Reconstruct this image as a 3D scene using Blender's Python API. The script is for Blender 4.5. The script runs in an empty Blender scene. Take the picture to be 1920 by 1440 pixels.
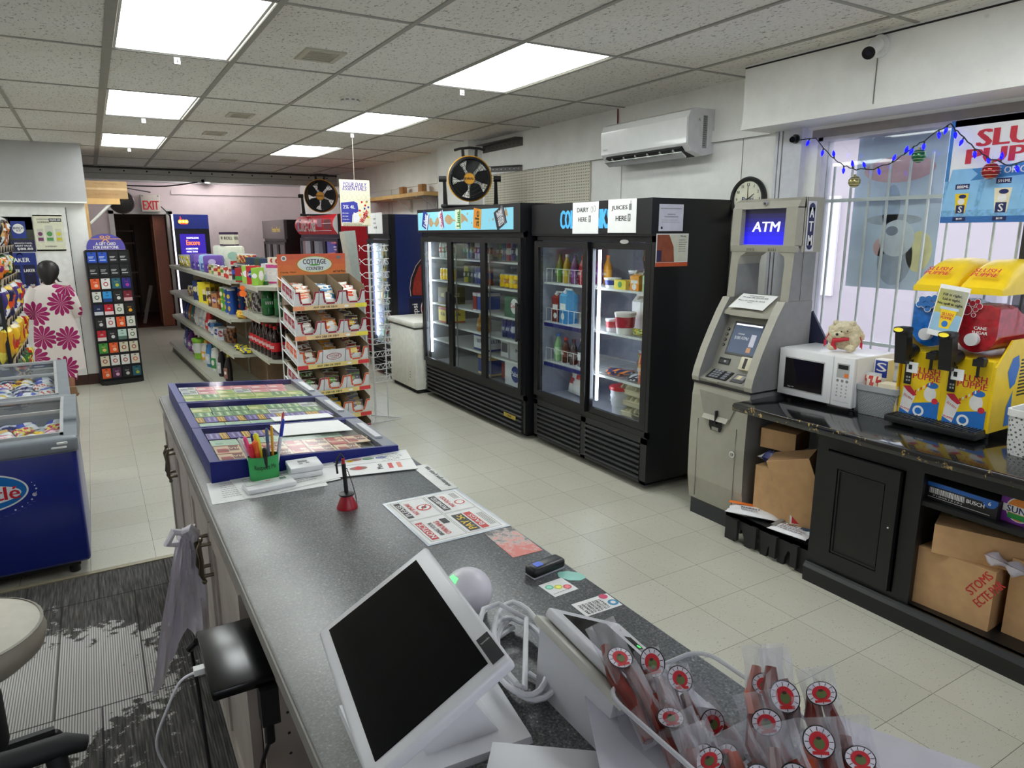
import bpy,bmesh,math,random
from mathutils import Matrix,Vector
R = math.radians
PI = math.pi
scene = bpy.context.scene
COL = scene.collection
rng = random.Random(7)

# ---------------------------------------------------------------- camera
CAM_H = 1.712
YAW,PITCH,ROLL,FPX = 0.539169,0.214842,0.002159,1296.0
cam_d = bpy.data.cameras.new('camera')
cam = bpy.data.objects.new('camera',cam_d); COL.objects.link(cam)
fw = Vector((math.sin(YAW)*math.cos(PITCH),math.cos(YAW)*math.cos(PITCH),-math.sin(PITCH)))
rt0 = Vector((math.cos(YAW),-math.sin(YAW),0)); dn0 = fw.cross(rt0)
rt = rt0*math.cos(ROLL) + dn0*math.sin(ROLL); dn = -rt0*math.sin(ROLL) + dn0*math.cos(ROLL)
cm = Matrix.Identity(4)
for i in range(3):
    cm[i][0] = rt[i]; cm[i][1] = -dn[i]; cm[i][2] = -fw[i]
cm[0][3],cm[1][3],cm[2][3] = 0,0,CAM_H
cam.matrix_world = cm
cam_d.sensor_fit = 'HORIZONTAL'; cam_d.sensor_width = 36; cam_d.lens = 36*FPX/1920
cam_d.clip_start = 0.05; cam_d.clip_end = 200
scene.camera = cam

# ---------------------------------------------------------------- view + world
scene.view_settings.view_transform = 'Standard'
scene.view_settings.look = 'None'
scene.view_settings.exposure = 0.45
scene.view_settings.gamma = 1.0
scene.view_settings.use_curve_mapping = False
scene.cycles.use_denoising = True
scene.cycles.max_bounces = 10
scene.cycles.diffuse_bounces = 7
scene.cycles.glossy_bounces = 3
scene.cycles.transmission_bounces = 4
scene.cycles.transparent_max_bounces = 12
scene.cycles.sample_clamp_indirect = 8.0
scene.cycles.caustics_reflective = False
scene.cycles.caustics_refractive = False
world = bpy.data.worlds.new('overcast_sky'); scene.world = world; world.use_nodes = True
bg = world.node_tree.nodes['Background']
bg.inputs[0].default_value = (0.86,0.86,1.0,1); bg.inputs[1].default_value = 2.4
PANEL_STRENGTH = 7.8        # ceiling panels
PANEL_COLOR = (.935,.99,.99)

for nm_,loc_,rot_,sx_,sy_ in (('portal_side',(3.83,.91,1.63),(0,R(90),0),1.2,3.6),('portal_front',(1.1,-2.31,1.6),(R(-90),0,0),3.6,1.3)):
    pl = bpy.data.lights.new(nm_,'AREA'); pl.shape = 'RECTANGLE'; pl.size = sx_; pl.size_y = sy_; pl.cycles.is_portal = True
    po = bpy.data.objects.new(nm_,pl); COL.objects.link(po); po.location = loc_; po.rotation_euler = rot_

# ---------------------------------------------------------------- materials
def lin(c):
    out = []
    for v in c[:3]:
        v = v/255.0
        out.append(v/12.92 if v <= 0.04045 else ((v+0.055)/1.055)**2.4)
    return tuple(out)
_M = {}
def mat(c,rough=0.55,metal=0.0,var=0.06,vs=18.0,em=0.0,bump=0.0,spec=0.5,coat=0.0):
    """plain paint, plastic, card or metal with a slight procedural mottling"""
    key = (tuple(c),rough,metal,var,vs,em,bump,spec,coat)
    if key in _M: return _M[key]
    m = bpy.data.materials.new('m_%d_%d_%d' % tuple(c[:3])); m.use_nodes = True
    nt = m.node_tree; b = nt.nodes['Principled BSDF']
    l = lin(c)
    b.inputs['Base Color'].default_value = (*l,1)
    b.inputs['Roughness'].default_value = rough; b.inputs['Metallic'].default_value = metal
    b.inputs['Specular IOR Level'].default_value = spec
    if coat: b.inputs['Coat Weight'].default_value = coat
    if em:
        b.inputs['Emission Color'].default_value = (*l,1); b.inputs['Emission Strength'].default_value = em
    elif var:
        tc = nt.nodes.new('ShaderNodeTexCoord'); n = nt.nodes.new('ShaderNodeTexNoise')
        n.inputs['Scale'].default_value = vs; n.inputs['Detail'].default_value = 3
        nt.links.new(tc.outputs['Object'],n.inputs['Vector'])
        mr = nt.nodes.new('ShaderNodeMapRange')
        mr.inputs['From Min'].default_value = 0.3; mr.inputs['From Max'].default_value = 0.7
        mr.inputs['To Min'].default_value = 1-var; mr.inputs['To Max'].default_value = 1+var
        nt.links.new(n.outputs['Fac'],mr.inputs['Value'])
        mx = nt.nodes.new('ShaderNodeVectorMath'); mx.operation = 'SCALE'
        mx.inputs[0].default_value = l
        nt.links.new(mr.outputs[0],mx.inputs['Scale']); nt.links.new(mx.outputs[0],b.inputs['Base Color'])
        if bump:
            bp = nt.nodes.new('ShaderNodeBump'); bp.inputs['Strength'].default_value = bump; bp.inputs['Distance'].default_value = 0.01
            nt.links.new(n.outputs['Fac'],bp.inputs['Height']); nt.links.new(bp.outputs[0],b.inputs['Normal'])
    _M[key] = m
    return m
def nodes_mat(name,fn):
    m = bpy.data.materials.new(name); m.use_nodes = True
    fn(m.node_tree,m.node_tree.nodes['Principled BSDF'],m)
    return m
def N(nt,t,**kw):
    n = nt.nodes.new(t)
    for k,v in kw.items():
        if k.startswith('i_'):
            n.inputs[k[2:].replace('_',' ')].default_value = v
        else: setattr(n,k,v)
    return n
def ramp(nt,fac,stops):
    r = nt.nodes.new('ShaderNodeValToRGB'); e = r.color_ramp.elements
    while len(e) < len(stops): e.new(0.5)
    for i,(p,c) in enumerate(stops):
        e[i].position = p; e[i].color = (*c,1) if len(c) == 3 else c
    nt.links.new(fac,r.inputs[0]); return r.outputs[0]
def mixc(nt,fac,a,b,mode='MIX'):
    m = nt.nodes.new('ShaderNodeMix'); m.data_type = 'RGBA'; m.blend_type = mode
    for k,v in ((0,fac),(6,a),(7,b)):
        if isinstance(v,(int,float)): m.inputs[k].default_value = v
        elif isinstance(v,tuple): m.inputs[k].default_value = (*v,1) if len(v) == 3 else v
        else: nt.links.new(v,m.inputs[k])
    return m.outputs[2]
def glass_pane(name='pane_glass',tint=(0.93,0.96,0.95),gloss=0.02,top=.9):
    """thin flat pane: clear with a fresnel reflection"""
    m = bpy.data.materials.new(name); m.use_nodes = True; nt = m.node_tree
    nt.nodes.remove(nt.nodes['Principled BSDF']); out = nt.nodes['Material Output']
    t = N(nt,'ShaderNodeBsdfTransparent'); t.inputs[0].default_value = (*tint,1)
    g = N(nt,'ShaderNodeBsdfGlossy'); g.inputs['Roughness'].default_value = gloss
    f = N(nt,'ShaderNodeLayerWeight'); f.inputs[0].default_value = .5
    pw = N(nt,'ShaderNodeMath',operation='POWER'); pw.inputs[1].default_value = 4.5; nt.links.new(f.outputs['Facing'],pw.inputs[0])
    fr = N(nt,'ShaderNodeMapRange'); fr.inputs['To Min'].default_value = .035; fr.inputs['To Max'].default_value = top; nt.links.new(pw.outputs[0],fr.inputs[0])
    mx = N(nt,'ShaderNodeMixShader'); nt.links.new(fr.outputs[0],mx.inputs[0])
    nt.links.new(t.outputs[0],mx.inputs[1]); nt.links.new(g.outputs[0],mx.inputs[2]); nt.links.new(mx.outputs[0],out.inputs[0])
    return m
GLASS = glass_pane()
CASEGLASS = glass_pane('display_case_glass',(.95,.96,.96),.10,.25)
def clear_plastic(name,tint,haze,hz=(0.8,0.8,0.84),edge=.5):
    """see-through film with a whitish body of its own"""
    m = bpy.data.materials.new(name); m.use_nodes = True; nt = m.node_tree
    nt.nodes.remove(nt.nodes['Principled BSDF']); out = nt.nodes['Material Output']
    t = N(nt,'ShaderNodeBsdfTransparent'); t.inputs[0].default_value = (*tint,1)
    d = N(nt,'ShaderNodeBsdfPrincipled'); d.inputs['Base Color'].default_value = (*hz,1); d.inputs['Roughness'].default_value = 0.2
    f = N(nt,'ShaderNodeLayerWeight'); f.inputs[0].default_value = 0.4
    mr = N(nt,'ShaderNodeMapRange'); mr.inputs['To Min'].default_value = haze; mr.inputs['To Max'].default_value = min(1,haze+edge)
    nt.links.new(f.outputs['Facing'],mr.inputs[0])
    mx = N(nt,'ShaderNodeMixShader'); nt.links.new(mr.outputs[0],mx.inputs[0])
    nt.links.new(t.outputs[0],mx.inputs[1]); nt.links.new(d.outputs[0],mx.inputs[2]); nt.links.new(mx.outputs[0],out.inputs[0])
    return m
FILM = clear_plastic('clear_film',(0.95,0.95,0.97),0.09)

# ---------------------------------------------------------------- mesh builder
_TXT = {}
def text_mesh(s):
    if s in _TXT: return _TXT[s]
    cu = bpy.data.curves.new('t','FONT'); cu.body = s; cu.align_x = 'CENTER'; cu.align_y = 'CENTER'; cu.size = 1; cu.resolution_u = 2
    cu.offset = 0.0
    o = bpy.data.objects.new('t',cu); COL.objects.link(o)
    dg = bpy.context.evaluated_depsgraph_get(); dg.update()
    me = bpy.data.meshes.new_from_object(o.evaluated_get(dg))
    vs = [tuple(v.co) for v in me.vertices]; fs = [tuple(p.vertices) for p in me.polygons]
    bpy.data.objects.remove(o); bpy.data.curves.remove(cu); bpy.data.meshes.remove(me)
    if vs:
        x0 = min(v[0] for v in vs); x1 = max(v[0] for v in vs); y0 = min(v[1] for v in vs); y1 = max(v[1] for v in vs)
        cx,cy = (x0+x1)/2,(y0+y1)/2
        vs = [(v[0]-cx,v[1]-cy) for v in vs]; wh = (x1-x0,y1-y0)
    else: wh = (1,1)
    _TXT[s] = (vs,fs,wh); return _TXT[s]

def frame(o,x,y,z=None):
    """matrix with the given origin and axes"""
    x = Vector(x).normalized(); y = Vector(y); y = (y - x*y.dot(x)).normalized(); z = x.cross(y)
    m = Matrix.Identity(4)
    for i in range(3): m[i][0] = x[i]; m[i][1] = y[i]; m[i][2] = z[i]; m[i][3] = o[i]
    return m
def T(x=0,y=0,z=0): return Matrix.Translation((x,y,z))
def RZ(a): return Matrix.Rotation(a,4,'Z')
def RX(a): return Matrix.Rotation(a,4,'X')
def RY(a): return Matrix.Rotation(a,4,'Y')

class MB:
    def __init__(s,M=None):
        s.v = []; s.f = []; s.mi = []; s.sm = []; s.mats = []; s.M = M or Matrix.Identity(4)
    def idx(s,m):
        if m not in s.mats: s.mats.append(m)
        return s.mats.index(m)
    def add(s,vs,fs,m,smooth=False,M=None):
        k = len(s.v); X = s.M @ M if M is not None else s.M
        s.v += [X @ Vector(p if len(p) == 3 else (p[0],p[1],0)) for p in vs]
        i = s.idx(m)
        for f in fs:
            s.f.append([a+k for a in f]); s.mi.append(i); s.sm.append(smooth)
        return s
    def box(s,x0,x1,y0,y1,z0,z1,m,M=None):
        vs = [(x0,y0,z0),(x1,y0,z0),(x1,y1,z0),(x0,y1,z0),(x0,y0,z1),(x1,y0,z1),(x1,y1,z1),(x0,y1,z1)]
        return s.add(vs,[(0,3,2,1),(4,5,6,7),(0,1,5,4),(1,2,6,5),(2,3,7,6),(3,0,4,7)],m,M=M)
    def rbox(s,x0,x1,y0,y1,z0,z1,r,m,seg=2,M=None,smooth=True):
        bm = bmesh.new(); bmesh.ops.create_cube(bm,size=1)
        for v in bm.verts: v.co = Vector(((x0+x1)/2+v.co.x*(x1-x0),(y0+y1)/2+v.co.y*(y1-y0),(z0+z1)/2+v.co.z*(z1-z0)))
        r = min(r,0.49*min(x1-x0,y1-y0,z1-z0))
        bmesh.ops.bevel(bm,geom=list(bm.edges),offset=r,segments=seg,profile=0.5,affect='EDGES')
        bm.verts.index_update()
        s.add([v.co.copy() for v in bm.verts],[[v.index for v in f.verts] for f in bm.faces],m,smooth,M); bm.free(); return s
    def hexa(s,p,m,M=None):
        """8 corners: bottom 4 (ccw from above) then top 4"""
        return s.add(p,[(0,3,2,1),(4,5,6,7),(0,1,5,4),(1,2,6,5),(2,3,7,6),(3,0,4,7)],m,M=M)
    def prism(s,poly,a0,a1,axis,m,M=None,smooth=False,m_cap=None):
        """poly = 2D outline; axis x: (y,z), y: (x,z), z: (x,y)"""
        def P(q,a): return {'x': (a,q[0],q[1]),'y': (q[0],a,q[1]),'z': (q[0],q[1],a)}[axis]
        n = len(poly)
        s.add([P(q,a0) for q in poly]+[P(q,a1) for q in poly],[[i,(i+1) % n,(i+1) % n+n,i+n] for i in range(n)],m,smooth,M)
        s.add([P(q,a0) for q in poly],[list(range(n))[::-1]],m_cap or m,False,M)
        s.add([P(q,a1) for q in poly],[list(range(n))],m_cap or m,False,M)
        return s
    def loft(s,rings,m,smooth=True,closed=True,caps=True,M=None):
        n = len(rings[0]); vs = [p for r in rings for p in r]; fs = []
        for k in range(len(rings)-1):
            for i in range(n if closed else n-1):
                j = (i+1) % n; fs.append([k*n+i,k*n+j,(k+1)*n+j,(k+1)*n+i])
        s.add(vs,fs,m,smooth,M)
        if caps and closed:
            s.add(rings[0],[list(range(n))[::-1]],m,False,M); s.add(rings[-1],[list(range(n))],m,False,M)
        return s
    def lathe(s,prof,m,n=20,M=None,smooth=True,cap=True,a0=0,a1=2*PI):
        """prof [(r,z,(mat))]"""
        full = abs(a1-a0-2*PI) < 1e-6
        cs = [(math.cos(a0+(a1-a0)*i/n),math.sin(a0+(a1-a0)*i/n)) for i in range(n if full else n+1)]; k = len(cs)
        for i in range(len(prof)-1):
            p,q = prof[i],prof[i+1]; mm = p[2] if len(p) > 2 else m
            vs = [(p[0]*c,p[0]*d,p[1]) for c,d in cs]+[(q[0]*c,q[0]*d,q[1]) for c,d in cs]
            s.add(vs,[[j,(j+1) % k,(j+1) % k+k,j+k] for j in range(k if full else k-1)],mm,smooth,M)
        if cap and full:
            for p,fl in ((prof[0],True),(prof[-1],False)):
                if p[0] > 1e-5:
                    ring = [(p[0]*c,p[0]*d,p[1]) for c,d in cs]
                    s.add(ring,[list(range(k))[::-1] if fl else list(range(k))],p[2] if len(p) > 2 else m,False,M)
        return s
    def cyl(s,a,b,r,m,n=14,r1=None,M=None,caps=True):
        a = Vector(a); b = Vector(b); d = b-a; L = d.length
        if L < 1e-7: return s
        z = d/L; x = z.orthogonal().normalized(); y = z.cross(x)
        Q = Matrix.Identity(4)
        for i in range(3): Q[i][0] = x[i]; Q[i][1] = y[i]; Q[i][2] = z[i]; Q[i][3] = a[i]
        return s.lathe([(r,0),(r if r1 is None else r1,L)],m,n,M=(M @ Q if M is not None else Q),cap=caps)
    def tube(s,pts,r,m,n=8,closed=False,M=None):
        pts = [Vector(p) for p in pts]; rings = []; up = None; K = len(pts)
        for i,p in enumerate(pts):
            a = pts[(i-1) % K] if (closed or i > 0) else p; b = pts[(i+1) % K] if (closed or i < K-1) else p
            t = (b-a).normalized()
            if up is None: up = t.orthogonal().normalized()
            up = (up - t*up.dot(t)).normalized(); w = t.cross(up)
            rr = r[i] if isinstance(r,(list,tuple)) else r
            rings.append([p+up*math.cos(2*PI*k/n)*rr+w*math.sin(2*PI*k/n)*rr for k in range(n)])
        if closed: rings.append(rings[0])
        return s.loft(rings,m,True,True,not closed,M)
    def sphere(s,c,r,m,n=16,sc=(1,1,1),M=None):
        pr = [(max(1e-6,r*math.sin(PI*i/(n//2)))*1.0,-r*math.cos(PI*i/(n//2))) for i in range(n//2+1)]
        Q = T(*c) @ Matrix.Diagonal((*sc,1))
        return s.lathe(pr,m,n,M=(M @ Q if M is not None else Q),cap=False)
    def quad(s,a,b,c,d,m,M=None): return s.add([a,b,c,d],[(0,1,2,3)],m,M=M)
    def poly(s,pts,m,M=None): return s.add(pts,[list(range(len(pts)))],m,M=M)
    def disc(s,c,r,m,M=None,n=24,ry=None,z=0):
        return s.poly([(c[0]+r*math.cos(2*PI*i/n),c[1]+(ry or r)*math.sin(2*PI*i/n),z) for i in range(n)],m,M=M)
    def rect(s,x0,x1,y0,y1,m,z=0,M=None):
        return s.poly([(x0,y0,z),(x1,y0,z),(x1,y1,z),(x0,y1,z)],m,M=M)
    def text(s,t,h,m,c=(0,0),w=None,z=0.0006,M=None,rot=0,shear=0,bold=.035):
        """flat lettering of cap height h (or box height) centred at c in the XY plane of M"""
        vs,fs,wh = text_mesh(t)
        if not fs: return s
        sy = h/wh[1]; sx = (w/wh[0]) if w else sy
        ca,sa = math.cos(rot),math.sin(rot); out = []
        for x,y in vs:
            x,y = x*sx+shear*y*sy,y*sy
            out.append((c[0]+x*ca-y*sa,c[1]+x*sa+y*ca,z))
        if bold:
            d = bold*h; s.add([(a+d*ca,b_+d*sa,c_+.00005) for a,b_,c_ in out],fs,m,M=M); s.add([(a-d*ca,b_-d*sa,c_+.0001) for a,b_,c_ in out],fs,m,M=M)
        return s.add(out,fs,m,M=M)
    def lines(s,x0,x1,y,n,dy,h,m,z=0.0006,M=None,r=None):
        """rows of small print"""
        r = r or rng
        for i in range(n):
            x = x0; yy = y-i*dy; e = x1-(x1-x0)*r.uniform(0,.3)
            while x < e:
                w = r.uniform(1.2,4)*h; s.rect(x,min(x+w,e),yy-h/2,yy+h/2,m,z=z,M=M); x += w+0.7*h
        return s
    def mesh(s,name):
        me = bpy.data.meshes.new(name); me.from_pydata([tuple(p) for p in s.v],[],s.f)
        for m in s.mats: me.materials.append(m)
        me.polygons.foreach_set('material_index',s.mi); me.polygons.foreach_set('use_smooth',s.sm)
        bm = bmesh.new(); bm.from_mesh(me); bmesh.ops.remove_doubles(bm,verts=bm.verts,dist=2e-5); bm.to_mesh(me); bm.free()
        if any(s.sm): me.set_sharp_from_angle(angle=R(42))
        me.update(); return me
    def build(s,name,parent=None,loc=None,rot=None):
        o = bpy.data.objects.new(name,s.mesh(name)); COL.objects.link(o)
        if parent is not None: o.parent = parent
        if loc is not None: o.location = loc
        if rot is not None: o.rotation_euler = rot
        return o
def tag(o,label,cat,group=None,kind=None):
    if label: o['label'] = label
    if cat: o['category'] = cat
    if group: o['group'] = group
    if kind: o['kind'] = kind
    return o
def thing(name,label,cat,loc=(0,0,0),rz=0,group=None,rot=None):
    o = bpy.data.objects.new(name,None); COL.objects.link(o); o.empty_display_size = 0.05
    o.location = loc; o.rotation_euler = rot or (0,0,rz); return tag(o,label,cat,group)
def struct(mb,name,parent=None):
    o = mb.build(name,parent); o['kind'] = 'structure'; return o
def place(me,name,label,cat,loc,rot=(0,0,0),group=None,sc=None):
    """another object using shared mesh data"""
    o = bpy.data.objects.new(name,me); COL.objects.link(o); o.location = loc; o.rotation_euler = rot
    if sc: o.scale = sc
    return tag(o,label,cat,group)
ORD = ['first','second','third','fourth','fifth','sixth','seventh','eighth','ninth','tenth','eleventh','twelfth','thirteenth',
       'fourteenth','fifteenth','sixteenth','seventeenth','eighteenth','nineteenth','twentieth']

# common colours
WHITE = mat((235,235,232),.5); OFFW = mat((215,214,206),.55); BLACK = mat((22,22,24),.45); MATBLK = mat((30,30,32),.7)
GREY = mat((128,128,126),.5); LGREY = mat((175,175,172),.5); DGREY = mat((70,70,72),.5); SILVER = mat((190,190,192),.3,1.0)
CHROME = mat((215,215,218),.12,1.0); CARD = mat((196,156,110),.8,var=.08); CARD_D = mat((150,115,78),.8); PAPER = mat((240,240,238),.6,var=.02)
INK = mat((25,25,28),.6); RED = mat((200,30,35),.45); BLUE = mat((30,60,160),.45); GREEN = mat((40,150,70),.45); YELLOW = mat((245,205,30),.45)
ORANGE = mat((240,120,40),.45); PURPLE = mat((90,45,130),.45); NAVY = mat((22,32,92),.4); CYAN = mat((70,170,215),.45); PINK = mat((225,90,150),.45)
BROWN = mat((90,55,35),.5); MAROON = mat((130,25,40),.5); LIME = mat((150,205,60),.45); TEAL = mat((60,160,150),.45); CREAM = mat((232,225,195),.5)
WOOD = mat((205,165,105),.6,var=.12,vs=6)
# ================================================================ setting
def f_floor(nt,b,m):
    tc = N(nt,'ShaderNodeTexCoord'); mp = N(nt,'ShaderNodeMapping')
    mp.inputs['Location'].default_value = (-(2.254 % .3048),-(1.166 % .3048),0)
    nt.links.new(tc.outputs['Object'],mp.inputs[0])
    br = N(nt,'ShaderNodeTexBrick'); br.offset = 0; br.squash = 1
    br.inputs['Scale'].default_value = 1; br.inputs['Brick Width'].default_value = .3048; br.inputs['Row Height'].default_value = .3048
    br.inputs['Mortar Size'].default_value = .0011; br.inputs['Mortar Smooth'].default_value = .15; br.inputs['Bias'].default_value = 0
    br.inputs['Color1'].default_value = (*lin((194,192,178)),1); br.inputs['Color2'].default_value = (*lin((187,185,171)),1)
    br.inputs['Mortar'].default_value = (*lin((80,76,66)),1)
    nt.links.new(mp.outputs[0],br.inputs['Vector'])
    # streaky flecks of the vinyl tile
    mp2 = N(nt,'ShaderNodeMapping'); mp2.inputs['Scale'].default_value = (1,2.4,1); mp2.inputs['Rotation'].default_value = (0,0,.5)
    nt.links.new(tc.outputs['Object'],mp2.inputs[0])
    n1 = N(nt,'ShaderNodeTexNoise',i_Scale=55.0,i_Detail=2.0); nt.links.new(mp2.outputs[0],n1.inputs['Vector'])
    fl = ramp(nt,n1.outputs['Fac'],[(0.64,(0,0,0)),(0.71,(1,1,1))])
    c1 = mixc(nt,fl,br.outputs['Color'],lin((150,146,132)))
    n2 = N(nt,'ShaderNodeTexNoise',i_Scale=0.9,i_Detail=5.0,i_Roughness=.65); nt.links.new(tc.outputs['Object'],n2.inputs['Vector'])
    st = ramp(nt,n2.outputs['Fac'],[(0.35,(0.84,0.82,0.76)),(0.62,(1,1,1))])
    c2 = mixc(nt,0.55,c1,st,'MULTIPLY')
    n3 = N(nt,'ShaderNodeTexNoise',i_Scale=120.0,i_Detail=1.0); nt.links.new(tc.outputs['Object'],n3.inputs['Vector'])
    dk = ramp(nt,n3.outputs['Fac'],[(0.735,(0,0,0)),(0.76,(1,1,1))])
    c3 = mixc(nt,dk,c2,lin((70,66,60)))
    nt.links.new(c3,b.inputs['Base Color'])
    rr = ramp(nt,n2.outputs['Fac'],[(0.3,(.30,)*3),(0.7,(.42,)*3)])
    nt.links.new(rr,b.inputs['Roughness'])
FLOOR = nodes_mat('vinyl_tile',f_floor)
mb = MB(); mb.box(-4,3.84,-2.2,17.5,-0.08,0,FLOOR); struct(mb,'floor')

def f_carpet(nt,b,m):
    tc = N(nt,'ShaderNodeTexCoord'); sx = N(nt,'ShaderNodeSeparateXYZ'); nt.links.new(tc.outputs['Object'],sx.inputs[0])
    mp = N(nt,'ShaderNodeMapping'); mp.inputs['Scale'].default_value = (130,7,1); nt.links.new(tc.outputs['Object'],mp.inputs[0])
    n = N(nt,'ShaderNodeTexNoise',i_Scale=1.0,i_Detail=2.0); nt.links.new(mp.outputs[0],n.inputs['Vector'])
    base = ramp(nt,n.outputs['Fac'],[(.38,lin((52,51,49))),(.55,lin((78,76,73))),(.72,lin((104,101,96)))])
    # worn area: pale backing showing as fine parallel threads
    w = N(nt,'ShaderNodeTexWave'); w.wave_type = 'BANDS'; w.bands_direction = 'X'; w.inputs['Scale'].default_value = 36; w.inputs['Distortion'].default_value = .6
    w.inputs['Detail'].default_value = 1; w.inputs['Detail Scale'].default_value = 30
    nt.links.new(tc.outputs['Object'],w.inputs['Vector'])
    worn = ramp(nt,w.outputs['Fac'],[(.25,lin((132,129,126))),(.6,lin((198,196,193)))])
    big = N(nt,'ShaderNodeTexNoise',i_Scale=3.4,i_Detail=12.0,i_Roughness=.8); nt.links.new(tc.outputs['Object'],big.inputs['Vector'])
    gr = N(nt,'ShaderNodeTexGradient'); gr.gradient_type = 'SPHERICAL'
    mg = N(nt,'ShaderNodeMapping'); mg.inputs['Location'].default_value = (.46,-3.60,0); mg.inputs['Scale'].default_value = (1.75,1.25,1)
    nt.links.new(tc.outputs['Object'],mg.inputs[0]); nt.links.new(mg.outputs[0],gr.inputs[0])
    fine = N(nt,'ShaderNodeTexNoise',i_Scale=26.0,i_Detail=4.0); nt.links.new(tc.outputs['Object'],fine.inputs['Vector']); fm = N(nt,'ShaderNodeMath',operation='MULTIPLY_ADD'); fm.inputs[1].default_value = .42; nt.links.new(fine.outputs['Fac'],fm.inputs[0]); nt.links.new(big.outputs['Fac'],fm.inputs[2])
    ad = N(nt,'ShaderNodeMath',operation='ADD'); nt.links.new(fm.outputs[0],ad.inputs[0])
    ml = N(nt,'ShaderNodeMath',operation='MULTIPLY'); ml.inputs[1].default_value = .55; nt.links.new(gr.outputs['Fac'],ml.inputs[0]); nt.links.new(ml.outputs[0],ad.inputs[1])
    mk = ramp(nt,ad.outputs[0],[(.915,(0,0,0)),(.95,(1,1,1))])
    br = N(nt,'ShaderNodeTexBrick'); br.offset = .5; br.inputs['Scale'].default_value = 1; br.inputs['Brick Width'].default_value = .30; br.inputs['Row Height'].default_value = .9
    br.inputs['Mortar Size'].default_value = .004; br.inputs['Color1'].default_value = (1,1,1,1); br.inputs['Color2'].default_value = (1,1,1,1); br.inputs['Mortar'].default_value = (.25,.25,.25,1)
    nt.links.new(tc.outputs['Object'],br.inputs['Vector'])
    c = mixc(nt,mk,base,worn); c = mixc(nt,1.0,c,br.outputs['Color'],'MULTIPLY')
    nt.links.new(c,b.inputs['Base Color']); b.inputs['Roughness'].default_value = .95
    bp = N(nt,'ShaderNodeBump'); bp.inputs['Strength'].default_value = .4; bp.inputs['Distance'].default_value = .004
    nt.links.new(w.outputs['Fac'],bp.inputs['Height']); nt.links.new(bp.outputs[0],b.inputs['Normal'])
CARPET = nodes_mat('worn_carpet',f_carpet)
mb = MB(); mb.box(-3.9,.30,-2.2,3.90,0,.008,CARPET); o = struct(mb,'floor_carpet'); 
mb = MB(); mb.box(-3.9,.26,3.895,3.93,0,.014,mat((150,142,120),.4,.3)); struct(mb,'trim_1')

CZ = 2.677
def f_ceil(nt,b,m):
    tc = N(nt,'ShaderNodeTexCoord')
    n = N(nt,'ShaderNodeTexNoise',i_Scale=85.0,i_Detail=3.0,i_Roughness=.6); nt.links.new(tc.outputs['Object'],n.inputs['Vector'])
    mp = N(nt,'ShaderNodeMapping'); mp.inputs['Scale'].default_value = (1,.55,1); nt.links.new(tc.outputs['Object'],mp.inputs[0]); nt.links.new(mp.outputs[0],n.inputs['Vector'])
    c = ramp(nt,n.outputs['Fac'],[(.33,lin((140,138,134))),(.40,lin((232,230,226))),(.7,lin((240,238,235)))])
    g = N(nt,'ShaderNodeTexNoise',i_Scale=.8,i_Detail=2.0); nt.links.new(tc.outputs['Object'],g.inputs['Vector'])
    s = ramp(nt,g.outputs['Fac'],[(.3,(.88,.86,.82)),(.6,(1,1,1))])
    nt.links.new(mixc(nt,1,c,s,'MULTIPLY'),b.inputs['Base Color']); b.inputs['Roughness'].default_value = .9
    bp = N(nt,'ShaderNodeBump'); bp.inputs['Strength'].default_value = .5; bp.inputs['Distance'].default_value = .004
    nt.links.new(n.outputs['Fac'],bp.inputs['Height']); nt.links.new(bp.outputs[0],b.inputs['Normal'])
CEIL = nodes_mat('acoustic_tile',f_ceil)
PX = [(-2.235,-1.63),(.205,.81),(2.035,2.64)]; PY = [(.83,2.05),(3.27,4.49),(5.71,6.93),(8.15,9.37)]  # leftmost panel row is unseen, added to brighten the room
XS = sorted({-4,3.84} | {x for p in PX for x in p}); YS = sorted({-2.2,12.0} | {y for p in PY for y in p})
mb = MB()
for i in range(len(XS)-1):
    for j in range(len(YS)-1):
        if (XS[i],XS[i+1]) in PX and (YS[j],YS[j+1]) in PY and (XS[i],YS[j]) != (.205,.83): continue
        mb.box(XS[i],XS[i+1],YS[j],YS[j+1],CZ,CZ+.03,CEIL)
mb.box(-4,3.84,-2.2,12,CZ+.2,CZ+.24,CEIL)
struct(mb,'ceiling')
RAIL = mat((152,150,142),.5)
mb = MB()
for k in range(-7,7):
    x = .205+.61*k; w = .012
    if k == 0: mb.box(x-.035,x+.012,-2.2,12.0,CZ-.006,CZ+.001,RAIL)
    elif k == 1: mb.box(x-.012,x+.018,-2.2,12.0,CZ-.006,CZ+.001,RAIL)
    elif x < 3.8: mb.box(x-w,x+w,-2.2,12.0,CZ-.006,CZ+.001,RAIL)
for k in range(-4,8):
    y = 3.27+1.22*k; mb.box(-4,3.84,y-.010,y+.010,CZ-.005,CZ+.001,RAIL)
mb.box(-4,3.84,11.98,12.0,CZ-.03,CZ+.001,mat((60,58,55),.6))
struct(mb,'trim_2')

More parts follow.
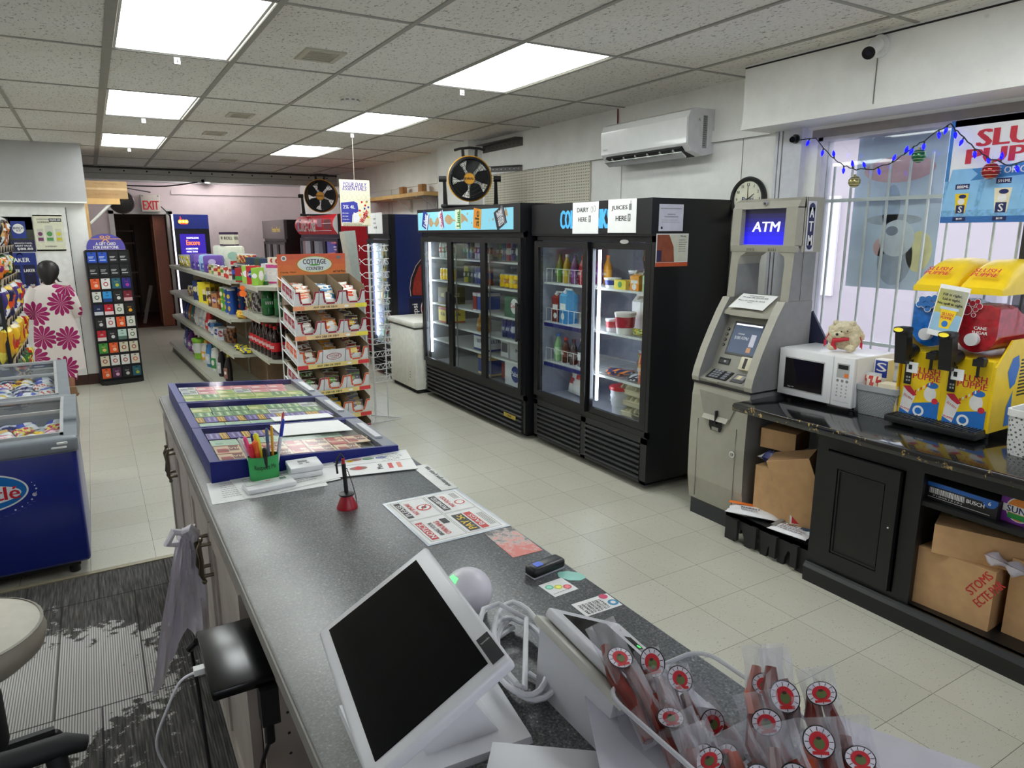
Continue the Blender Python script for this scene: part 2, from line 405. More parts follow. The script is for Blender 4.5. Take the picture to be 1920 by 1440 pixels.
EM = mat((255,255,255),em=1)
def f_em(nt,b,m):
    b.inputs['Base Color'].default_value = (.9,.9,.9,1); b.inputs['Emission Color'].default_value = (*PANEL_COLOR,1); b.inputs['Emission Strength'].default_value = PANEL_STRENGTH
LEDP = nodes_mat('led_diffuser',f_em)
FRW = mat((205,205,198),.4)
LN = {(-1,0): 'first added panel over the left side, outside the view',(-1,1): 'second added panel over the left side, outside the view',(-1,2): 'third added panel over the left side, outside the view',(-1,3): 'fourth added panel over the left side, outside the view',(0,1): 'nearest panel, cut by top edge, left row',(0,2): 'middle panel of the left row',(0,3): 'far small panel of the left row',(1,1): 'big nearest panel of the right row',
      (1,2): 'middle panel of the right row',(1,3): 'far small panel of the right row',(0,0): 'panel over the carpet, behind the viewer',(1,0): 'panel over the snack bar side, behind the viewer'}
for i,(xa,xb) in enumerate(PX,-1):
    for j,(ya,yb) in enumerate(PY):
        if (i,j) == (0,0): continue
        t = thing('ceiling_light','lit flat white LED ceiling light, ' + LN[(i,j)],'ceiling light',((xa+xb)/2,(ya+yb)/2,CZ),group='flat LED ceiling panels')
        hx,hy = (xb-xa)/2-.014,(yb-ya)/2-.012
        m1 = MB(); 
        for a in ((-hx,hx,-hy,-hy+.014),(-hx,hx,hy-.014,hy),(-hx,-hx+.014,-hy+.014,hy-.014),(hx-.014,hx,-hy+.014,hy-.014)): m1.box(*a,.0,.02,FRW)
        m1.build('frame',t)
        m2 = MB(); m2.box(-hx+.014,hx-.014,-hy+.014,hy-.014,.006,.016,LEDP); m2.build('diffuser',t)

# ---- walls
def f_wall(base,sc=1.0,seam=1.22,axis='y'):
    def g(nt,b,m):
        tc = N(nt,'ShaderNodeTexCoord'); n = N(nt,'ShaderNodeTexNoise',i_Scale=1.6,i_Detail=6.0,i_Roughness=.7); nt.links.new(tc.outputs['Object'],n.inputs['Vector'])
        c = ramp(nt,n.outputs['Fac'],[(.3,tuple(x*.86 for x in lin(base))),(.6,lin(base))])
        n2 = N(nt,'ShaderNodeTexNoise',i_Scale=14.0,i_Detail=4.0); nt.links.new(tc.outputs['Object'],n2.inputs['Vector'])
        d = ramp(nt,n2.outputs['Fac'],[(.72,(0,0,0)),(.78,(1,1,1))])
        c = mixc(nt,d,c,tuple(x*.8 for x in lin(base)))
        nt.links.new(c,b.inputs['Base Color']); b.inputs['Roughness'].default_value = .55
    return g
WALL = nodes_mat('painted_wall',f_wall((244,244,239)))
WALLB = nodes_mat('painted_wall_back',f_wall((228,214,216)))
WALLG = nodes_mat('grey_panel',f_wall((186,186,186)))
SEAM = mat((120,118,112),.7)
mb = MB()
WX = 3.72
WY0,WY1,WZ0,WZ1 = -.9,2.72,1.0,2.26       # window opening
mb.box(WX,WX+.14,WY1,14.6,0,CZ+.2,WALL)
mb.box(WX,WX+.14,-2.2,WY0,0,CZ+.2,WALL)
mb.box(WX,WX+.14,WY0,WY1,0,WZ0,WALL)
mb.box(WX,WX+.14,WY0,WY1,WZ1,CZ+.2,WALL)
struct(mb,'wall_right')
mb = MB()
for y in (3.28,4.5,5.72,8.3,9.5): mb.box(WX-.002,WX,y-.002,y+.002,.1,CZ-.34,SEAM)
mb.box(WX-.018,WX,3.06,6.85,2.31,2.385,WALL); mb.box(WX-.018,WX,7.95,14.4,2.31,2.385,WALL)
mb.box(WX-.02,WX-.018,3.06,6.85,2.306,2.31,SEAM)
struct(mb,'trim_3')
# pillar on the right wall
mb = MB(); mb.box(3.55,WX,6.83,7.6,0,CZ,WALL); struct(mb,'wall_pillar')
# bulkhead over the window
mb = MB(); mb.box(3.45,WX,-2.2,3.06,2.33,CZ,WALL); mb.box(3.442,WX,-2.2,3.065,2.315,2.34,WALL)
mb.box(3.446,3.451,-2.2,3.06,CZ-.02,CZ-.012,INK)
mb.box(3.446,3.451,2.23,2.234,2.34,CZ-.02,SEAM)
struct(mb,'wall_bulkhead')
# window jamb panel and frames
JAMB = mat((208,210,216),.5)
mb = MB(); mb.box(WX-.05,WX+.01,2.80,2.93,0.5,2.315,JAMB); mb.box(WX-.03,WX+.01,2.955,2.975,0.5,2.315,JAMB)
mb.box(WX-.035,WX+.01,2.98,3.0,0.5,2.315,JAMB); mb.box(WX-.008,WX-.004,2.932,2.955,.5,2.315,INK); struct(mb,'trim_4')
wf = thing('window_1',None,None,(WX,0,0)); wf['kind'] = 'structure'
m1 = MB()
FRAMEW = mat((196,194,198),.5)
m1.box(-.005,.10,WY1-.03,WY1,WZ0,WZ1,FRAMEW); m1.box(-.005,.10,WY0,WY1,WZ1-.03,WZ1,FRAMEW); m1.box(-.02,.12,WY0,WY1,WZ0,WZ0+.03,FRAMEW); m1.box(-.005,.10,WY0,WY0+.03,WZ0,WZ1,FRAMEW)
m1.box(-.01,.0,WY0,WY1+.04,WZ1-.01,WZ1+.035,mat((140,132,128),.5))
m1.build('window_frame',wf)
m1 = MB(); m1.box(.0,.10,1.46,1.60,WZ0+.03,WZ1-.03,mat((35,33,34),.5)); m1.build('mullion',wf)
m1 = MB(); m1.box(.05,.056,1.60,WY1-.03,WZ0+.03,WZ1-.03,GLASS); m1.build('pane',wf)
m1 = MB(); m1.box(.05,.056,WY0+.03,1.46,WZ0+.03,WZ1-.03,GLASS); m1.build('pane',wf)
BAR = mat((222,222,222),.45)
m1 = MB()
for k in range(11): 
    y = 2.66-.112*k
    if 1.40 < y < 1.60: continue
    m1.cyl((.09,y,WZ0+.03),(.09,y,2.09 if k < 5 else 2.12),.0075,BAR,8)
for k in range(11,30): m1.cyl((.09,2.66-.112*k,WZ0+.03),(.09,2.66-.112*k,2.12),.0075,BAR,8)
m1.box(.082,.098,WY0+.02,WY1-.02,1.885,1.905,BAR); m1.box(.082,.098,WY0+.02,WY1-.02,1.075,1.095,BAR)
m1.build('security_grille',wf)
# back wall with doorway, beam, back ceiling
DX0,DX1,DH = .40,1.28,2.06
mb = MB(); BY = 14.45
mb.box(-.3,DX0,BY,BY+.12,0,2.9,WALLB); mb.box(DX1,WX+.14,BY,BY+.12,0,2.9,WALLB); mb.box(DX0,DX1,BY,BY+.12,DH,2.9,WALLB); struct(mb,'wall_back')
mb = MB(); mb.box(DX1+.1,WX,BY-.02,BY,2.42,2.50,WALLB); mb.box(-.02,WX,BY-.05,BY,2.62,2.75,WALLG); mb.box(DX1+.1,WX,BY-.022,BY-.02,2.415,2.42,SEAM); struct(mb,'trim_5')
mb = MB(); mb.box(-.3,3.84,12.0,14.6,2.74,2.80,mat((214,208,204),.7)); struct(mb,'ceiling_back')
BEAM = mat((190,192,186),.55)
mb = MB(); mb.box(-.02,WX,12.0,12.14,2.50,2.76,BEAM)
for k in range(12): mb.cyl((.25+.3*k,11.995,2.62),(.25+.3*k,12.0,2.62),.012,INK,8)
mb.box(-.02,WX,11.996,12.0,2.575,2.58,SEAM); struct(mb,'trim_6')
FRD = mat((214,212,208),.5)
d1 = thing('door_1',None,None,(0,BY,0)); d1['kind'] = 'structure'
m1 = MB(); m1.box(DX0-.06,DX0+.02,-.03,.13,0,DH+.06,FRD); m1.box(DX1-.02,DX1+.08,-.03,.13,0,DH+.06,FRD); m1.box(DX0-.06,DX1+.08,-.03,.13,DH-.0,DH+.10,FRD); m1.build('door_frame',d1)
m1 = MB(RZ(R(0))); m1.box(1.05,1.24,.14,1.0,0,DH-.02,mat((150,84,56),.4)); m1.box(1.04,1.052,.14,.18,0,DH-.02,mat((190,150,110),.5)); m1.build('door_leaf',d1)
# dark store room beyond the doorway
mb = MB(); SR = mat((130,112,98),.8)
mb.box(-.6,-.5,BY+.12,17.5,0,2.6,SR); mb.box(2.2,2.3,BY+.12,17.5,0,2.6,SR); mb.box(-.6,2.3,17.4,17.5,0,2.6,SR); mb.box(-.6,2.3,BY+.12,17.5,2.6,2.7,SR); struct(mb,'wall_storeroom')
mb = MB(); mb.box(-.5,2.2,BY+.12,17.4,0,.01,mat((90,50,38),.5)); struct(mb,'floor_storeroom')
# left-hand walls
mb = MB(); mb.box(-.14,0,9.42,BY,0,2.76,WALLG); struct(mb,'wall_left')
mb = MB(); mb.box(-4,-.0,9.30,9.42,0,2.06,WALL); struct(mb,'wall_left_front')
mb = MB(); mb.box(-4,.03,9.22,9.42,2.06,CZ,WALLG); mb.box(-4,.025,9.215,9.22,2.045,2.062,WALL); struct(mb,'wall_soffit')
mb = MB(); mb.box(-4.1,-4,-2.2,9.42,0,CZ,WALL); struct(mb,'wall_left_side')
mb = MB(); FX0,FX1,FZ0,FZ1 = -.7,2.9,.95,2.25
mb.box(-4,FX0,-2.3,-2.2,0,CZ,WALL); mb.box(FX1,3.84,-2.3,-2.2,0,CZ,WALL); mb.box(FX0,FX1,-2.3,-2.2,0,FZ0,WALL); mb.box(FX0,FX1,-2.3,-2.2,FZ1,CZ,WALL); struct(mb,'wall_front')
wf2 = thing('added_window',None,None,(0,-2.25,0)); wf2['kind'] = 'structure'  # unseen window, added to let daylight in from behind the camera
m1 = MB()
for a in ((FX0,FX1,FZ0,FZ0+.04),(FX0,FX1,FZ1-.04,FZ1),(FX0,FX0+.04,FZ0,FZ1),(FX1-.04,FX1,FZ0,FZ1),(1.08,1.12,FZ0,FZ1)): m1.box(a[0],a[1],-.03,.03,a[2],a[3],FRAMEW)
m1.build('window_frame',wf2)
m1 = MB(); m1.box(FX0+.04,FX1-.04,-.003,.003,FZ0+.04,FZ1-.04,GLASS); m1.build('pane',wf2)
mb = MB(); mb.box(-.9,-.01,9.285,9.30,0,.12,mat((70,42,32),.5)); struct(mb,'baseboard_left')
d2 = thing('door_2',None,None,(-.19,9.28,0)); d2['kind'] = 'structure'
m1 = MB(); m1.box(-.86,0,-.01,.02,.12,2.0,mat((236,236,232),.5)); m1.box(0,.006,-.012,.02,.05,2.0,INK); m1.build('door_leaf',d2)
m1 = MB(); m1.cyl((-.03,-.01,1.0),(-.03,-.05,1.0),.012,SILVER,10); m1.sphere((-.03,-.06,1.0),.022,SILVER,12); m1.build('door_knob',d2)

# ---- outside the window
def f_snow(nt,b,m):
    tc = N(nt,'ShaderNodeTexCoord'); n = N(nt,'ShaderNodeTexNoise',i_Scale=1.3,i_Detail=5.0); nt.links.new(tc.outputs['Object'],n.inputs['Vector'])
    nt.links.new(ramp(nt,n.outputs['Fac'],[(.4,lin((165,168,182))),(.55,lin((208,210,220)))]),b.inputs['Base Color'])
SNOW = nodes_mat('snow',f_snow)
mb = MB(); mb.box(3.9,16,-8,14,-.2,-.02,SNOW); struct(mb,'floor_snowy_ground')
def f_sid(nt,b,m):
    tc = N(nt,'ShaderNodeTexCoord'); br = N(nt,'ShaderNodeTexBrick'); br.offset = 0
    sp = N(nt,'ShaderNodeMapping'); sp.inputs['Rotation'].default_value = (R(90),0,R(90)); nt.links.new(tc.outputs['Object'],sp.inputs[0]); nt.links.new(sp.outputs[0],br.inputs['Vector'])
    br.inputs['Scale'].default_value = 1; br.inputs['Brick Width'].default_value = 4; br.inputs['Row Height'].default_value = .2; br.inputs['Mortar Size'].default_value = .006
    br.inputs['Color1'].default_value = (*lin((205,196,202)),1); br.inputs['Color2'].default_value = (*lin((210,200,202)),1); br.inputs['Mortar'].default_value = (*lin((180,170,172)),1)
    nt.links.new(br.outputs['Color'],b.inputs['Base Color'])
SID = nodes_mat('pale_siding',f_sid)
ob = thing('neighbouring_building','pale pinkish sided building seen through the barred window','building',(8.5,3,-.02))
m1 = MB(); m1.box(0,3,-7,8,0,2.9,SID); m1.build('wall',ob)
m1 = MB(); m1.box(-.3,3.2,-7.2,8.2,2.9,3.05,mat((240,240,245),.6)); m1.build('eave',ob)
for y in (-4,-.6,2.8,5.4): m1 = MB(); m1.box(-.04,.01,y,y+1.1,.9,2.2,mat((236,232,236),.5)); m1.build('window',ob)
# ================================================================ goods: each maker returns shared mesh data, front towards -Y, base at z=0
_PC = {}
def cached(fn):
    def g(*a,**k):
        key = (fn.__name__,str(a),str(sorted(k.items())))
        if key not in _PC: _PC[key] = fn(*a,**k)
        return _PC[key]
    return g
def C_(c,rough=.4): return mat(tuple(c),rough,0,.04,30)
@cached
def m_can(c1,c2,r=.033,h=.122):
    a,b = C_(c1,.3),C_(c2,.3); m = MB()
    m.lathe([(r*.78,0,SILVER),(r*.98,.008,a),(r,.014,a),(r,h*.35,b),(r,h*.68,a),(r,h-.014,a),(r*.93,h-.006,SILVER),(r*.82,h,SILVER),(r*.78,h-.003,SILVER)],a,14)
    m.text('////',h*.18,WHITE,M=frame((0,-r-.0008,h*.5),(1,0,0),(0,0,1))); return m.mesh('can')
@cached
def m_bottle(liq,lab,cap,r=.033,h=.22,neck=.4):
    l,b,c = C_(liq,.15),C_(lab),C_(cap); m = MB()
    m.lathe([(r*.8,0,l),(r,.01,l),(r,h*.22,l),(r*.97,h*.24,b),(r*1.005,h*.26,b),(r*1.005,h*.50,b),(r*.97,h*.52,l),(r,h*.56,l),(r*.85,h*.68,l),(r*neck,h*.84,l),(r*neck,h*.90,l),(r*neck*1.1,h*.905,c),(r*neck*1.1,h,c)],l,14)
    m.text('IIII',h*.09,WHITE,w=r*1.1,M=frame((0,-r*1.005-.001,h*.38),(1,0,0),(0,0,1))); return m.mesh('bottle')
@cached
def m_carton(c1,c2,cap=(240,240,240),w=.09,h=.24):
    a,b = C_(c1),C_(c2); m = MB(); k = w/2; hh = h*.8
    m.box(-k,k,-k,k,0,hh*.45,a); m.box(-k,k,-k,k,hh*.45,hh,b)
    m.prism([(-k,hh),(k,hh),(.006,h-.014),(-.006,h-.014)],-k,k,'x',b); m.box(-k,k,-.006,.006,h-.014,h,WHITE)
    m.rect(-k*.75,k*.75,hh*.5,hh*.72,WHITE,z=.001,M=frame((0,-k,0),(1,0,0),(0,0,1)))
    m.disc((0,hh*.26),k*.5,WHITE,z=.001,M=frame((0,-k,0),(1,0,0),(0,0,1)))
    m.cyl((0,-k*.5,hh+.02),(0,-k*.5-.014,hh+.034),.014,C_(cap),10); return m.mesh('carton')
@cached
def m_tub(c1,c2,lid=(240,240,240),r=.055,h=.1):
    a,b = C_(c1),C_(c2); m = MB()
    m.lathe([(r*.8,0,a),(r*.84,h*.3,a),(r*.88,h*.31,b),(r*.95,h*.8,a),(r*.97,h*.88,C_(lid)),(r*1.03,h*.89,C_(lid)),(r*1.03,h,C_(lid)),(1e-4,h,C_(lid))],a,18)
    m.text('yo',h*.25,C_(c2),M=frame((0,-r*.95,h*.6),(1,0,0),(0,0,1))); return m.mesh('tub')
@cached
def m_box(w,d,h,c1,c2=None,txt=None,tc=(250,250,250),top=None,style=0):
    """printed cardboard box"""
    a = C_(c1,.55); m = MB(); m.box(-w/2,w/2,-d/2,d/2,0,h,a)
    F = frame((0,-d/2,0),(1,0,0),(0,0,1)); S = frame((-w/2,0,0),(0,-1,0),(0,0,1)); S2 = frame((w/2,0,0),(0,1,0),(0,0,1))
    if c2:
        b = C_(c2)
        for Q,ww in ((F,w),(S,d),(S2,d)):
            if style == 0: m.rect(-ww/2,ww/2,h*.12,h*.42,b,z=.0008,M=Q)
            elif style == 1: m.disc((0,h*.55),min(ww,h)*.36,b,z=.0008,M=Q)
            elif style == 2: m.rect(-ww*.4,ww*.4,h*.3,h*.85,b,z=.0008,M=Q)
            elif style == 3: m.rect(-ww/2,ww/2,h*.82,h,b,z=.0008,M=Q); m.rect(-ww/2,ww/2,0,h*.1,b,z=.0008,M=Q)
    if txt:
        for Q,ww in ((F,w),(S,d),(S2,d)): m.text(txt,h*.22,C_(tc),(0,h*.56),w=min(ww*.8,h*.22*.7*len(txt)),z=.0016,M=Q)
    m.rect(-w/2,w/2,-d/2,d/2,C_(top or c1,.55),z=h+.0008); return m.mesh('box')
@cached
def m_chipcan(c1,c2,lid=(225,225,225),r=.038,h=.26):
    a,b = C_(c1,.35),C_(c2); m = MB()
    m.lathe([(r,0,SILVER),(r,.006,a),(r,h*.94,a),(r*1.04,h*.945,C_(lid)),(r*1.04,h,C_(lid)),(1e-4,h,C_(lid))],a,18)
    Q = frame((0,-r-.0005,0),(1,0,0),(0,0,1)); m.disc((0,h*.72),r*.62,C_(c2),z=.001,M=Q); m.text('chips',h*.09,YELLOW,(0,h*.5),w=r*1.3,z=.0015,M=Q)
    m.disc((0,h*.25),r*.5,C_(c2),z=.001,M=Q,ry=h*.1); return m.mesh('chip_can')
def pillow_geo(m,w,h,t,fn,seed=0,nx=10,ny=12,crimp=.10,M=None,wob=.12,mats=None):
    """sealed bag standing in the XZ plane; fn(u,v)->colour picks the print, u,v in -1..1"""
    r = random.Random(seed); ph = [r.uniform(0,6.28) for _ in range(6)]
    for side in (-1,1):
        vs = []
        for j in range(ny+1):
            v = -1+2*j/ny
            for i in range(nx+1):
                u = -1+2*i/nx; e = (1-abs(u)**3)*(1-abs(v)**4)
                e = max(0,e)**.7; wr = 1+wob*(math.sin(5*u+ph[0]+2*v)+math.sin(7*v+ph[1]-3*u)+math.sin(11*u*v+ph[2]))
                pin = 1-.08*(1-abs(v)**6)*(abs(u)**2)+(.03*math.sin(9*v+ph[3]) if abs(u) > .9 else 0)
                vs.append((u*w/2*pin,side*t/2*e*wr+(.0008*side),(v+1)*h/2))
        groups = {}
        for j in range(ny):
            for i in range(nx):
                k = j*(nx+1)+i; f = (k,k+1,k+nx+2,k+nx+1) if side < 0 else (k,k+nx+1,k+nx+2,k+1)
                groups.setdefault(fn(-1+2*(i+.5)/nx,-1+2*(j+.5)/ny),[]).append(f)
        base = len(m.v); X = m.M @ M if M is not None else m.M
        m.v += [X @ Vector(p) for p in vs]
        for c,fs in groups.items():
            i = m.idx(c if not isinstance(c,tuple) else C_(c,.25))
            for f in fs: m.f.append([a+base for a in f]); m.mi.append(i); m.sm.append(True)
    return m
def pf(c1,c2,c3,seed=0,style=0):
    r = random.Random(seed); ox = r.uniform(-.3,.3)
    def f(u,v):
        if abs(v) > .86: return c3 if style != 2 else (200,200,200)
        if style == 0: return c2 if (u-ox)**2+(v-.25)**2 < .22 else (c3 if v < -.3+.2*math.sin(3*u) else c1)
        if style == 1: return c2 if -.15 < v-.3*u < .35 else c1
        if style == 2: return c2 if math.sin(9*u+5*v+seed) > .35 else (c3 if math.sin(7*v-4*u+seed*2) > .5 else c1)
        return c2 if abs(u) < .5 and -.2 < v < .5 else c1
    return f
@cached
def m_bag(w,h,t,c1,c2,c3,seed=0,style=0,txt=None,tc=(250,250,250)):
    m = MB(); pillow_geo(m,w,h,t,pf(c1,c2,c3,seed,style),seed)
    if txt: m.text(txt,h*.13,C_(tc),(0,h*.6),w=w*.62,z=t*.56,M=frame((0,0,0),(1,0,0),(0,0,1)))
    return m.mesh('bag')
@cached
def m_jug(c1,lab,cap,w=.12,d=.075,h=.26,style=0):
    """household bottle: oval body, shoulder, handle, cap"""
    a,b,c = C_(c1,.3),C_(lab),C_(cap); m = MB(); rings = []
    for z,kx,ky,ox in ((0,.86,.86,0),(.02,1,1,0),(h*.45,1,1,0),(h*.62,.92,.95,0),(h*.76,.62,.75,w*.1),(h*.84,.34,.45,w*.16),(h*.9,.30,.40,w*.16)):
        rings.append([(ox+w/2*kx*math.cos(2*PI*i/16),d/2*ky*math.sin(2*PI*i/16),z) for i in range(16)])
    m.loft(rings,a); m.cyl((w*.16,0,h*.89),(w*.16,0,h),w*.17,c,12)
    m.tube([(w*.02,0,h*.85),(-w*.34,0,h*.80),(-w*.42,0,h*.62),(-w*.36,0,h*.5)],w*.07,a,8)
    Q = frame((0,-d/2-.0006,0),(1,0,0),(0,0,1)); m.rbox(-w*.34,w*.34,h*.12,h*.5,-.004,.003,.004,b,1,M=Q); m.disc((0,h*.33),w*.2,WHITE,z=.004,M=Q)
    return m.mesh('jug')
@cached
def m_rolls(nx,nz,c1,c2,c3,r=.055,hh=.1):
    """film-wrapped pack of paper rolls"""
    m = MB(); W = nx*2*r; H = nz*hh; a,b,c = C_(c1),C_(c2),C_(c3)
    m.rbox(-W/2,W/2,-r,r,0,H,.03,a,2); Q = frame((0,-r,0),(1,0,0),(0,0,1))
    m.rect(-W/2+.03,W/2-.03,H*.12,H*.5,b,z=.0012,M=Q); m.disc((0,H*.62),H*.22,c,z=.0016,M=Q,ry=H*.16); m.text('ROYAL',H*.13,WHITE,(0,H*.31),w=W*.5,z=.002,M=Q)
    return m.mesh('paper_rolls')
@cached
def m_tin(c1,c2,r=.037,h=.105):
    a,b = C_(c1,.35),C_(c2); m = MB()
    m.lathe([(r,0,SILVER),(r,.004,SILVER),(r*.98,.006,a),(r*.98,h*.4,b),(r*.98,h*.72,a),(r*.98,h-.006,SILVER),(r,h-.004,SILVER),(r,h,SILVER),(r*.92,h-.003,SILVER),(1e-4,h-.003,SILVER)],a,16)
    return m.mesh('tin')
@cached
def m_loaf(w,d,h,c1,c2,seed=0):
    m = MB(); a,b = C_(c1,.3),C_(c2,.3)
    pillow_geo(m,w,h,d,pf(c1,c2,c1,seed,2),seed,8,6); return m.mesh('package')
@cached
def m_eggs():
    m = MB(); c = mat((196,186,152),.9,var=.1,bump=.3)
    m.rbox(-.10,.10,-.15,.15,0,.035,.01,c)
    for i in range(2):
        for j in range(6): m.lathe([(.045,0),(.04,.02),(.018,.036),(1e-4,.038)],c,10,M=T(-.048+.096*i,-.125+.05*j,.034) @ Matrix.Scale(.55,4,(0,1,0)))
    m.rbox(-.104,.104,-.154,.154,.03,.04,.004,c,1); return m.mesh('egg_carton')

def shelf_row(items,P,step,rz,desc_end,group,jit=.004,tilt=0,depth=None,rows=1):
    """items: (mesh, name, desc, cat). P = first position (Vector), step = Vector between neighbours"""
    n = len(items); p = Vector(P)
    for i,it in enumerate(items):
        if it is None: p += Vector(step); continue
        me,nm,desc,cat = it[:4]
        same = sum(1 for q in items if q and q[2] == desc)
        lab = '%s, %s from left, %s' % (desc,ORD[i] if i < 20 else 'last',desc_end)
        q = p+Vector((rng.uniform(-jit,jit),rng.uniform(-jit,jit),0))
        place(me,nm,lab,cat,q,(0,0,rz+rng.uniform(-.12,.12)),group)
        p += Vector(step)
# ================================================================ coolers along the right wall (front faces -X)
LINER = mat((200,204,210),.4); SHELFW = mat((225,228,228),.4)
def f_strip(nt,b,m):
    b.inputs['Emission Color'].default_value = (.78,.84,1,1); b.inputs['Emission Strength'].default_value = 17
STRIP = nodes_mat('led_strip',f_strip)
BODYBLK = mat((17,17,20),.38,var=.1,vs=4)
BODYMAT = mat((33,33,35),.5)
def cooler(name,label,yc,xf,W,H,D,hz,zb,zt,doors,c_side=BODYBLK,c_front=BODYBLK,header=None,louver='full',shelves=(.7,1.0,1.3),led=(),liner=LINER,handle=True):
    """local x to the viewer's right (world -Y), local y into the wall; doors = list of (x0,x1) glass leaf extents"""
    t = thing(name,label,'fridge',(xf,yc,0),R(-90))
    m = MB(); w = W/2
    m.box(-w,-w+.035,.02,D,.06,H,c_side); m.box(w-.035,w,.02,D,.06,H,c_side)
    m.box(-w+.035,w-.035,D-.03,D,.06,H,c_side); m.box(-w+.035,w-.035,.02,D-.03,H-.03,H,c_side)
    m.box(-w+.035,w-.035,.02,D-.03,hz-.03,hz,c_side); m.box(-w+.035,w-.035,.02,D-.03,zb-.05,zb-.02,c_side)
    m.box(-w+.1,w-.1,.08,D-.08,0,.06,MATBLK)
    m.box(-w,w,.0,.02,hz-.05,hz,c_front); m.box(-w,w,.0,.02,zb-.06,zb-.015,c_front)
    m.box(-w,-w+.03,.0,.02,.06,hz,c_front); m.box(w-.03,w,.0,.02,.06,hz,c_front)
    m.build('cabinet',t)
    m = MB(); m.box(-w+.037,w-.037,D-.034,D-.031,zb-.02,hz-.03,liner); m.box(-w+.036,-w+.038,.05,D-.032,zb-.02,hz-.03,liner); m.box(w-.038,w-.036,.05,D-.032,zb-.02,hz-.03,liner)
    m.box(-w+.037,w-.037,.03,D-.032,zb-.02,zb-.016,liner); m.build('liner',t)
    for z in shelves:
        m = MB(); m.box(-w+.04,w-.04,.06,.075,z-.014,z,SHELFW); m.box(-w+.04,w-.04,D-.06,D-.05,z-.008,z,SHELFW)
        k = int((W-.08)/.035)
        for i in range(k+1): x = -w+.045+i*(W-.09)/k; m.box(x-.0018,x+.0018,.06,D-.05,z-.006,z-.001,SHELFW)
        m.build('shelf',t)
    for x in led:
        m = MB(); m.box(x-.008,x+.008,.035,.05,zb+.08,hz-.11,STRIP); m.build('led_strip',t)
    for i,(a,b,yo,fwid) in enumerate(doors):
        d = MB(); fb = BODYBLK
        d.box(a,a+fwid,-.028+yo,.0+yo,zb-.012,hz-.055,fb); d.box(b-fwid,b,-.028+yo,.0+yo,zb-.012,hz-.055,fb)
        d.box(a+fwid,b-fwid,-.028+yo,.0+yo,zb-.012,zb+.03,fb); d.box(a+fwid,b-fwid,-.028+yo,.0+yo,hz-.10,hz-.055,fb)
        do = d.build('door',t)
        g = MB(); g.box(a+fwid,b-fwid,-.017+yo,-.013+yo,zb+.03,hz-.10,GLASS); g.build('pane',do)
        if handle:
            hd = MB(); x = b-fwid*.5 if i != 1 else a+fwid*.5
            if handle == 'right': x = b-fwid*.5
            hd.rbox(x-.014,x+.014,-.062+yo,-.048+yo,.84,1.16,.006,BLACK); hd.box(x-.01,x+.01,-.05+yo,-.027+yo,.85,.87,BLACK); hd.box(x-.01,x+.01,-.05+yo,-.027+yo,1.13,1.15,BLACK)
            hd.build('handle',do)
    g = MB()
    def louv(a,b,z0,z1,n):
        g.box(a,b,.012,.02,z0,z1,MATBLK)
        for k in range(n):
            z = z0+(z1-z0)*(k+.5)/n; hh = (z1-z0)/n
            g.prism([(.012,z-hh*.5),(-.012,z-hh*.30),(-.014,z-hh*.05),(.012,z+hh*.3)],a,b,'x',BODYMAT)
    if louver == 'full': louv(-w+.02,w-.05,.05,zb-.06,7)
    else:
        louv(-w+.05,-.04,.07,zb-.10,7); louv(.02,w-.06,.07,zb-.10,7)
        g.box(-w,w,-.004,.0,.05,.07,BODYMAT); g.box(-w,w,-.004,0,zb-.10,zb-.055,BODYMAT); g.box(-w,-w+.05,-.004,0,.05,zb-.06,BODYMAT); g.box(-.04,.02,-.004,0,.05,zb-.06,BODYMAT); g.box(w-.06,w,-.004,0,.05,zb-.06,BODYMAT)
    g.build('grille',t)
    h = MB(); header(h,w,hz,H) if header else h.box(-w,w,-.02,.02,hz,H,c_front); h.build('header_panel',t)
    return t
CX = lambda yc,xf: (lambda x,y,z: (xf+y,yc-x,z))

# --- sliding door cooler
def hd1(h,w,z0,z1):
    h.box(-w,w,-.035,.02,z0,z1,BODYBLK); h.box(-w,w,-.03,.0,z0-.012,z0,MATBLK)
    F = frame((0,-.035,0),(1,0,0),(0,0,1)); b = mat((70,165,235),.5,em=.35); [h.text(t_,.13,b,(c_,(z0+z1)/2-.008),w=w_,M=F,bold=.05) for t_,c_,w_ in (('COL',-.21,.165),('D DRI',-.0,.21),('NKS',.205,.165))]
YC1,XF1 = 4.01,3.03
c1 = cooler('drinks_cooler','black two-door sliding glass cooler with blue COLD DRINKS lettering',YC1,XF1,1.38,1.925,.67,1.705,.43,
            1.65,[(-.66,.03,.0,.055),(.00,.655,.03,.055)],header=hd1,louver='two',shelves=(.70,1.02,1.33),led=(.085,),liner=mat((168,172,190),.4),handle=False)
P1 = CX(YC1,XF1)
m = MB(); m.disc((0,0),.045,CHROME,M=frame((.40,-.005,1.655),(1,0,0),(0,0,1)),n=20,ry=.014); m.build('badge',c1)
# wire fronts on the left half shelves
m = MB()
for z in (1.33,1.02,.70):
    m.tube([(-.60,.052,z+.11),(.0,.052,z+.11)],.0022,WHITE,6)
    for k in range(9): m.tube([(-.60+.075*k,.052,z-.005),(-.60+.075*k,.052,z+.11)],.0018,WHITE,5)
m.build('wire_guard',c1)
m = MB(); BL = mat((30,35,110),.4)
for z in (1.02,.70): m.box(-.61,.0,.038,.056,z-.035,z-.008,BL)
m.build('price_rail',c1)
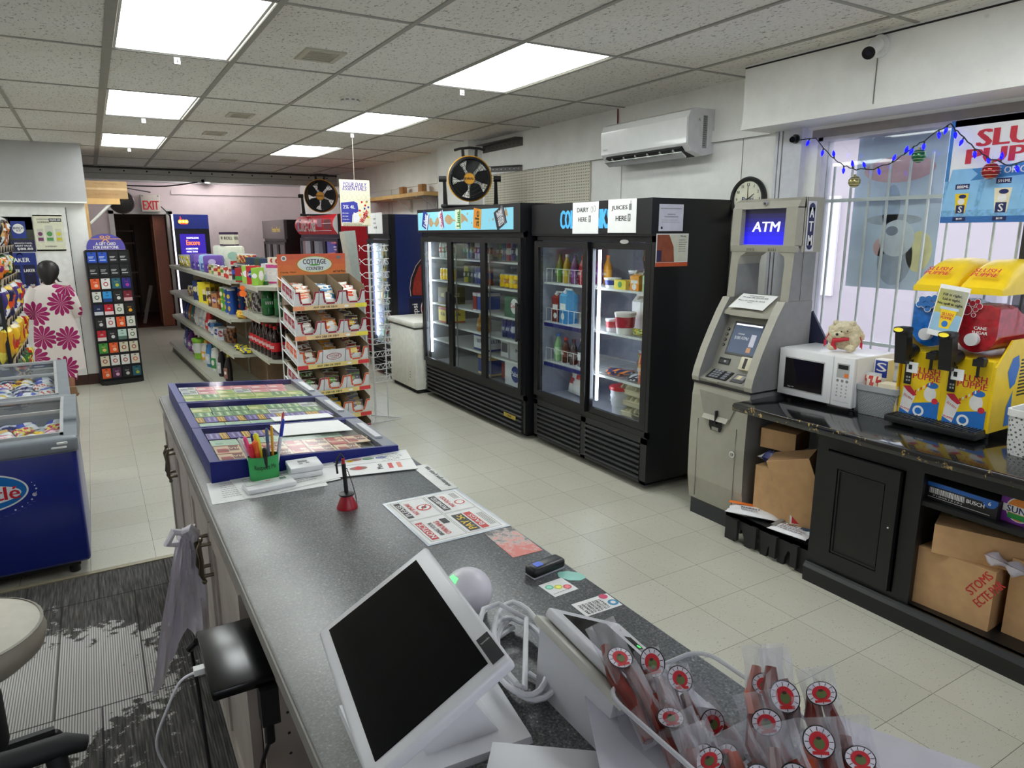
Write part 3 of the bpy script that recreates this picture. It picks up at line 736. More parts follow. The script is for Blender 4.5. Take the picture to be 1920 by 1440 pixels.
# --- three-door cooler
def hd2(h,w,z0,z1):
    h.box(-w,w,-.05,.02,z0-.01,z1,BODYBLK)
    F = frame((0,-.0505,0),(1,0,0),(0,0,1)); sky = mat((130,200,222),.4,em=.28); zc = (z0+z1)/2; a = z0+.012; b = z1-.03; wr = w-.10
    h.rect(-w+.02,wr,a,b,sky,M=F,z=.0008)
    amber = mat((190,160,120),.5); lg = mat((185,225,235),.5)
    r = random.Random(3)
    for k in range(26):
        x = r.uniform(-w+.05,wr-.03); z = r.uniform(a+.02,b-.02); h.disc((x,z),r.uniform(.004,.016),lg if k % 2 else amber,M=F,z=.0012,n=8)
    for x0,x1,zz in ((-.72,-.45,zc-.02),(-.35,.12,zc),(.70,.82,zc+.03)):
        pts = [(x0+(x1-x0)*i/8,zz+.03*math.sin(i*1.3)+.02) for i in range(9)]+[(x1-(x1-x0)*i/8,zz-.03+.02*math.sin(i*1.7)) for i in range(9)]
        h.poly([(p[0],p[1],.0014) for p in pts],amber,M=F)
    def can(x,ang,wd,c1,txt,tc,top=(225,230,235)):
        Q = F @ T(x,zc,.002) @ RZ(ang); H2 = (b-a)/2/math.cos(ang)
        sl = math.tan(ang)
        pts = lambda k: [(-wd*k,-H2+.0-(-wd*k)*(-sl) if False else -H2,0),(wd*k,-H2,0),(wd*k,H2,0),(-wd*k,H2,0)]
        hh = (b-a)/2/math.cos(ang)-wd*abs(math.tan(ang))*.4
        h.poly([(-wd,-hh,0),(wd,-hh,0),(wd,hh,0),(-wd,hh,0)],C_(c1),M=Q); h.poly([(wd*.45,-hh,.0002),(wd*.8,-hh,.0002),(wd*.8,hh,.0002),(wd*.45,hh,.0002)],C_(top),M=Q)
        if txt: h.text(txt,wd*1.1,C_(tc),(0,0),w=hh*1.5,z=.0006,M=Q,rot=PI/2)
    can(-.80,-.32,.075,(35,60,150),'Labatt',(240,240,245)); can(-.43,.25,.055,(215,225,235),'Soda',(200,40,60),(40,60,150)); can(-.07,0,.06,(225,235,205),'Lime',(40,130,60),(90,160,70))
    can(.30,-.12,.07,(240,150,30),'ale',(60,60,20),(245,190,60)); can(.70,.40,.085,(40,38,46),'OLD LAKE',(230,230,235),(120,120,130))
YC2,XF2 = 5.76,2.97
dw = 2.02/3
c2 = cooler('drinks_cooler','long black three-door glass cooler with blue can artwork along the header',YC2,XF2,2.02,1.945,.72,1.73,.40,1.68,
            [(-1.0,-1.0+dw,0,.045),(-1.0+dw,-1.0+2*dw-.005,0,.045),(-1.0+2*dw-.005,1.0-.02,0,.045)],header=hd2,louver='full',shelves=(.62,.80,1.0,1.24,1.47),led=(-.93,),liner=mat((120,124,126),.4),handle=True)
P2 = CX(YC2,XF2)
m = MB(); F = frame((.78,-.016,.165),(1,0,0),(0,0,1)); m.rect(-.10,.10,-.018,.018,mat((190,165,70),.3,.6),M=F); m.text('true',.02,INK,M=F,z=.001); m.build('badge',c2)
m = MB()
for x in (-.33,.34):
    for k in range(1): m.box(x-.012+.0*k,x-.002+.0*k,.045,.055,.42,1.6,SILVER)
m.build('shelf_standard',c2)
# --- single door cooler with soda side panel
def hd3(h,w,z0,z1): h.box(-w,w,-.02,.02,z0,z1,BODYBLK)
YC3,XF3 = 7.99,2.95
c3 = cooler('drinks_cooler','navy-sided single-door cooler with red bottle picture and round soda emblem',YC3,XF3,.74,1.925,.70,1.70,.38,1.65,
            [(-.36,.36,0,.05)],c_side=mat((24,38,92),.35),header=hd3,louver='full',shelves=(.62,.88,1.14,1.40),led=(-.30,),handle=False)
P3 = CX(YC3,XF3)
m = MB(); F = frame((.3702,0,0),(0,1,0),(0,0,1))
dk = mat((28,24,34),.35); rd = mat((150,42,34),.3,var=.25,vs=30); rm = mat((205,180,165),.3)
m.box(.370,.372,.0,.06,.06,1.925,BODYBLK)
bp = [(.46,1.62),(.46,1.52),(.40,1.45),(.30,1.34),(.235,1.20),(.215,1.08),(.225,.99)]
m.poly([(p[0],p[1],.001) for p in bp]+[(.69,.975,.001),(.69,1.60,.001),(.60,1.62,.001)],dk,M=F)
m.poly([(.43,1.44,.0016),(.33,1.32,.0016),(.27,1.18,.0016),(.245,1.05,.0016),(.25,1.0,.0016),(.69,.985,.0016),(.69,1.44,.0016)],rd,M=F)
for i in range(len(bp)-1): m.tube([F @ Vector((*bp[i],.001)),F @ Vector((*bp[i+1],.001))],.004,rm,5)
m.box(.15,.70,1,1.001,0,.001,dk,M=F); m.rect(.20,.69,.0+.70,.965,mat((20,22,55),.35),M=F,z=.0006)
n = 30; cx,cz,rr = .52,.835,.165
m.disc((cx,cz),rr+.008,WHITE,M=F,z=.0012,n=40)
def wave(x): return cz+.02+(x-cx)*.62+.035*math.sin((x-cx)*16)
def wave2(x): return cz-.055+(x-cx)*.18-.02*math.sin((x-cx)*14)
xs = [cx-rr+2*rr*i/n for i in range(n+1)]
up = []; dn_ = []
for x in xs:
    hh = math.sqrt(max(0,rr*rr-(x-cx)**2)); up.append((x,max(min(wave(x),cz+hh),cz-hh),cz+hh)); dn_.append((x,cz-hh,max(min(wave2(x),cz+hh),cz-hh)))
for arr,mm in ((up,RED),(dn_,mat((24,60,150),.35))):
    for i in range(n): m.poly([(arr[i][0],arr[i][1],.0018),(arr[i+1][0],arr[i+1][1],.0018),(arr[i+1][0],arr[i+1][2],.0018),(arr[i][0],arr[i][2],.0018)],mm,M=F)
m.text('pepsi',.085,WHITE,(.285,.80),M=F,rot=PI/2,z=.0014)
m.build('side_graphic',c3)
# --- red three-door cooler
def hd4(h,w,z0,z1):
    red = mat((200,22,40),.35,em=.12); n = 8
    for k in range(n):
        a0,a1 = k/n,(k+1)/n; f = lambda a: (-.02-.07*math.sin(PI*a),z0+(z1-z0)*a)
        h.add([(-w,f(a0)[0],f(a0)[1]),(w,f(a0)[0],f(a0)[1]),(w,f(a1)[0],f(a1)[1]),(-w,f(a1)[0],f(a1)[1])],[(0,1,2,3)],red,True)
    h.box(-w,w,-.02,.02,z0,z1,BODYBLK)
    for sx in (-w,w): h.poly([(sx,f_(k/8)[0],f_(k/8)[1]) for k in range(9)] if False else [(sx,-.02-.07*math.sin(PI*k/8),z0+(z1-z0)*k/8) for k in range(9)],LGREY)
    F = frame((0,-.093,0),(1,0,0),(0,0,1)); zc = (z0+z1)/2
    h.text('Coca-Cola',.19,WHITE,(-.28,zc),w=.95,M=F,shear=.25,z=.003); h.rect(.0,w-.05,zc+.01,zc+.018,WHITE,M=F); h.rect(.1,w-.05,zc-.085,zc-.078,WHITE,M=F)
    h.rect(.28,.52,zc-.03,zc+.085,mat((185,130,150),.4),M=F,z=.001); h.rect(-.85,-.72,zc-.09,zc+.05,mat((170,150,200),.4),M=F,z=-.001); h.rect(.60,.95,zc-.06,zc+.07,mat((120,40,40),.4),M=F,z=-.002)
YC4,XF4 = 10.47,2.93
c4 = cooler('drinks_cooler','red-sided three-door soda cooler with curved red script header',YC4,XF4,2.04,1.97,.74,1.70,.40,1.65,
            [(-1.0,-.34,0,.06),(-.33,.33,0,.06),(.34,1.0,0,.06)],c_side=mat((165,20,34),.35),header=hd4,shelves=(.62,.88,1.14,1.40),led=(-.6,),handle=False)
P4 = CX(YC4,XF4)
# --- frozen food upright
def hd5(h,w,z0,z1):
    h.box(-w,w,-.03,.02,z0,z1,mat((98,92,94),.4)); h.text('Frozen Food',.09,mat((235,205,60),.4),(.25,(z0+z1)/2),w=.62,M=frame((0,-.03,0),(1,0,0),(0,0,1)))
c5 = cooler('freezer_cabinet','black upright freezer with grey header and yellow lettering at the back',13.45,2.95,1.76,1.95,.74,1.62,.40,1.62,
            [(-.87,-.30,0,.07),(-.29,.28,0,.07),(.29,.87,0,.07)],header=hd5,shelves=(.7,1.0,1.3),led=(),handle=False,liner=mat((205,205,215),.4))
c5['category'] = 'freezer'
# --- chest freezer
cf = thing('chest_freezer','white chest freezer with closed lid between the coolers','freezer',(2.87,6.82,0))
W2 = mat((242,242,232),.4)
m = MB(); m.rbox(0,.66,0,.75,.04,.71,.02,W2); m.box(.03,.63,.03,.72,.0,.05,MATBLK); m.build('body',cf)
m = MB(); m.rbox(-.012,.67,-.01,.76,.722,.785,.02,W2); m.box(0,.65,.005,.745,.708,.724,mat((90,90,88),.6)); m.build('lid',cf)
m = MB(); F = frame((0,.75,0),(0,-1,0),(0,0,1))
for k in range(3): m.rect(.58,.60,.16+.03*k,.17+.03*k,GREY,M=F,z=.001)
m.cyl((-.012,.17,.14),(0,.17,.14),.01,LGREY,8); m.build('drain_plug',cf)

# ---------------------------------------------------------------- goods inside the coolers
RB = R(-90)
def row(P,z,x0,dx,y,items,where,group):
    a = Vector(P(x0,y,z)); b = Vector(P(x0+dx,y,z)); shelf_row(items,a,b-a,RB,where,group)
def bot(liq,lab,cap,d,h=.22,r=.033,nm='bottle'): return (m_bottle(liq,lab,cap,r,h),nm,d,'bottle')
L = [bot((110,140,60),(90,160,60),(60,120,40),'green juice bottle'),bot((205,175,60),(215,200,90),(230,230,230),'pale yellow juice bottle'),bot((120,60,120),(140,80,160),(90,40,110),'purple juice bottle'),
     bot((170,30,50),(190,50,70),(200,30,40),'red juice bottle'),bot((220,150,40),(235,170,50),(240,120,30),'orange juice bottle')]
row(P1,1.331,-.53,.10,.13,L,'top left shelf, sliding cooler','juice bottles in the sliding cooler')
row(P1,1.331,-.50,.10,.26,[L[1],L[0],L[3],L[2],L[4]],'row behind, sliding cooler top shelf','juice bottles in the sliding cooler')
row(P1,1.021,-.53,.125,.13,[(m_carton((110,40,35),(150,45,40)),'juice_carton','dark red juice carton','carton'),(m_carton((60,140,205),(90,170,225),h=.27,w=.105),'milk_carton','tall blue milk carton with white cap','carton'),None,
    (m_bottle((225,225,130),(200,200,90),(235,235,235),.04,.26),'bottle','pale yellow lemonade bottle','bottle')],'middle left shelf, sliding cooler','cartons in the sliding cooler')
row(P1,.701,-.54,.105,.13,[bot((150,200,140),(190,230,180),(60,110,190),'pale green water bottle'),bot((90,40,30),(120,50,40),(200,40,30),'brown iced tea bottle',.20),bot((60,40,40),(90,60,60),(30,30,30),'dark soft drink bottle',.2),
    bot((50,50,70),(210,210,220),(235,235,235),'dark bottle with white label',.22),bot((170,180,170),(200,210,200),(220,230,220),'clear water bottle',.24)],'lowest left shelf, sliding cooler','bottles in the sliding cooler')
place(m_bag(.25,.30,.07,(200,35,45),(235,235,235),(235,232,230),4,0,'MILK',(255,255,255)),'milk_bag','red and white bag of milk leaning on the cooler floor','bag',P1(-.40,.20,.44),(R(-16),R(0),RB-R(8)))
row(P1,1.331,.13,.135,.13,[(m_tub((235,238,245),(40,60,150),r=.06,h=.07),'margarine_tub','white and navy food tub','tub'),(m_box(.12,.1,.06,(235,215,70),(80,150,70),style=1),'butter_box','yellow butter box','box'),
    (m_carton((240,150,50),(245,170,70),w=.085,h=.12),'cream_carton','small orange cream carton','carton'),(m_carton((170,205,160),(190,220,180),w=.09,h=.13),'cream_carton','small green cream carton','carton')],'top right shelf, sliding cooler','dairy in the sliding cooler')
row(P1,1.331,.18,.15,.3,[(m_tub((200,200,205),(90,90,100),r=.055,h=.12),'food_tub','grey-white food tub','tub'),(m_tub((190,190,190),(70,70,80),r=.055,h=.12),'food_tub','grey food tub','tub'),(m_tub((220,220,220),(70,120,80),r=.055,h=.13),'food_tub','white and green food tub','tub')],'behind the tubs, sliding cooler top shelf','tubs at the back of the top shelf')
row(P1,1.021,.13,.15,.13,[(m_tub((220,220,225),(190,60,70),r=.045,h=.09),'yogurt_cup','small white yogurt cup','tub'),(m_tub((240,238,235),(190,40,60),(235,230,230),.075,.15),'yogurt_tub','big white yogurt tub with red print','tub'),
    (m_loaf(.14,.06,.05,(200,180,60),(90,140,60),3),'cheese_package','low yellow cheese package','package'),(m_bottle((225,120,60),(235,130,50),(240,240,240),.04,.27),'juice_bottle','tall orange juice bottle with white cap','bottle')],'middle right shelf, sliding cooler','dairy in the sliding cooler')
row(P1,1.021,.26,.10,.28,[(m_carton((235,235,238),(240,240,240),h=.27),'milk_carton','cow-print white milk carton','carton'),(m_carton((235,235,238),(235,235,235),h=.27),'milk_carton','white milk carton','carton'),(m_carton((150,60,60),(160,90,90),h=.2),'milk_carton','dull red carton','carton')],'behind the yogurt in the sliding cooler','cartons behind the yogurt')
row(P1,.701,.20,.2,.17,[(m_loaf(.24,.16,.045,(40,45,90),(220,130,60),5),'snack_package','flat navy and orange food package','package'),(m_loaf(.2,.14,.04,(40,40,60),(200,205,215),6),'snack_package','flat dark food package','package')],'lowest right shelf, sliding cooler','packages in the sliding cooler')
place(m_bag(.26,.16,.10,(120,140,60),(170,60,60),(90,120,60),8,2),'salad_bag','clear bag of green and red vegetables on lower shelf','bag',P1(.30,.35,.71),(0,0,RB))
place(m_bag(.28,.17,.10,(110,80,70),(150,60,80),(150,130,90),9,2),'fruit_bag','bag of reddish brown fruit behind, lower shelf','bag',P1(.42,.5,.71),(0,0,RB))
place(m_bottle((215,90,60),(225,140,60),(240,240,240),.038,.27),'juice_bottle','orange-red juice bottle, white cap, on lowest right shelf','bottle',P1(.50,.12,.70),(0,0,RB))
place(m_bottle((225,225,220),(200,200,200),(240,240,240),.038,.24),'milk_bottle','white milk bottle at the right edge of lowest shelf','bottle',P1(.59,.14,.70),(0,0,RB))
place(m_tub((190,190,196),(200,200,205),(200,45,50),.10,.20),'storage_tub','clear tub with red lid on the cooler floor','tub',P1(.20,.20,.42),(0,0,RB))
for k,(x,z) in enumerate(((.40,.42),(.40,.50),(.40,.58),(.545,.42))): place(m_eggs(),'egg_carton','beige egg carton, ' + ['lowest of its stack','middle of its stack','topmost of its stack','at the right edge of the cooler floor'][k],'egg carton',P1(x-.04,.24+(.0 if k < 3 else -.0),z),(0,0,RB+R(90)),'egg cartons in the cooler')
for k in range(4): place(m_loaf(.16,.14,.045,(190,185,170),(150,120,90),20+k),'meat_package','flat wrapped package in a pile, %s from the floor' % ORD[k],'package',P1(.12,.46,.42+.047*k),(0,0,RB+.1*k),'wrapped packages on the cooler floor')
for k in range(3):
    place(m_bag(.16,.22,.08,(110,80,70),(150,110,90),(90,70,60),30+k,2),'snack_bag','brown plastic bag hung at the cooler top, %s from the left' % ORD[k],'bag',P1(.20+.17*k,.42,1.44),(0,0,RB),'bags at the cooler top')
# three-door cooler
def can(c1_,c2_,d,h=.122): return (m_can(c1_,c2_,h=h),'drink_can',d,'can')
G2 = 'drinks in the three-door cooler'
row(P2,1.471,-.82,.075,.14,[bot((225,225,225),(200,60,50),(220,220,220),'white and red bottle',.2),bot((220,225,225),(60,120,80),(220,220,220),'white and green bottle',.2),can((215,215,220),(200,60,50),'tall white and red can',.168),bot((200,190,170),(150,110,60),(90,60,30),'amber bottle',.2)],'top shelf, first door, three-door cooler',G2)
row(P2,1.241,-.82,.075,.14,[can((240,205,40),(230,180,30),'yellow can'),can((240,205,40),(245,220,80),'yellow can with light band'),can((240,205,40),(235,190,30),'yellow can'),can((240,205,40),(235,190,30),'yellow can')],'second shelf, first door, three-door cooler',G2)
place(m_box(.22,.2,.17,(110,105,60),(60,60,40),'AXE',(230,220,160)),'beer_case','olive beer case behind the first door, third shelf','case',P2(-.72,.18,1.0),(0,0,RB))
place(m_box(.22,.2,.16,(238,215,90),(180,70,50),'Kilk',(50,40,30),style=3),'beer_case','yellow beer case behind the first door, low shelf','case',P2(-.72,.18,.81),(0,0,RB))
row(P2,1.471,-.27,.072,.14,[can((60,60,70),(60,120,90),'dark green tall can',.168),can((50,60,110),(80,80,90),'dark blue tall can',.168),can((90,80,50),(150,140,60),'olive tall can',.168),can((200,200,205),(170,50,60),'silver and red tall can',.168),can((200,200,205),(60,60,150),'silver and blue tall can',.168),can((180,50,50),(200,200,205),'red tall can',.168),can((200,200,205),(170,50,60),'silver and red tall can',.168)],'top shelf, middle door, three-door cooler',G2)
row(P2,1.241,-.27,.072,.14,[can((180,170,60),(80,90,50),'yellow tall can',.168),can((70,90,60),(60,70,50),'green tall can',.168),can((50,60,80),(70,80,110),'slate tall can',.168),can((60,70,120),(120,130,170),'blue tall can',.168),can((40,60,150),(200,205,215),'bright blue tall can',.168),can((40,60,150),(200,205,215),'bright blue tall can',.168),can((150,40,50),(40,60,150),'red and blue tall can',.168)],'second shelf, middle door, three-door cooler',G2)
place(m_box(.075,.2,.17,(140,50,50),(200,200,210),style=3),'beer_case','narrow dark red beer case, middle door, third shelf','case',P2(.02,.16,1.0),(0,0,RB))
place(m_box(.075,.2,.17,(50,80,160),(200,200,210),style=3),'beer_case','narrow blue beer case, middle door, third shelf','case',P2(.11,.16,1.0),(0,0,RB))
row(P2,.801,-.02,.072,.14,[bot((170,120,50),(190,150,60),(200,180,60),'amber beer bottle',.16),bot((170,120,50),(190,150,60),(200,180,60),'amber beer bottle',.16),bot((170,120,50),(190,150,60),(200,180,60),'amber beer bottle',.16)],'fourth shelf, middle door, three-door cooler',G2)
place(m_box(.25,.22,.16,(215,218,225),(40,55,140),'ULTRA',(40,50,100),style=3),'beer_case','white beer case with ULTRA lettering, middle door','case',P2(.06,.2,.63),(0,0,RB))
place(m_box(.24,.22,.18,(35,65,150),(220,190,120),style=3),'beer_case','blue beer case on the floor, middle door','case',P2(.10,.22,.40),(0,0,RB))
row(P2,1.471,.38,.078,.14,[can((70,110,70),(50,70,60),'green tall can',.168),can((60,90,130),(90,120,140),'teal tall can',.168),can((150,40,60),(200,200,205),'crimson tall can',.168),can((90,60,130),(70,60,90),'purple tall can',.168),can((40,110,70),(210,210,215),'green and white tall can',.168),can((170,40,50),(60,130,90),'red and green tall can',.168),can((170,40,50),(60,60,130),'red and blue can',.168)],'top shelf, third door, three-door cooler',G2)
row(P2,1.241,.42,.078,.14,[can((245,205,30),(235,185,20),'yellow can'),can((245,205,30),(200,130,30),'yellow and amber can'),can((245,205,30),(240,215,90),'yellow can'),can((245,205,30),(180,140,40),'yellow and brown can'),can((235,215,120),(245,205,30),'pale yellow can'),can((245,205,30),(235,185,20),'yellow can')],'second shelf, third door, three-door cooler',G2)
place(m_box(.34,.22,.18,(70,105,85),(225,225,225),'Coors',(170,40,45),style=1),'beer_case','green beer case with white round label, third door','case',P2(.69,.2,1.0),(0,0,RB))
row(P2,.801,.46,.075,.14,[can((35,45,110),(60,70,140),'navy tall can',.168),can((35,45,110),(60,70,140),'navy tall can',.168),can((35,45,110),(200,205,220),'navy can with white band',.168),can((35,55,150),(210,215,225),'blue can with white band',.168),can((35,55,150),(60,80,170),'royal blue tall can',.168),can((35,45,110),(60,70,140),'navy tall can',.168)],'fourth shelf, third door, three-door cooler',G2)
place(m_box(.13,.2,.15,(200,200,205),(90,90,100),style=2),'beer_case','small grey beer case, third door, fifth shelf','case',P2(.50,.2,.63),(0,0,RB))
place(m_box(.30,.22,.155,(170,170,174),None,'Mill',(25,25,30),style=2),'beer_case','silver beer case with black script, third door','case',P2(.76,.2,.63),(0,0,RB))
place(m_box(.36,.24,.2,(225,225,230),(35,60,140),'Pabst',(240,240,245),style=1),'beer_case','white beer case with blue round emblem on the floor, third door','case',P2(.72,.2,.40),(0,0,RB))
place(m_box(.12,.2,.19,(150,50,55),(50,60,120),style=3),'beer_case','narrow red and blue beer case on the floor, third door','case',P2(.44,.24,.40),(0,0,RB))
# soda cooler by the chest freezer
cols3 = [((210,215,220),(150,170,160)),((120,150,110),(190,200,190)),((200,170,60),(220,180,60)),((60,80,160),(90,100,170)),((90,160,110),(170,200,180)),((170,60,60),(200,200,205))]
for k,(z,nmz) in enumerate(((1.401,'top'),(1.141,'second'),(.881,'third'),(.621,'fourth'),(.382,'lowest'))):
    it = [bot(cols3[(j+k) % 6][0],cols3[(j*2+k) % 6][1],(220,220,225),['clear','green','golden','blue','pale green','red'][(j+k) % 6]+' soft drink bottle',.2) for j in range(6)]
    row(P3,z,-.26,.10,.13,it,'%s shelf, navy cooler' % nmz,'bottles in the navy cooler')
for k,(z,nmz) in enumerate(((1.401,'top'),(1.141,'second'))):
    it = [bot([(190,60,40),(120,60,110),(60,30,25)][(j+k) % 3],[(230,110,40),(200,190,200),(190,30,40)][(j+k) % 3],(200,40,40),['orange','purple','cola'][(j+k) % 3]+' soft drink bottle',.21) for j in range(5)]
    row(P4,z,.44,.11,.13,it,'%s shelf, right door, red cooler' % nmz,'bottles in the red cooler')

# ---------------------------------------------------------------- papers taped on the coolers
def sheet(name,label,M,w,h,draw,cat='sign',base=PAPER,group=None,t=.0012,thick=None):
    """a sheet whose face is the XY plane of M (origin at its centre)"""
    loc = M.translation.copy(); Q = M.copy(); Q.translation = (0,0,0)
    m = MB(Q); m.box(-w/2,w/2,-h/2,h/2,-t,0,base); draw(m,w,h)
    o = m.build(name,loc=loc); return tag(o,label,cat,group)
FX = lambda x,y,z: frame((x,y,z),(0,-1,0),(0,0,1))
def d_dairy(m,w,h):
    m.text('DAIRY',.032,INK,(-.03,.055),w=.13); m.text('HERE',.030,INK,(-.03,-.01),w=.10); m.rect(.04,.065,-.03,.015,GREY,z=.0006); m.text('!',.03,PAPER,(.0525,-.008),z=.001)
    for c,rr in (((.075,.055),0),((.105,.06),0)):
        m.disc(c,.013,INK,z=.0006,ry=.020); m.disc(c,.0105,PAPER,z=.001,ry=.0175)
def d_juice(m,w,h):
    m.text('JUICES',.034,INK,(-.025,.05),w=.16); m.text('HERE',.032,INK,(-.005,-.015),w=.11); m.rect(.06,.088,-.035,.012,GREY,z=.0006); m.text('?',.03,PAPER,(.074,-.012),z=.001)
    m.rect(.07,.095,.035,.075,GREY,z=.0006); m.rect(.085,.089,.075,.095,INK,z=.0006)
sheet('paper_sign','white paper sign reading DAIRY HERE taped on the cooler header',FX(XF1-.0375,4.00,1.815),.30,.215,d_dairy)
sheet('paper_sign','white paper sign reading JUICES HERE taped on the cooler header',FX(XF1-.0375,3.605,1.82),.285,.215,d_juice)
FY = lambda x,y,z: frame((x,y,z),(1,0,0),(0,0,1))
def d_note(m,w,h): m.lines(-.09,.09,.055,1,.01,.003,INK); m.text('REQUIRED NOTICE',.006,INK,(0,.02)); m.lines(-.06,.06,.005,1,.01,.003,INK); m.lines(-.08,.08,-.015,2,.012,.002,GREY); m.rect(-.085,-.07,-.07,-.055,INK,z=.0006)
sheet('paper_notice','plain white typed notice on the black cooler side, the upper one',FY(3.155,YC1-.6915,1.805),.205,.165,d_note,base=mat((222,222,238),.5))
def d_warn(m,w,h):
    m.rect(-w/2+.008,w/2-.008,-h/2+.03,h/2-.008,mat((222,222,205),.5),z=.0005)
    m.poly([(-.13,.095,.0009),(-.03,.095,.0009),(.01,.02,.0009),(.02,-.075,.0009),(-.13,-.075,.0009)],mat((150,80,55),.6,var=.2),)
    m.rect(-w/2,w/2,-h/2,-h/2+.025,mat((205,90,50),.5),z=.0007); m.rect(-.13,-.09,-.07,0,mat((60,50,90),.5),z=.0012)
    m.text('Warning',.012,INK,(.09,.085),z=.001); m.lines(.055,.13,.062,6,.014,.004,GREY,z=.001)
sheet('warning_poster','brown and cream warning poster taped on the black cooler side',FY(3.175,YC1-.6915,1.605),.275,.205,d_warn)
def d_pl(m,w,h):
    m.rect(.04,.045,-h/2,h/2,LGREY,z=.0005); m.text('DAIRY',.02,INK,(-.0,.05)); m.text('FOOD',.02,INK,(0,.0)); m.text('HERE',.02,INK,(0,-.05)); m.rect(.045,.065,-.065,-.035,INK,z=.0006)
sheet('paper_sign','pair of white paper sheets on the navy cooler header',FX(XF3-.0215,8.06,1.83),.50,.24,d_pl)
# ================================================================ right-hand wall and snack bar
# --- split air conditioner
ac = thing('air_conditioner','white wall-mounted air conditioner with open louvre under the ceiling','air conditioner',(WX,4.0,2.22))
AW = mat((226,226,224),.18,coat=.4,var=.02); AWs = mat((214,214,218),.35)
m = MB(); pr = [(-.24,.075),(-.243,.24),(-.225,.285),(-.17,.305),(0,.305),(0,.02),(-.10,.0),(-.20,.03)]
m.prism(pr,-.46,.46,'y',AW,m_cap=AWs); m.build('housing',ac)
m = MB(); m.prism([(-.246,.078),(-.250,.24),(-.244,.24),(-.240,.078)],-.455,.455,'y',AW); m.text('TOSOT',.012,GREY,M=frame((-.2495,.40,.11),(0,-1,0),(0,0,1))); m.build('front_panel',ac)
m = MB(); m.prism([(-.235,.062),(-.10,.012),(-.11,.0),(-.245,.045)],-.40,.40,'y',mat((20,20,22),.6))
m.build('air_outlet',ac)
m = MB(); m.prism([(-.20,-.012),(-.245,.02),(-.242,.026),(-.195,-.004)],-.41,.41,'y',AW)
for k in range(6): y = -.33+.13*k; m.prism([(-.245,.045),(-.20,.0),(-.205,-.004),(-.25,.035)],y-.004,y+.004,'y',LGREY); m.box(-.252,-.247,y-.004,y+.085,.018,.022,LGREY)
m.build('louvre',ac)
m = MB(); F = frame((-.05,-.4605,.17),(1,0,0),(0,0,1)); m.rect(-.055,-.015,-.12,.09,mat((150,150,150),.5),M=F); m.lines(-.052,-.018,.08,14,.014,.004,INK,M=F,z=.001); m.text('A',.02,GREY,(-.09,.06),M=F); m.build('spec_label',ac)
tag(MB().tube([(WX-.008,4.56,CZ-.005),(WX-.01,4.555,2.60),(WX-.012,4.55,2.52)],.006,mat((120,40,40),.5)).build('power_cable'),'short dark red cable rising from the air conditioner to the ceiling','cable')
# --- clock
ck = thing('wall_clock','round black-rimmed wall clock behind the cash machine','clock',(WX,3.20,1.925))
Q = frame((0,0,0),(0,-1,0),(0,0,1))
m = MB(); m.lathe([(.138,0),(.142,.018),(.132,.034),(.118,.030),(.112,.018)],BLACK,40,M=Q,cap=False); m.build('rim',ck)
m = MB(); m.lathe([(.115,.001),(.115,.016),(1e-4,.016)],mat((228,228,205),.5),36,M=Q,cap=False)
for h in range(12): a = PI/2-h*PI/6; m.text(str(h or 12),.018,INK,(.092*math.cos(a),.092*math.sin(a)),z=.0175,M=Q)
m.text('Pepsi',.04,mat((30,60,110),.5),(-.0,-.005),w=.09,z=.0172,M=Q); m.build('dial',ck)
m = MB(); m.poly([(-.003,-.01,.019),(.003,-.01,.019),(.002,.085,.019),(-.002,.085,.019)],mat((70,40,40),.5),M=Q @ RZ(R(2))); m.poly([(-.004,-.01,.0195),(.004,-.01,.0195),(.002,.06,.0195),(-.002,.06,.0195)],INK,M=Q @ RZ(R(-58))); m.disc((0,0),.006,INK,z=.02,M=Q); m.build('hands',ck)
# --- pegboard, steel brackets, timber shelf
def f_peg(nt,b,m):
    tc = N(nt,'ShaderNodeTexCoord'); vm = N(nt,'ShaderNodeVectorMath',operation='SCALE'); vm.inputs['Scale'].default_value = 1/.0254; nt.links.new(tc.outputs['Object'],vm.inputs[0])
    fr = N(nt,'ShaderNodeVectorMath',operation='FRACTION'); nt.links.new(vm.outputs[0],fr.inputs[0])
    sp = N(nt,'ShaderNodeSeparateXYZ'); nt.links.new(fr.outputs[0],sp.inputs[0])
    cb = N(nt,'ShaderNodeCombineXYZ'); nt.links.new(sp.outputs['Y'],cb.inputs['X']); nt.links.new(sp.outputs['Z'],cb.inputs['Y'])
    ds = N(nt,'ShaderNodeVectorMath',operation='DISTANCE'); ds.inputs[1].default_value = (.5,.5,0); nt.links.new(cb.outputs[0],ds.inputs[0])
    nt.links.new(ramp(nt,ds.outputs['Value'],[(.17,lin((60,55,48))),(.23,lin((214,208,188)))]),b.inputs['Base Color'])
pegm = nodes_mat('perforated_board',f_peg)
tag(MB().box(0,.012,0,1.86,0,.43,pegm).build('pegboard',loc=(WX-.016,4.90,1.955)),'cream perforated pegboard on the wall above the coolers','pegboard')
STEEL = mat((92,90,88),.45,.7)
m = MB(); m.box(-.09,0,0,.80,0,.006,STEEL); m.box(-.006,0,0,.80,-.07,0,STEEL)
for k in range(9): m.disc((.05+.085*k,-.035),.012,INK,M=frame((-.0065,.80,0),(0,-1,0),(0,0,1)),z=.001,n=10,ry=.006)
tag(m.build('steel_bracket',loc=(WX-.002,6.0,2.615)),'dark slotted steel angle fixed under the ceiling','bracket')
m = MB(); m.box(-.05,0,0,.62,0,.006,STEEL); m.box(-.006,0,0,.62,-.05,0,STEEL)
for k in range(7): m.disc((.05+.085*k,-.025),.012,LGREY,M=frame((-.0065,.62,0),(0,-1,0),(0,0,1)),z=.001,n=10,ry=.006)
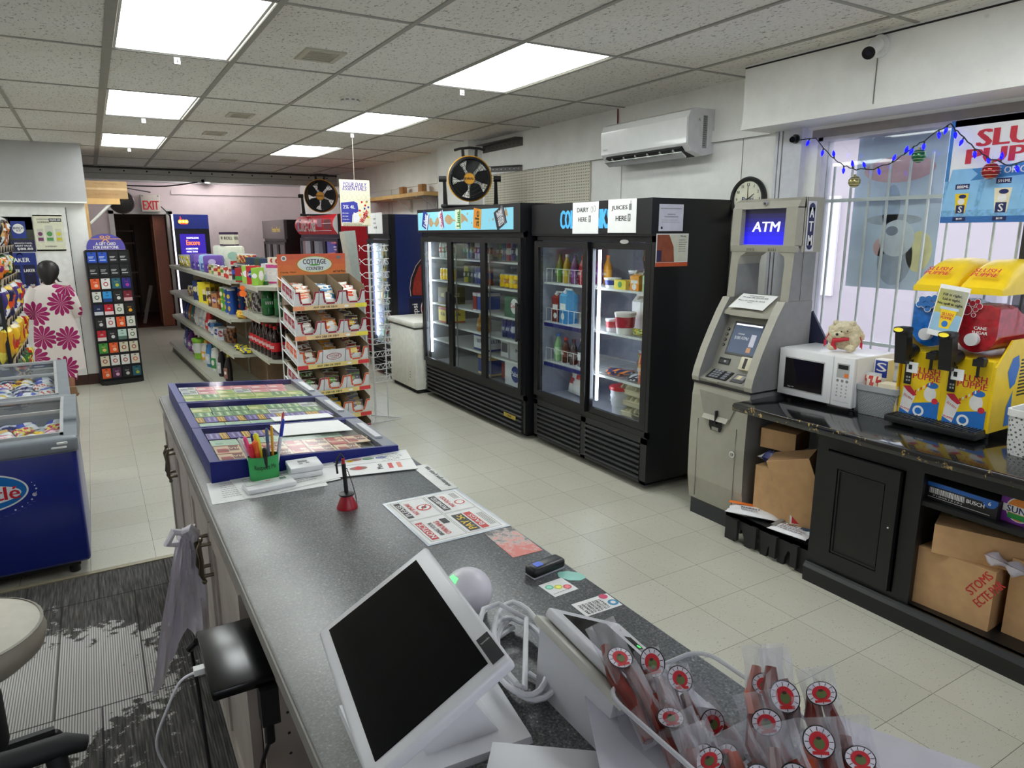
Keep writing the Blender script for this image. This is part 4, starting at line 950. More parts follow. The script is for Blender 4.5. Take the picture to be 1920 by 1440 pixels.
tag(m.build('steel_bracket',loc=(WX-.018,5.98,2.355),rot=(R(3),0,0)),'dark slotted steel strip beside the pegboard','bracket')
ws = thing('timber_shelf','raw timber shelf on white brackets high on the wall','shelf',(3.42,7.72,2.15))
m = MB(); m.box(0,.30,0,2.3,0,.045,WOOD); m.build('board',ws)
for k in range(3):
    m = MB(); y = .25+.8*k; m.box(.02,.29,y,y+.03,-.012,0,OFFW); m.box(.278,.29,y,y+.03,-.165,0,OFFW); m.cyl((.10,y+.015,-.01),(.28,y+.015,-.155),.009,OFFW,8); m.build('bracket',ws)
for k in range(2):
    tag(MB().box(0,.06,0,.12,0,.11,mat((168,120,70),.6,var=.15)).build('wood_block',loc=(3.58,8.75-.62*k,2.196)),'small upright wood block on the timber shelf, %s one' % ['farther','nearer'][k],'wood block','wood blocks on the timber shelf')
# --- fans
def fan(label,C,aim,base_z,r=.205):
    """drum fan; C = centre of the grille, aim = direction it blows"""
    ax = Vector(aim).normalized(); yaw = math.atan2(ax.y,ax.x)+PI/2; tilt = math.asin(ax.z)
    t = thing('drum_fan',label,'fan',(C[0],C[1],base_z),yaw); zc = C[2]-base_z
    Q = T(0,0,zc) @ RX(-tilt) @ Matrix.Rotation(R(90),4,'X')   # local +z of Q = blowing direction (-Y of fan)
    YL = mat((238,170,40),.4); BK = mat((24,24,26),.5)
    m = MB(); m.lathe([(r*.96,-.11),(r*1.02,-.10),(r*1.05,.0),(r*1.05,.03),(r*1.0,.04),(r*.97,.03),(r*.97,-.10)],YL,40,M=Q,cap=False); m.build('shroud',t)
    m = MB(); m.lathe([(r*1.0,.03),(r*1.0,.048),(r*.90,.055),(r*.88,.045)],BK,40,M=Q,cap=False)
    for k in range(54):
        a = 2*PI*k/54; pts = []
        for j in range(6): q = j/5; rr = r*(.24+.68*q); aa = a+.55*q; pts.append((rr*math.cos(aa),rr*math.sin(aa),.055+.012*(1-q)))
        m.tube(pts,.0017,BK,4,M=Q)
    for rr in (.42,.60,.78): m.tube([(r*rr*math.cos(2*PI*k/32),r*rr*math.sin(2*PI*k/32),.058) for k in range(32)],.002,BK,4,closed=True,M=Q)
    m.build('grille',t)
    m = MB(); m.lathe([(r*.27,.058),(r*.27,.064),(1e-4,.066)],YL,28,M=Q,cap=False); m.text('DEWALT',r*.11,INK,z=.068,M=Q); m.build('badge',t)
    m = MB()
    for k in range(5):
        a = 2*PI*k/5; P = [(r*.15*math.cos(a),r*.15*math.sin(a),.02),(r*.6*math.cos(a-.35),r*.6*math.sin(a-.35),.03),(r*.88*math.cos(a-.30),r*.88*math.sin(a-.30),.035),(r*.90*math.cos(a+.1),r*.90*math.sin(a+.1),.012),(r*.88*math.cos(a+.48),r*.88*math.sin(a+.48),-.01),(r*.5*math.cos(a+.75),r*.5*math.sin(a+.75),-.02)]
        m.poly(P,BK,M=Q)
    m.lathe([(r*.2,-.05),(r*.2,.03),(1e-4,.032)],BK,20,M=Q,cap=False); m.build('rotor',t)
    m = MB(); m.lathe([(r*.95,-.10),(r*.9,-.11),(r*.88,-.10)],BK,32,M=Q,cap=False)
    for k in range(16): a = PI*k/16; m.cyl((r*.9*math.cos(a),r*.9*math.sin(a),-.105),(-r*.9*math.cos(a),-r*.9*math.sin(a),-.105),.0018,BK,5,M=Q)
    m.build('rear_grille',t)
    w = r*1.22; m = MB()
    for s in (-1,1):
        m.hexa([(s*w-.02,.05,.01),(s*w+.02,.05,.01),(s*w+.02,.11,.01),(s*w-.02,.11,.01),(s*w-.012,-.02,zc+.02),(s*w+.012,-.02,zc+.02),(s*w+.012,.03,zc+.02),(s*w-.012,.03,zc+.02)],BK)
        m.rbox(s*w-.03,s*w+.03,-.08,.17,0,.035,.012,BK)
    m.cyl((-w,.10,.02),(w,.10,.02),.012,BK); m.cyl((-w,-.04,.02),(w,-.04,.02),.010,BK); m.build('stand',t)
    for s in (-1,1): m = MB(); m.cyl((s*(w-.02),0,zc),(s*(w+.05),0,zc),.028,BK,10); m.build('knob',t)
    m = MB(); zt = zc+r*1.02
    for s in (-1,1): m.hexa([(s*.06-.014,-.02,zt),(s*.06+.014,-.02,zt),(s*.06+.014,.02,zt),(s*.06-.014,.02,zt),(s*.065-.012,-.015,zt+.065),(s*.065+.012,-.015,zt+.065),(s*.065+.012,.015,zt+.065),(s*.065-.012,.015,zt+.065)],BK)
    m.tube([(-.145,0,zt+.055),(-.09,0,zt+.07),(0,0,zt+.078),(.09,0,zt+.07),(.145,0,zt+.055)],.012,BK,8); m.build('handle',t)
    return t
fan('yellow and black drum fan on top of the three-door cooler',(3.16,6.05,2.215),(-.52,-.85,-.02),1.947,.20)
fan('black and yellow drum fan on top of the red soda cooler',(3.10,10.83,2.27),(-.45,-.9,-.02),1.972,.235)
# --- cameras
def bullet(label,base,wall_n,lens_dir,s=1.0,col=(222,222,220)):
    t = thing('security_camera',label,'camera',base); W_ = mat(col,.4); n = Vector(wall_n); d = Vector(lens_dir).normalized()
    m = MB(); m.cyl((0,0,0),n*.022*s,.052*s,W_,24); m.cyl(n*.018*s,n*.04*s,.03*s,W_,16); m.build('mount',t)
    p0 = n*.05*s; m = MB(); m.sphere(p0,.026*s,W_,14); m.cyl(p0-d*.02*s,p0+d*.11*s,.034*s,W_,20); m.build('body',t)
    m = MB(); m.cyl(p0+d*.108*s,p0+d*.113*s,.030*s,mat((12,12,16),.1),20); m.cyl(p0+d*.113*s,p0+d*.115*s,.012*s,mat((30,30,50),.05),12); m.build('lens',t)
bullet('white bullet camera with black lens mounted on the bulkhead',(3.449,2.22,2.605),(-1,0,0),(-.75,-.25,-.42))
bullet('small black camera at the top left corner of the window',(WX-.05,2.84,2.255),(-1,0,0),(-.8,-.5,-.2),.5,(30,30,32))
# --- ceiling fittings
def vent(i,x,y,s=.13,s2=.17):
    t = thing('ceiling_vent','small beige ceiling vent, %s' % ['the nearest and biggest','second nearest','third, above the far end','the farthest'][i],'vent',(x,y,CZ),0,'ceiling vents')
    c = mat((186,182,164),.5); m = MB()
    for a in ((-s,s,-s2,-s2+.03),(-s,s,s2-.03,s2),(-s,-s+.03,-s2+.03,s2-.03),(s-.03,s,-s2+.03,s2-.03)): m.box(*a,-.01,0,c)
    m.build('frame',t); m = MB(); m.box(-s+.03,s-.03,-s2+.03,s2-.03,-.002,0,mat((80,76,70),.7))
    for k in range(7): y0 = -s2+.045+k*(2*s2-.09)/6.5; m.box(-s+.03,s-.03,y0,y0+.012,-.008,-.003,c)
    m.build('louvre',t)
for i,(x,y) in enumerate(((1.21,4.08),(1.19,6.38),(1.17,7.62),(1.72,10.25))): vent(i,x,y,.10 if i else .11,.12 if i else .13)
sd = thing('smoke_detector','round white smoke detector on the ceiling','smoke detector',(1.74,5.19,CZ))
m = MB(); m.lathe([(.07,0),(.07,-.012),(.062,-.030),(.03,-.036),(1e-4,-.036)],mat((226,224,218),.4),28,cap=False); m.build('body',sd)
m = MB()
for k in range(10): a = 2*PI*k/10; m.box(-.012,.012,-.002,.002,-.004,.004,GREY,M=RZ(a) @ T(0,.066,-.022))
m.build('vent_slot',sd)
def hook(lbl,x,y):
    m = MB(); m.box(-.016,.016,-.001,.001,-.036,0,WHITE); m.tube([(0,-.002,-.02),(0,-.012,-.03),(0,-.020,-.026),(0,-.020,-.014)],.0022,mat((90,88,84),.4),6)
    return tag(m.build('ceiling_hook',loc=(x,y,CZ-.006)),lbl,'hook','white hooks under the ceiling panels')
for lbl,x,y in (('white plastic hook under the nearest left ceiling panel',.53,4.50),('white plastic hook under the middle left ceiling panel',.51,6.94),('white plastic hook under the far left ceiling panel',.51,9.38),('white plastic hook under the big right ceiling panel',2.30,4.50),('white plastic hook holding the hanging poster string',2.33,6.94)): hook(lbl,x,y)
# --- hanging poster
hp = thing('hanging_poster','two-sided grocery poster hanging on a string from the ceiling','sign',(2.335,6.96,1.80),R(8))
def d_ess(m,w,h):
    PV = mat((90,70,165),.5); VB = mat((60,62,160),.5)
    m.text('YOUR DAILY',.04,PV,(0,h*.40),w=w*.78,shear=.2); m.text('ESSENTIALS',.04,PV,(0,h*.315),w=w*.78,shear=.2)
    for j in range(2):
        for i in range(6): m.disc((-w*.40+i*w*.155+.02*j,h*(.20-.075*j)),.024,mat((190,190,175),.6),z=.0006+.0002*j,n=14,ry=.028); m.disc((-w*.40+i*w*.155+.02*j,h*(.20-.075*j)),.021,CREAM,z=.0007+.0002*j,n=14,ry=.025)
    m.poly([(-w*.48,-h*.42,.0012),(-w*.15,-h*.42,.0012),(-w*.12,-h*.25,.0012),(.03,-h*.18,.0012),(.02,h*.0,.0012),(-w*.05,h*.04,.0012),(-w*.48,h*.0,.0012)],VB)
    m.text('2% 4L',.035,WHITE,(-w*.22,-h*.085),w=.13,z=.0018); m.lines(-w*.45,-w*.2,-h*.22,4,.03,.006,WHITE,z=.0018)
    m.poly([(-w*.10,-h*.42,.0014),(.02,-h*.42,.0014),(.05,-h*.25,.0014),(-w*.08,-h*.2,.0014)],mat((235,235,240),.5))
    m.text('Wonder',.05,RED,(w*.27,-h*.28),w=.14,z=.0018,rot=R(62)); 
    r = random.Random(5)
    for k in range(12): m.disc((w*r.uniform(.12,.44),h*r.uniform(-.35,.06)),.011,(RED,VB,YELLOW)[k % 3],z=.0016,n=10)
    m.lines(-w*.44,w*.42,-h*.455,2,.014,.005,INK)
m = MB(frame((0,-.003,.21),(1,0,0),(0,0,1))); m.box(-.165,.165,-.225,.225,-.003,0,CREAM); d_ess(m,.33,.45); m.build('poster',hp)
m = MB(); m.tube([(0,0,.43),(0,0,CZ-1.80-.03)],.0022,mat((205,200,180),.6),6); m.build('string',hp)
# ---------------------------------------------------------------- cash machine
AT = mat((160,157,143),.45,var=.04); AT2 = mat((142,140,130),.45); ATS = mat((128,128,128),.45); SEAMB = mat((30,30,30),.6)
at = thing('cash_machine','grey stand-alone cash machine with blue ATM screen','ATM',(3.04,2.735,0),R(-90))
w = .212
m = MB(); m.box(-w+.015,w-.01,.02,.47,0,.10,mat((42,44,48),.5)); m.build('plinth',at)
m = MB(); pr = [(.02,.10),(-.004,.25),(-.008,.50),(.0,.76),(.012,.835),(.47,.835),(.47,.10)]
m.prism(pr,-w,w,'x',AT,m_cap=ATS)
m.box(-w+.065,-w+.0662,-.0088,0,.13,.62,GREY); m.box(w-.0662,w-.065,-.0088,0,.13,.62,GREY); m.build('safe_door',at)
m = MB(); F = frame((0,-.0085,0),(1,0,0),(0,0,1))
m.poly([(-.145,.80,.002),(-.10,.655,.0022),(.03,.645,.0022),(.09,.655,.0022),(.155,.79,.002)],AT2,M=F)
m.hexa([(-.10,-.03,.64),(.085,-.03,.64),(.085,0,.64),(-.10,0,.64),(-.10,-.012,.665),(.085,-.012,.665),(.085,0,.665),(-.10,0,.665)],AT)
m.poly([(-.055,.64,.004),(-.055,.60,.004),(-.04,.575,.004),(.035,.575,.004),(.045,.60,.004),(.045,.64,.004)],mat((18,18,18),.7),M=F); m.rect(-.03,.02,.578,.598,AT2,M=F,z=.006); m.box(.0,.008,-.03,-.01,.62,.70,SEAMB); m.build('cash_tray',at)
m = MB(); m.cyl((.135,-.02,.47),(.135,-.006,.47),.020,CHROME,16); m.cyl((.135,-.023,.47),(.135,-.02,.47),.011,mat((160,160,150),.3,.5),12); m.build('lock',at)
# console: two curved flanks with the sloping fascia between
fl = [(.005,.845),(.0,.87),(.012,.92),(.06,1.04),(.115,1.15),(.175,1.26),(.225,1.335),(.46,1.335),(.46,.845)]
for s in (-1,1):
    m = MB(); a,b = (-w-.012,-w+.042) if s < 0 else (w-.042,w+.012); m.prism(fl,a,b,'x',AT,m_cap=ATS)
    Fx = frame((0,0,0),(1,0,0),(0,.45,.9)); m.build('side_cheek',at)
m = MB(); m.prism([(.012,.845),(.006,.865),(.10,.915),(.235,1.225),(.235,1.24),(.46,1.24),(.46,.845)],-w+.042,w-.042,'x',AT2); m.build('fascia',at)
m = MB(); m.box(-w-.002,w+.002,.004,.46,.832,.846,SEAMB); m.build('joint',at)
def onf(z,lift=.001):   # frame lying on the sloping fascia
    q = (z-.915)/.31; return frame((0,.10+.135*q-lift*.92,z+lift*.4),(1,0,0),(0,.135,.31))
F = onf(1.10)
m = MB(); m.box(-.105,.115,-.10,.105,-.002,.004,mat((70,70,68),.5),M=F); SC = mat((70,80,98),.2,em=.5)
m.rect(-.095,.105,-.088,.093,SC,z=.005,M=F); m.rect(-.09,.10,.082,.092,mat((225,228,235),.3,em=.8),z=.0055,M=F)
m.text('CHANGE',.008,WHITE,(-.03,.03),z=.0056,M=F); m.text('$100 ATMs!',.022,mat((190,195,205),.4),(-.02,.005),w=.10,z=.0056,M=F); m.rect(.045,.08,-.04,.035,mat((205,205,220),.5),z=.0056,M=F); m.rect(.04,.07,-.075,-.045,mat((205,150,110),.5),z=.0056,M=F); m.build('screen',at)
for s in (-1,1):
    for k in range(4):
        m = MB(); m.cyl((s*.14 if s > 0 else -.135,.05-.033*k,0),(s*.14 if s > 0 else -.135,.05-.033*k,.007),.0085,mat((40,40,42),.4),12,M=F); m.disc((s*.14 if s > 0 else -.135,.05-.033*k),.004,LGREY,z=.0075,M=F,n=10); m.build('button',at)
F = onf(.965); m = MB(); m.box(-.125,-.045,-.018,.02,0,.004,SEAMB,M=F); m.box(-.12,-.05,-.01,.008,.004,.006,mat((60,60,60),.3),M=F); m.rect(-.085,-.07,-.005,.006,LGREY,z=.0065,M=F); m.build('receipt_slot',at)
m = MB(); m.rbox(.04,.125,-.035,.045,0,.022,.006,mat((205,198,172),.4),M=F); m.box(.07,.09,-.025,.035,.0222,.024,BLACK,M=F); m.build('card_reader',at)
F = frame((0,.052,.891),(1,0,0),(0,.094,.05)); m = MB(); m.box(-.135,.02,-.035,.045,0,.004,BLACK,M=F)
for i in range(3):
    for j in range(4): m.box(-.115+.024*i,-.097+.024*i,.028-.019*j,.041-.019*j,.004,.008,mat((165,168,175),.3,.6),M=F)
for j in range(4): m.box(-.025,.005,.028-.019*j,.041-.019*j,.004,.008,mat((165,168,175),.3,.6),M=F)
m.build('keypad',at)
m = MB(); m.box(.045,.13,-.03,.045,0,.004,mat((80,80,82),.4),M=F); m.rect(.055,.12,-.005,.035,mat((150,148,150),.3),z=.0046,M=F); m.rect(.07,.095,.0,.03,mat((220,205,160),.4),z=.005,M=F); m.build('card_panel',at)
m = MB(); m.box(-.10,-.02,-.004,.004,.862,.868,AT,M=None); m.rbox(-.10,-.02,.001,.012,.852,.862,.002,AT2,1); m.build('receipt_tray',at)
# brow with the curved hood
m = MB(); n = 10; rr = []
for k in range(n+1):
    x = -w+.042+(2*w-.084)*k/n; e = 1-((x)/(w-.042))**2; rr.append([(x,.185-.035*e,1.238),(x,.19-.035*e,1.258+.012*e),(x,.30,1.345),(x,.44,1.345),(x,.44,1.238)])
m.loft([r_ for r_ in rr],AT,True,True); m.build('hood',at)
sh = MB(frame((0,0,0),(1,0,0),(0,.11,.08))); pts = []
m = MB()
for k in range(8):
    x0 = -.125+.25*k/8; x1 = -.125+.25*(k+1)/8; z = lambda x,q: (x,.175+.115*q-.022*(1-(x/.17)**2)*(1-q),1.279+.008*(1-(x/.17)**2)*(1-q)+.078*q)
    m.poly([z(x0,0),z(x1,0),z(x1,1),z(x0,1)],PAPER)
Qs = frame((0,.2275-.0,1.3205),(1,0,0),(0,.115,.078)); m.text('ATM SURCHARGE',.009,INK,(0,.045),z=.004,M=Qs); m.text('We now offer $10 and $50',.012,INK,(0,.028),w=.18,z=.006,M=Qs); m.text('Please see cashier for details',.010,INK,(0,-.005),w=.19,z=.010,M=Qs); m.text('Thank you',.008,INK,(0,-.025),z=.012,M=Qs)
o = m.build('paper_sign',loc=(3.04,2.735,0),rot=(0,0,R(-90))); tag(o,'white typed notice lying on the hood of the cash machine','sign')
# topper: frame with a see-through opening and a display
m = MB()
for s in (-1,1):
    a,b = (-w-.008,-w+.048) if s < 0 else (w-.048,w+.008)
    m.prism([(.255,1.336),(.275,1.62),(.46,1.62),(.46,1.336)],a,b,'x',AT,m_cap=ATS)
op = []
arch = [(-w+.048,1.53),(-w+.058,1.575),(-w+.10,1.60),(w-.10,1.605),(w-.058,1.58),(w-.048,1.53),(w+.0,1.53),(w,1.63),(-w,1.63),(-w,1.53)]
m.prism(arch,.272,.46,'y',AT)
m.build('upright_frame',at)
m = MB(); m.box(-w-.01,w+.01,.266,.46,1.602,1.606,SEAMB) if False else None
hx = [(.262,1.60),(.275,1.65),(.295,1.86),(.315,1.89),(.48,1.905),(.49,1.60)]
m = MB()
m.prism([(.268,1.605),(.262,1.64),(.30,1.645),(.30,1.605)],-w-.012,w+.012,'x',AT); m.prism([(.268,1.845),(.29,1.885),(.33,1.902),(.34,1.845)],-w-.012,w+.012,'x',AT)
m.prism([(.262,1.64),(.268,1.85),(.33,1.85),(.33,1.64)],-w-.012,-w+.055,'x',AT); m.prism([(.262,1.64),(.268,1.85),(.33,1.85),(.33,1.64)],w-.062,w+.012,'x',AT)
m.box(-w-.012,w+.012,.325,.49,1.605,1.902,AT)
m.box(w+.012,w+.013,.345,.347,1.34,1.902,SEAMB); m.build('display_housing',at)
m = MB()
for k in range(8):
    q = k/7; c = (int(38-20*q*.3),int(36-10*q),int(66+170*q)); z0 = 1.845-.0256*(k+1); m.box(-w+.055,w-.062,.300,.304,z0,z0+.0256,mat(c,.3,em=.12+.85*q))
m.text('ATM',.055,mat((215,220,255),.4,em=1.0),(-.004,0),w=.185,M=frame((0,.2995,1.745),(1,0,0),(0,0,1)),shear=.12,z=.001); m.build('display',at)
m = MB(); m.cyl((.0,.283,1.872),(0,.27,1.872),.014,CHROME,14); m.cyl((0,.268,1.872),(0,.27,1.872),.007,SEAMB,10); m.build('lock',at)
for s in (-1,1):
    m = MB(); 
    for i in range(5):
        for j in range(4): m.disc((s*.075+.012*i-.024,1.618+.007*j-.005),.003,SEAMB,M=frame((0,.2655,0),(1,0,0),(0,0,1)),z=.001,n=6)
    m.build('speaker_grille',at)
m = MB(); F = frame((w+.0135,.385,1.745),(0,1,0),(0,0,1)); nv = mat((45,45,85),.4); m.rbox(-.036,.036,-.135,.135,-.001,.001,.0008,mat((205,205,210),.4),1,M=F); m.rect(-.026,.026,-.10,.10,nv,z=.0014,M=F); m.disc((0,.10),.026,nv,z=.0014,M=F); m.disc((0,-.10),.026,nv,z=.0014,M=F)
for k,ch in enumerate('ATM'): m.text(ch,.055,WHITE,(0,.075-.075*k),w=.034,z=.002,M=F)
m.build('side_lettering',at)
m = MB(); m.disc((0,0),.012,PAPER,M=frame((-w-.0,0,0),(1,0,0),(0,1,0))) ; 
tp = MB(); tp.prism([(2.53,1.27),(2.42,1.11),(2.40,.815),(2.78,.815),(2.68,.90)],3.53,3.545,'x',mat((44,46,72),.5))
tag(tp.build('dark_board'),'dark navy triangular board leaning behind the cash machine','board')

# ---------------------------------------------------------------- black snack bar
def f_blk(nt,b,m):
    tc = N(nt,'ShaderNodeTexCoord'); n = N(nt,'ShaderNodeTexNoise',i_Scale=3.0,i_Detail=6.0); nt.links.new(tc.outputs['Object'],n.inputs['Vector'])
    nt.links.new(ramp(nt,n.outputs['Fac'],[(.3,lin((11,11,12))),(.7,lin((20,20,21)))]),b.inputs['Base Color']); b.inputs['Roughness'].default_value = .42
BLKW = nodes_mat('black_painted_wood',f_blk)
def f_blt(nt,b,m):
    tc = N(nt,'ShaderNodeTexCoord'); n = N(nt,'ShaderNodeTexNoise',i_Scale=24.0,i_Detail=6.0,i_Roughness=.7); nt.links.new(tc.outputs['Object'],n.inputs['Vector'])
    ge = N(nt,'ShaderNodeSeparateXYZ'); nt.links.new(tc.outputs['Object'],ge.inputs[0])
    e = N(nt,'ShaderNodeMapRange'); e.inputs['From Min'].default_value = 2.90; e.inputs['From Max'].default_value = 2.912; e.inputs['To Min'].default_value = 1; e.inputs['To Max'].default_value = 0; nt.links.new(ge.outputs['X'],e.inputs[0])
    mu = N(nt,'ShaderNodeMath',operation='MULTIPLY'); nt.links.new(e.outputs[0],mu.inputs[0])
    k = ramp(nt,n.outputs['Fac'],[(.575,(0,0,0)),(.60,(1,1,1))]); nt.links.new(k,mu.inputs[1])
    nt.links.new(mixc(nt,mu.outputs[0],lin((20,20,22)),lin((168,140,82))),b.inputs['Base Color']); b.inputs['Roughness'].default_value = .12; b.inputs['Coat Weight'].default_value = .5
BLKT = nodes_mat('chipped_black_gloss_top',f_blt)
wt = tag(MB().rbox(2.895,3.70,-1.0,2.515,.765,.81,.010,BLKT).build('bar_worktop'),'glossy black chipped worktop of the snack bar','worktop')
cb = thing('bar_cabinet','black painted base cabinet with one panel door and an open bay','cabinet',(2.93,0,0))
m = MB(); m.box(.02,.70,1.955,1.995,.0,.763,BLKW); m.box(.0,.02,1.94,2.0,.09,.763,BLKW); m.box(0,.02,1.49,1.565,.09,.763,BLKW); m.box(.02,.70,1.50,1.53,.09,.763,BLKW)
m.box(0,.02,1.565,1.94,.70,.763,BLKW); m.box(0,.02,-1.0,1.49,.715,.763,BLKW); m.box(0,.02,1.565,1.94,.09,.125,BLKW)
m.box(.66,.70,-1.0,1.955,.1,.763,BLKW); m.box(.0,.68,-1.0,1.955,.075,.10,BLKW); m.box(0,.02,.78,.86,.10,.715,BLKW); m.box(.02,.66,.80,.83,.1,.763,BLKW); m.build('body',cb)
m = MB(); m.prism([(-.025,.0),(-.03,.075),(-.018,.09),(-.012,.10),(.02,.10),(.02,0)],-1.0,2.0,'y',BLKW); m.build('base_moulding',cb)
m = MB(); m.box(.01,.66,.83,1.50,.568,.588,BLKW); m.build('shelf',cb)
m = MB(); m.box(-.018,-.001,1.575,1.93,.13,.695,BLKW)
for a in ((1.575,1.635,.13,.695),(1.87,1.93,.13,.695),(1.635,1.87,.13,.20),(1.635,1.87,.625,.695)): m.box(-.026,-.018,a[0],a[1],a[2],a[3],BLKW)
for a in ((1.640,1.648,.205,.62),(1.857,1.865,.205,.62),(1.648,1.857,.205,.213),(1.648,1.857,.612,.62)): m.box(-.023,-.018,a[0],a[1],a[2],a[3],BLKW)
dr = m.build('door',cb); 
m = MB(); m.sphere((-.03,1.60,.43),.004,WHITE,8); m.build('door_stud',dr)
# dunnage rack and the clutter on it
dk_ = thing('dunnage_rack','low black plastic dunnage rack with arched feet under the bar','rack',(2.95,2.0,0))
m = MB(); BP = mat((30,30,31),.6)
m.box(0,.60,.012,.55,.135,.155,BP)
def arch_side(n,L,x0,ax):
    pts = [(0,.155),(0,.0),(.02,0)]
    for k in range(n):
        a = .05+(L-.1)*k/n+.01; b = .05+(L-.1)*(k+1)/n-.01
        pts += [(a+(b-a)*.1,0),(a+(b-a)*.18,.05),(a+(b-a)*.35,.085),(a+(b-a)*.65,.085),(a+(b-a)*.82,.05),(a+(b-a)*.9,0)]
    pts += [(L-.02,0),(L,0),(L,.155)]
    return pts
m.prism(arch_side(4,.54,0,'x')[::-1],0,.02,'x',BP,M=T(0,.01,0)); m.prism(arch_side(4,.54,0,'x')[::-1],.56,.58,'x',BP,M=T(0,.01,0))
for k in range(4): m.box(-.02,.0,.06+.13*k,.10+.13*k,.02,.14,BP)
m.build('deck',dk_)
def carton_box(label,loc,rz,w,d,h,rx=0,ry=0,seam=True,extra=None,col=CARD,group=None):
    t = MB(); t.box(-w/2,w/2,-d/2,d/2,0,h,col)
    if seam:
        t.box(-w/2-.0006,w/2+.0006,-.0015,.0015,h-.001,h+.0008,CARD_D); t.box(-w/2,w/2,-.025,.025,h,h+.0007,mat((190,160,115),.25))
        t.box(-w/2-.001,-w/2,-.025,.025,h-.06,h,mat((190,160,115),.25)); t.box(w/2,w/2+.001,-.025,.025,h-.06,h,mat((190,160,115),.25))
    if extra: extra(t)
    o = t.build('cardboard_box',loc=loc,rot=(rx,ry,rz)); return tag(o,label,'box',group)
carton_box('big brown cardboard box beside the cash machine',(3.19,2.33,.157),R(2),.26,.26,.29)
carton_box('small brown cardboard box on top of the blue bag',(3.22,2.405,.535),R(12),.17,.20,.11,seam=False)
tag(MB().__class__().box(-.115,.115,-.012,-.008,0,.40,CARD).box(.111,.115,-.008,.10,0,.40,CARD_D).box(-.115,.111,-.008,.10,.396,.40,CARD_D).build('cardboard_box',loc=(3.07,2.085,.205),rot=(R(14),R(-17),R(-78))),'flattened brown cardboard box leaning beside the black cabinet','box')
m = MB(); pillow_geo(m,.24,.28,.08,pf((28,40,110),(90,130,190),(22,30,80),3,2),3,12,12,wob=.3)
o = m.build('blue_bag',loc=(3.19,2.46,.492),rot=(R(90),0,R(0))); tag(o,'crumpled blue plastic bag on the big cardboard box','bag')
def envelope(label,loc,rz,w,d,t_,c1,dec,tilt=(0,0)):
    m = MB(); pillow_geo(m,w,d,t_,lambda u,v: c1,2,8,8,wob=.15,M=RX(R(-90)) @ T(0,0,-d/2)); dec(m)
    return tag(m.build('mailing_bag',loc=loc,rot=(tilt[0],tilt[1],rz)),label,'parcel')
def de1(m):
    Q = T(0,0,.021); m.rect(-.15,.15,.01,.045,ORANGE,M=Q); m.text('TEMPEST',.022,INK,(-.02,-.025),w=.11,M=Q); m.text('Wireless',.016,INK,(-.02,-.055),w=.09,M=Q)
envelope('white padded parcel with orange stripe on the dunnage rack',(3.045,2.43,.18),R(-62),.30,.17,.035,(228,228,230),de1,(0,0))
def de2(m): Q = T(0,0,.017); m.lines(-.06,.09,.05,6,.02,.006,INK,M=Q); m.rect(-.10,-.075,-.05,.06,GREY,M=Q)
envelope('white envelope with printed address label on the rack edge',(3.02,2.16,.175),R(-80),.22,.15,.028,(232,232,236),de2)
def de3(m): Q = T(0,0,.021); m.rect(-.08,.0,-.05,.0,mat((60,90,130),.4),M=Q); m.lines(-.05,.08,.04,3,.02,.006,INK,M=Q)
envelope('white and blue plastic parcel next to the black cabinet',(3.10,2.06,.178),R(-70),.16,.14,.035,(215,222,230),de3)
m = MB(); m.box(-.06,.06,-.05,.05,0,.06,mat((220,218,218),.5)); m.rect(-.05,.0,.005,.05,RED,z=.001,M=frame((0,-.05,0),(1,0,0),(0,0,1))); m.rect(.01,.05,.01,.05,INK,z=.001,M=frame((0,-.05,0),(1,0,0),(0,0,1))); m.lines(-.05,.05,.03,4,.02,.004,INK,M=T(0,0,.06))
tag(m.build('small_carton',loc=(3.09,2.155,.205),rot=(0,R(0),R(-60))),'small white and red printed carton by the leaning box','box')
# boxes in the open bay
def ex1(t):
    F = frame((-.0,-.1505,.145),(1,0,0),(0,0,1)); rd_ = mat((190,50,45),.6); t.text('STOMS',.035,rd_,(.10,.05),w=.13,M=F,rot=R(58)); t.text('ECTE PAR',.035,rd_,(.14,.02),w=.15,M=F,rot=R(58))
carton_box('lower brown carton with slanted red stamp in the open bay',(3.14,1.36,.10),R(-87),.31,.30,.265,extra=ex1)
def ex2(t): t.rect(-.12,-.04,.0,.07,mat((225,225,222),.5),z=.1315); t.rect(.04,.14,.02,.10,mat((225,225,222),.5),z=.1315)
carton_box('upper brown carton with white labels resting on the lower one',(3.15,1.33,.366),R(-70),.33,.28,.13,extra=ex2)
def ex3(t): t.text('*',.10,mat((120,85,55),.7),(0,.12),M=frame((0,-.1505,0),(1,0,0),(0,0,1)))
carton_box('brown carton with flower mark at the right edge of the open bay',(3.20,1.02,.10),R(-90),.30,.30,.33,extra=ex3)
m = MB(); pillow_geo(m,.16,.13,.04,lambda u,v: (225,220,235),5,8,8,wob=.5)
tag(m.build('plastic_bag',loc=(3.10,1.235,.372),rot=(R(70),R(20),R(-60))),'crumpled white plastic bag squeezed beside the upper carton','bag')
m = MB(); m.box(-.145,.145,-.16,.16,0,.075,mat((26,26,28),.45)); F = frame((0,-.1605,0),(1,0,0),(0,0,1)); S_ = frame((.1455,0,0),(0,1,0),(0,0,1)); bb = mat((40,100,180),.45)
m.rect(-.145,.145,.06,.078,bb,M=F); m.disc((.115,.058),.026,bb,M=F,z=.001,ry=.016); m.text('6',.016,WHITE,(.115,.06),M=F,z=.0016); m.text('BUSCH',.016,WHITE,(.062,.043),M=F,z=.001); r_ = random.Random(1); x = -.125
while x < .02:
    ww = r_.uniform(.0012,.005); m.rect(x,x+ww,.03,.055,WHITE,M=F,z=.001); x += ww+r_.uniform(.001,.003)
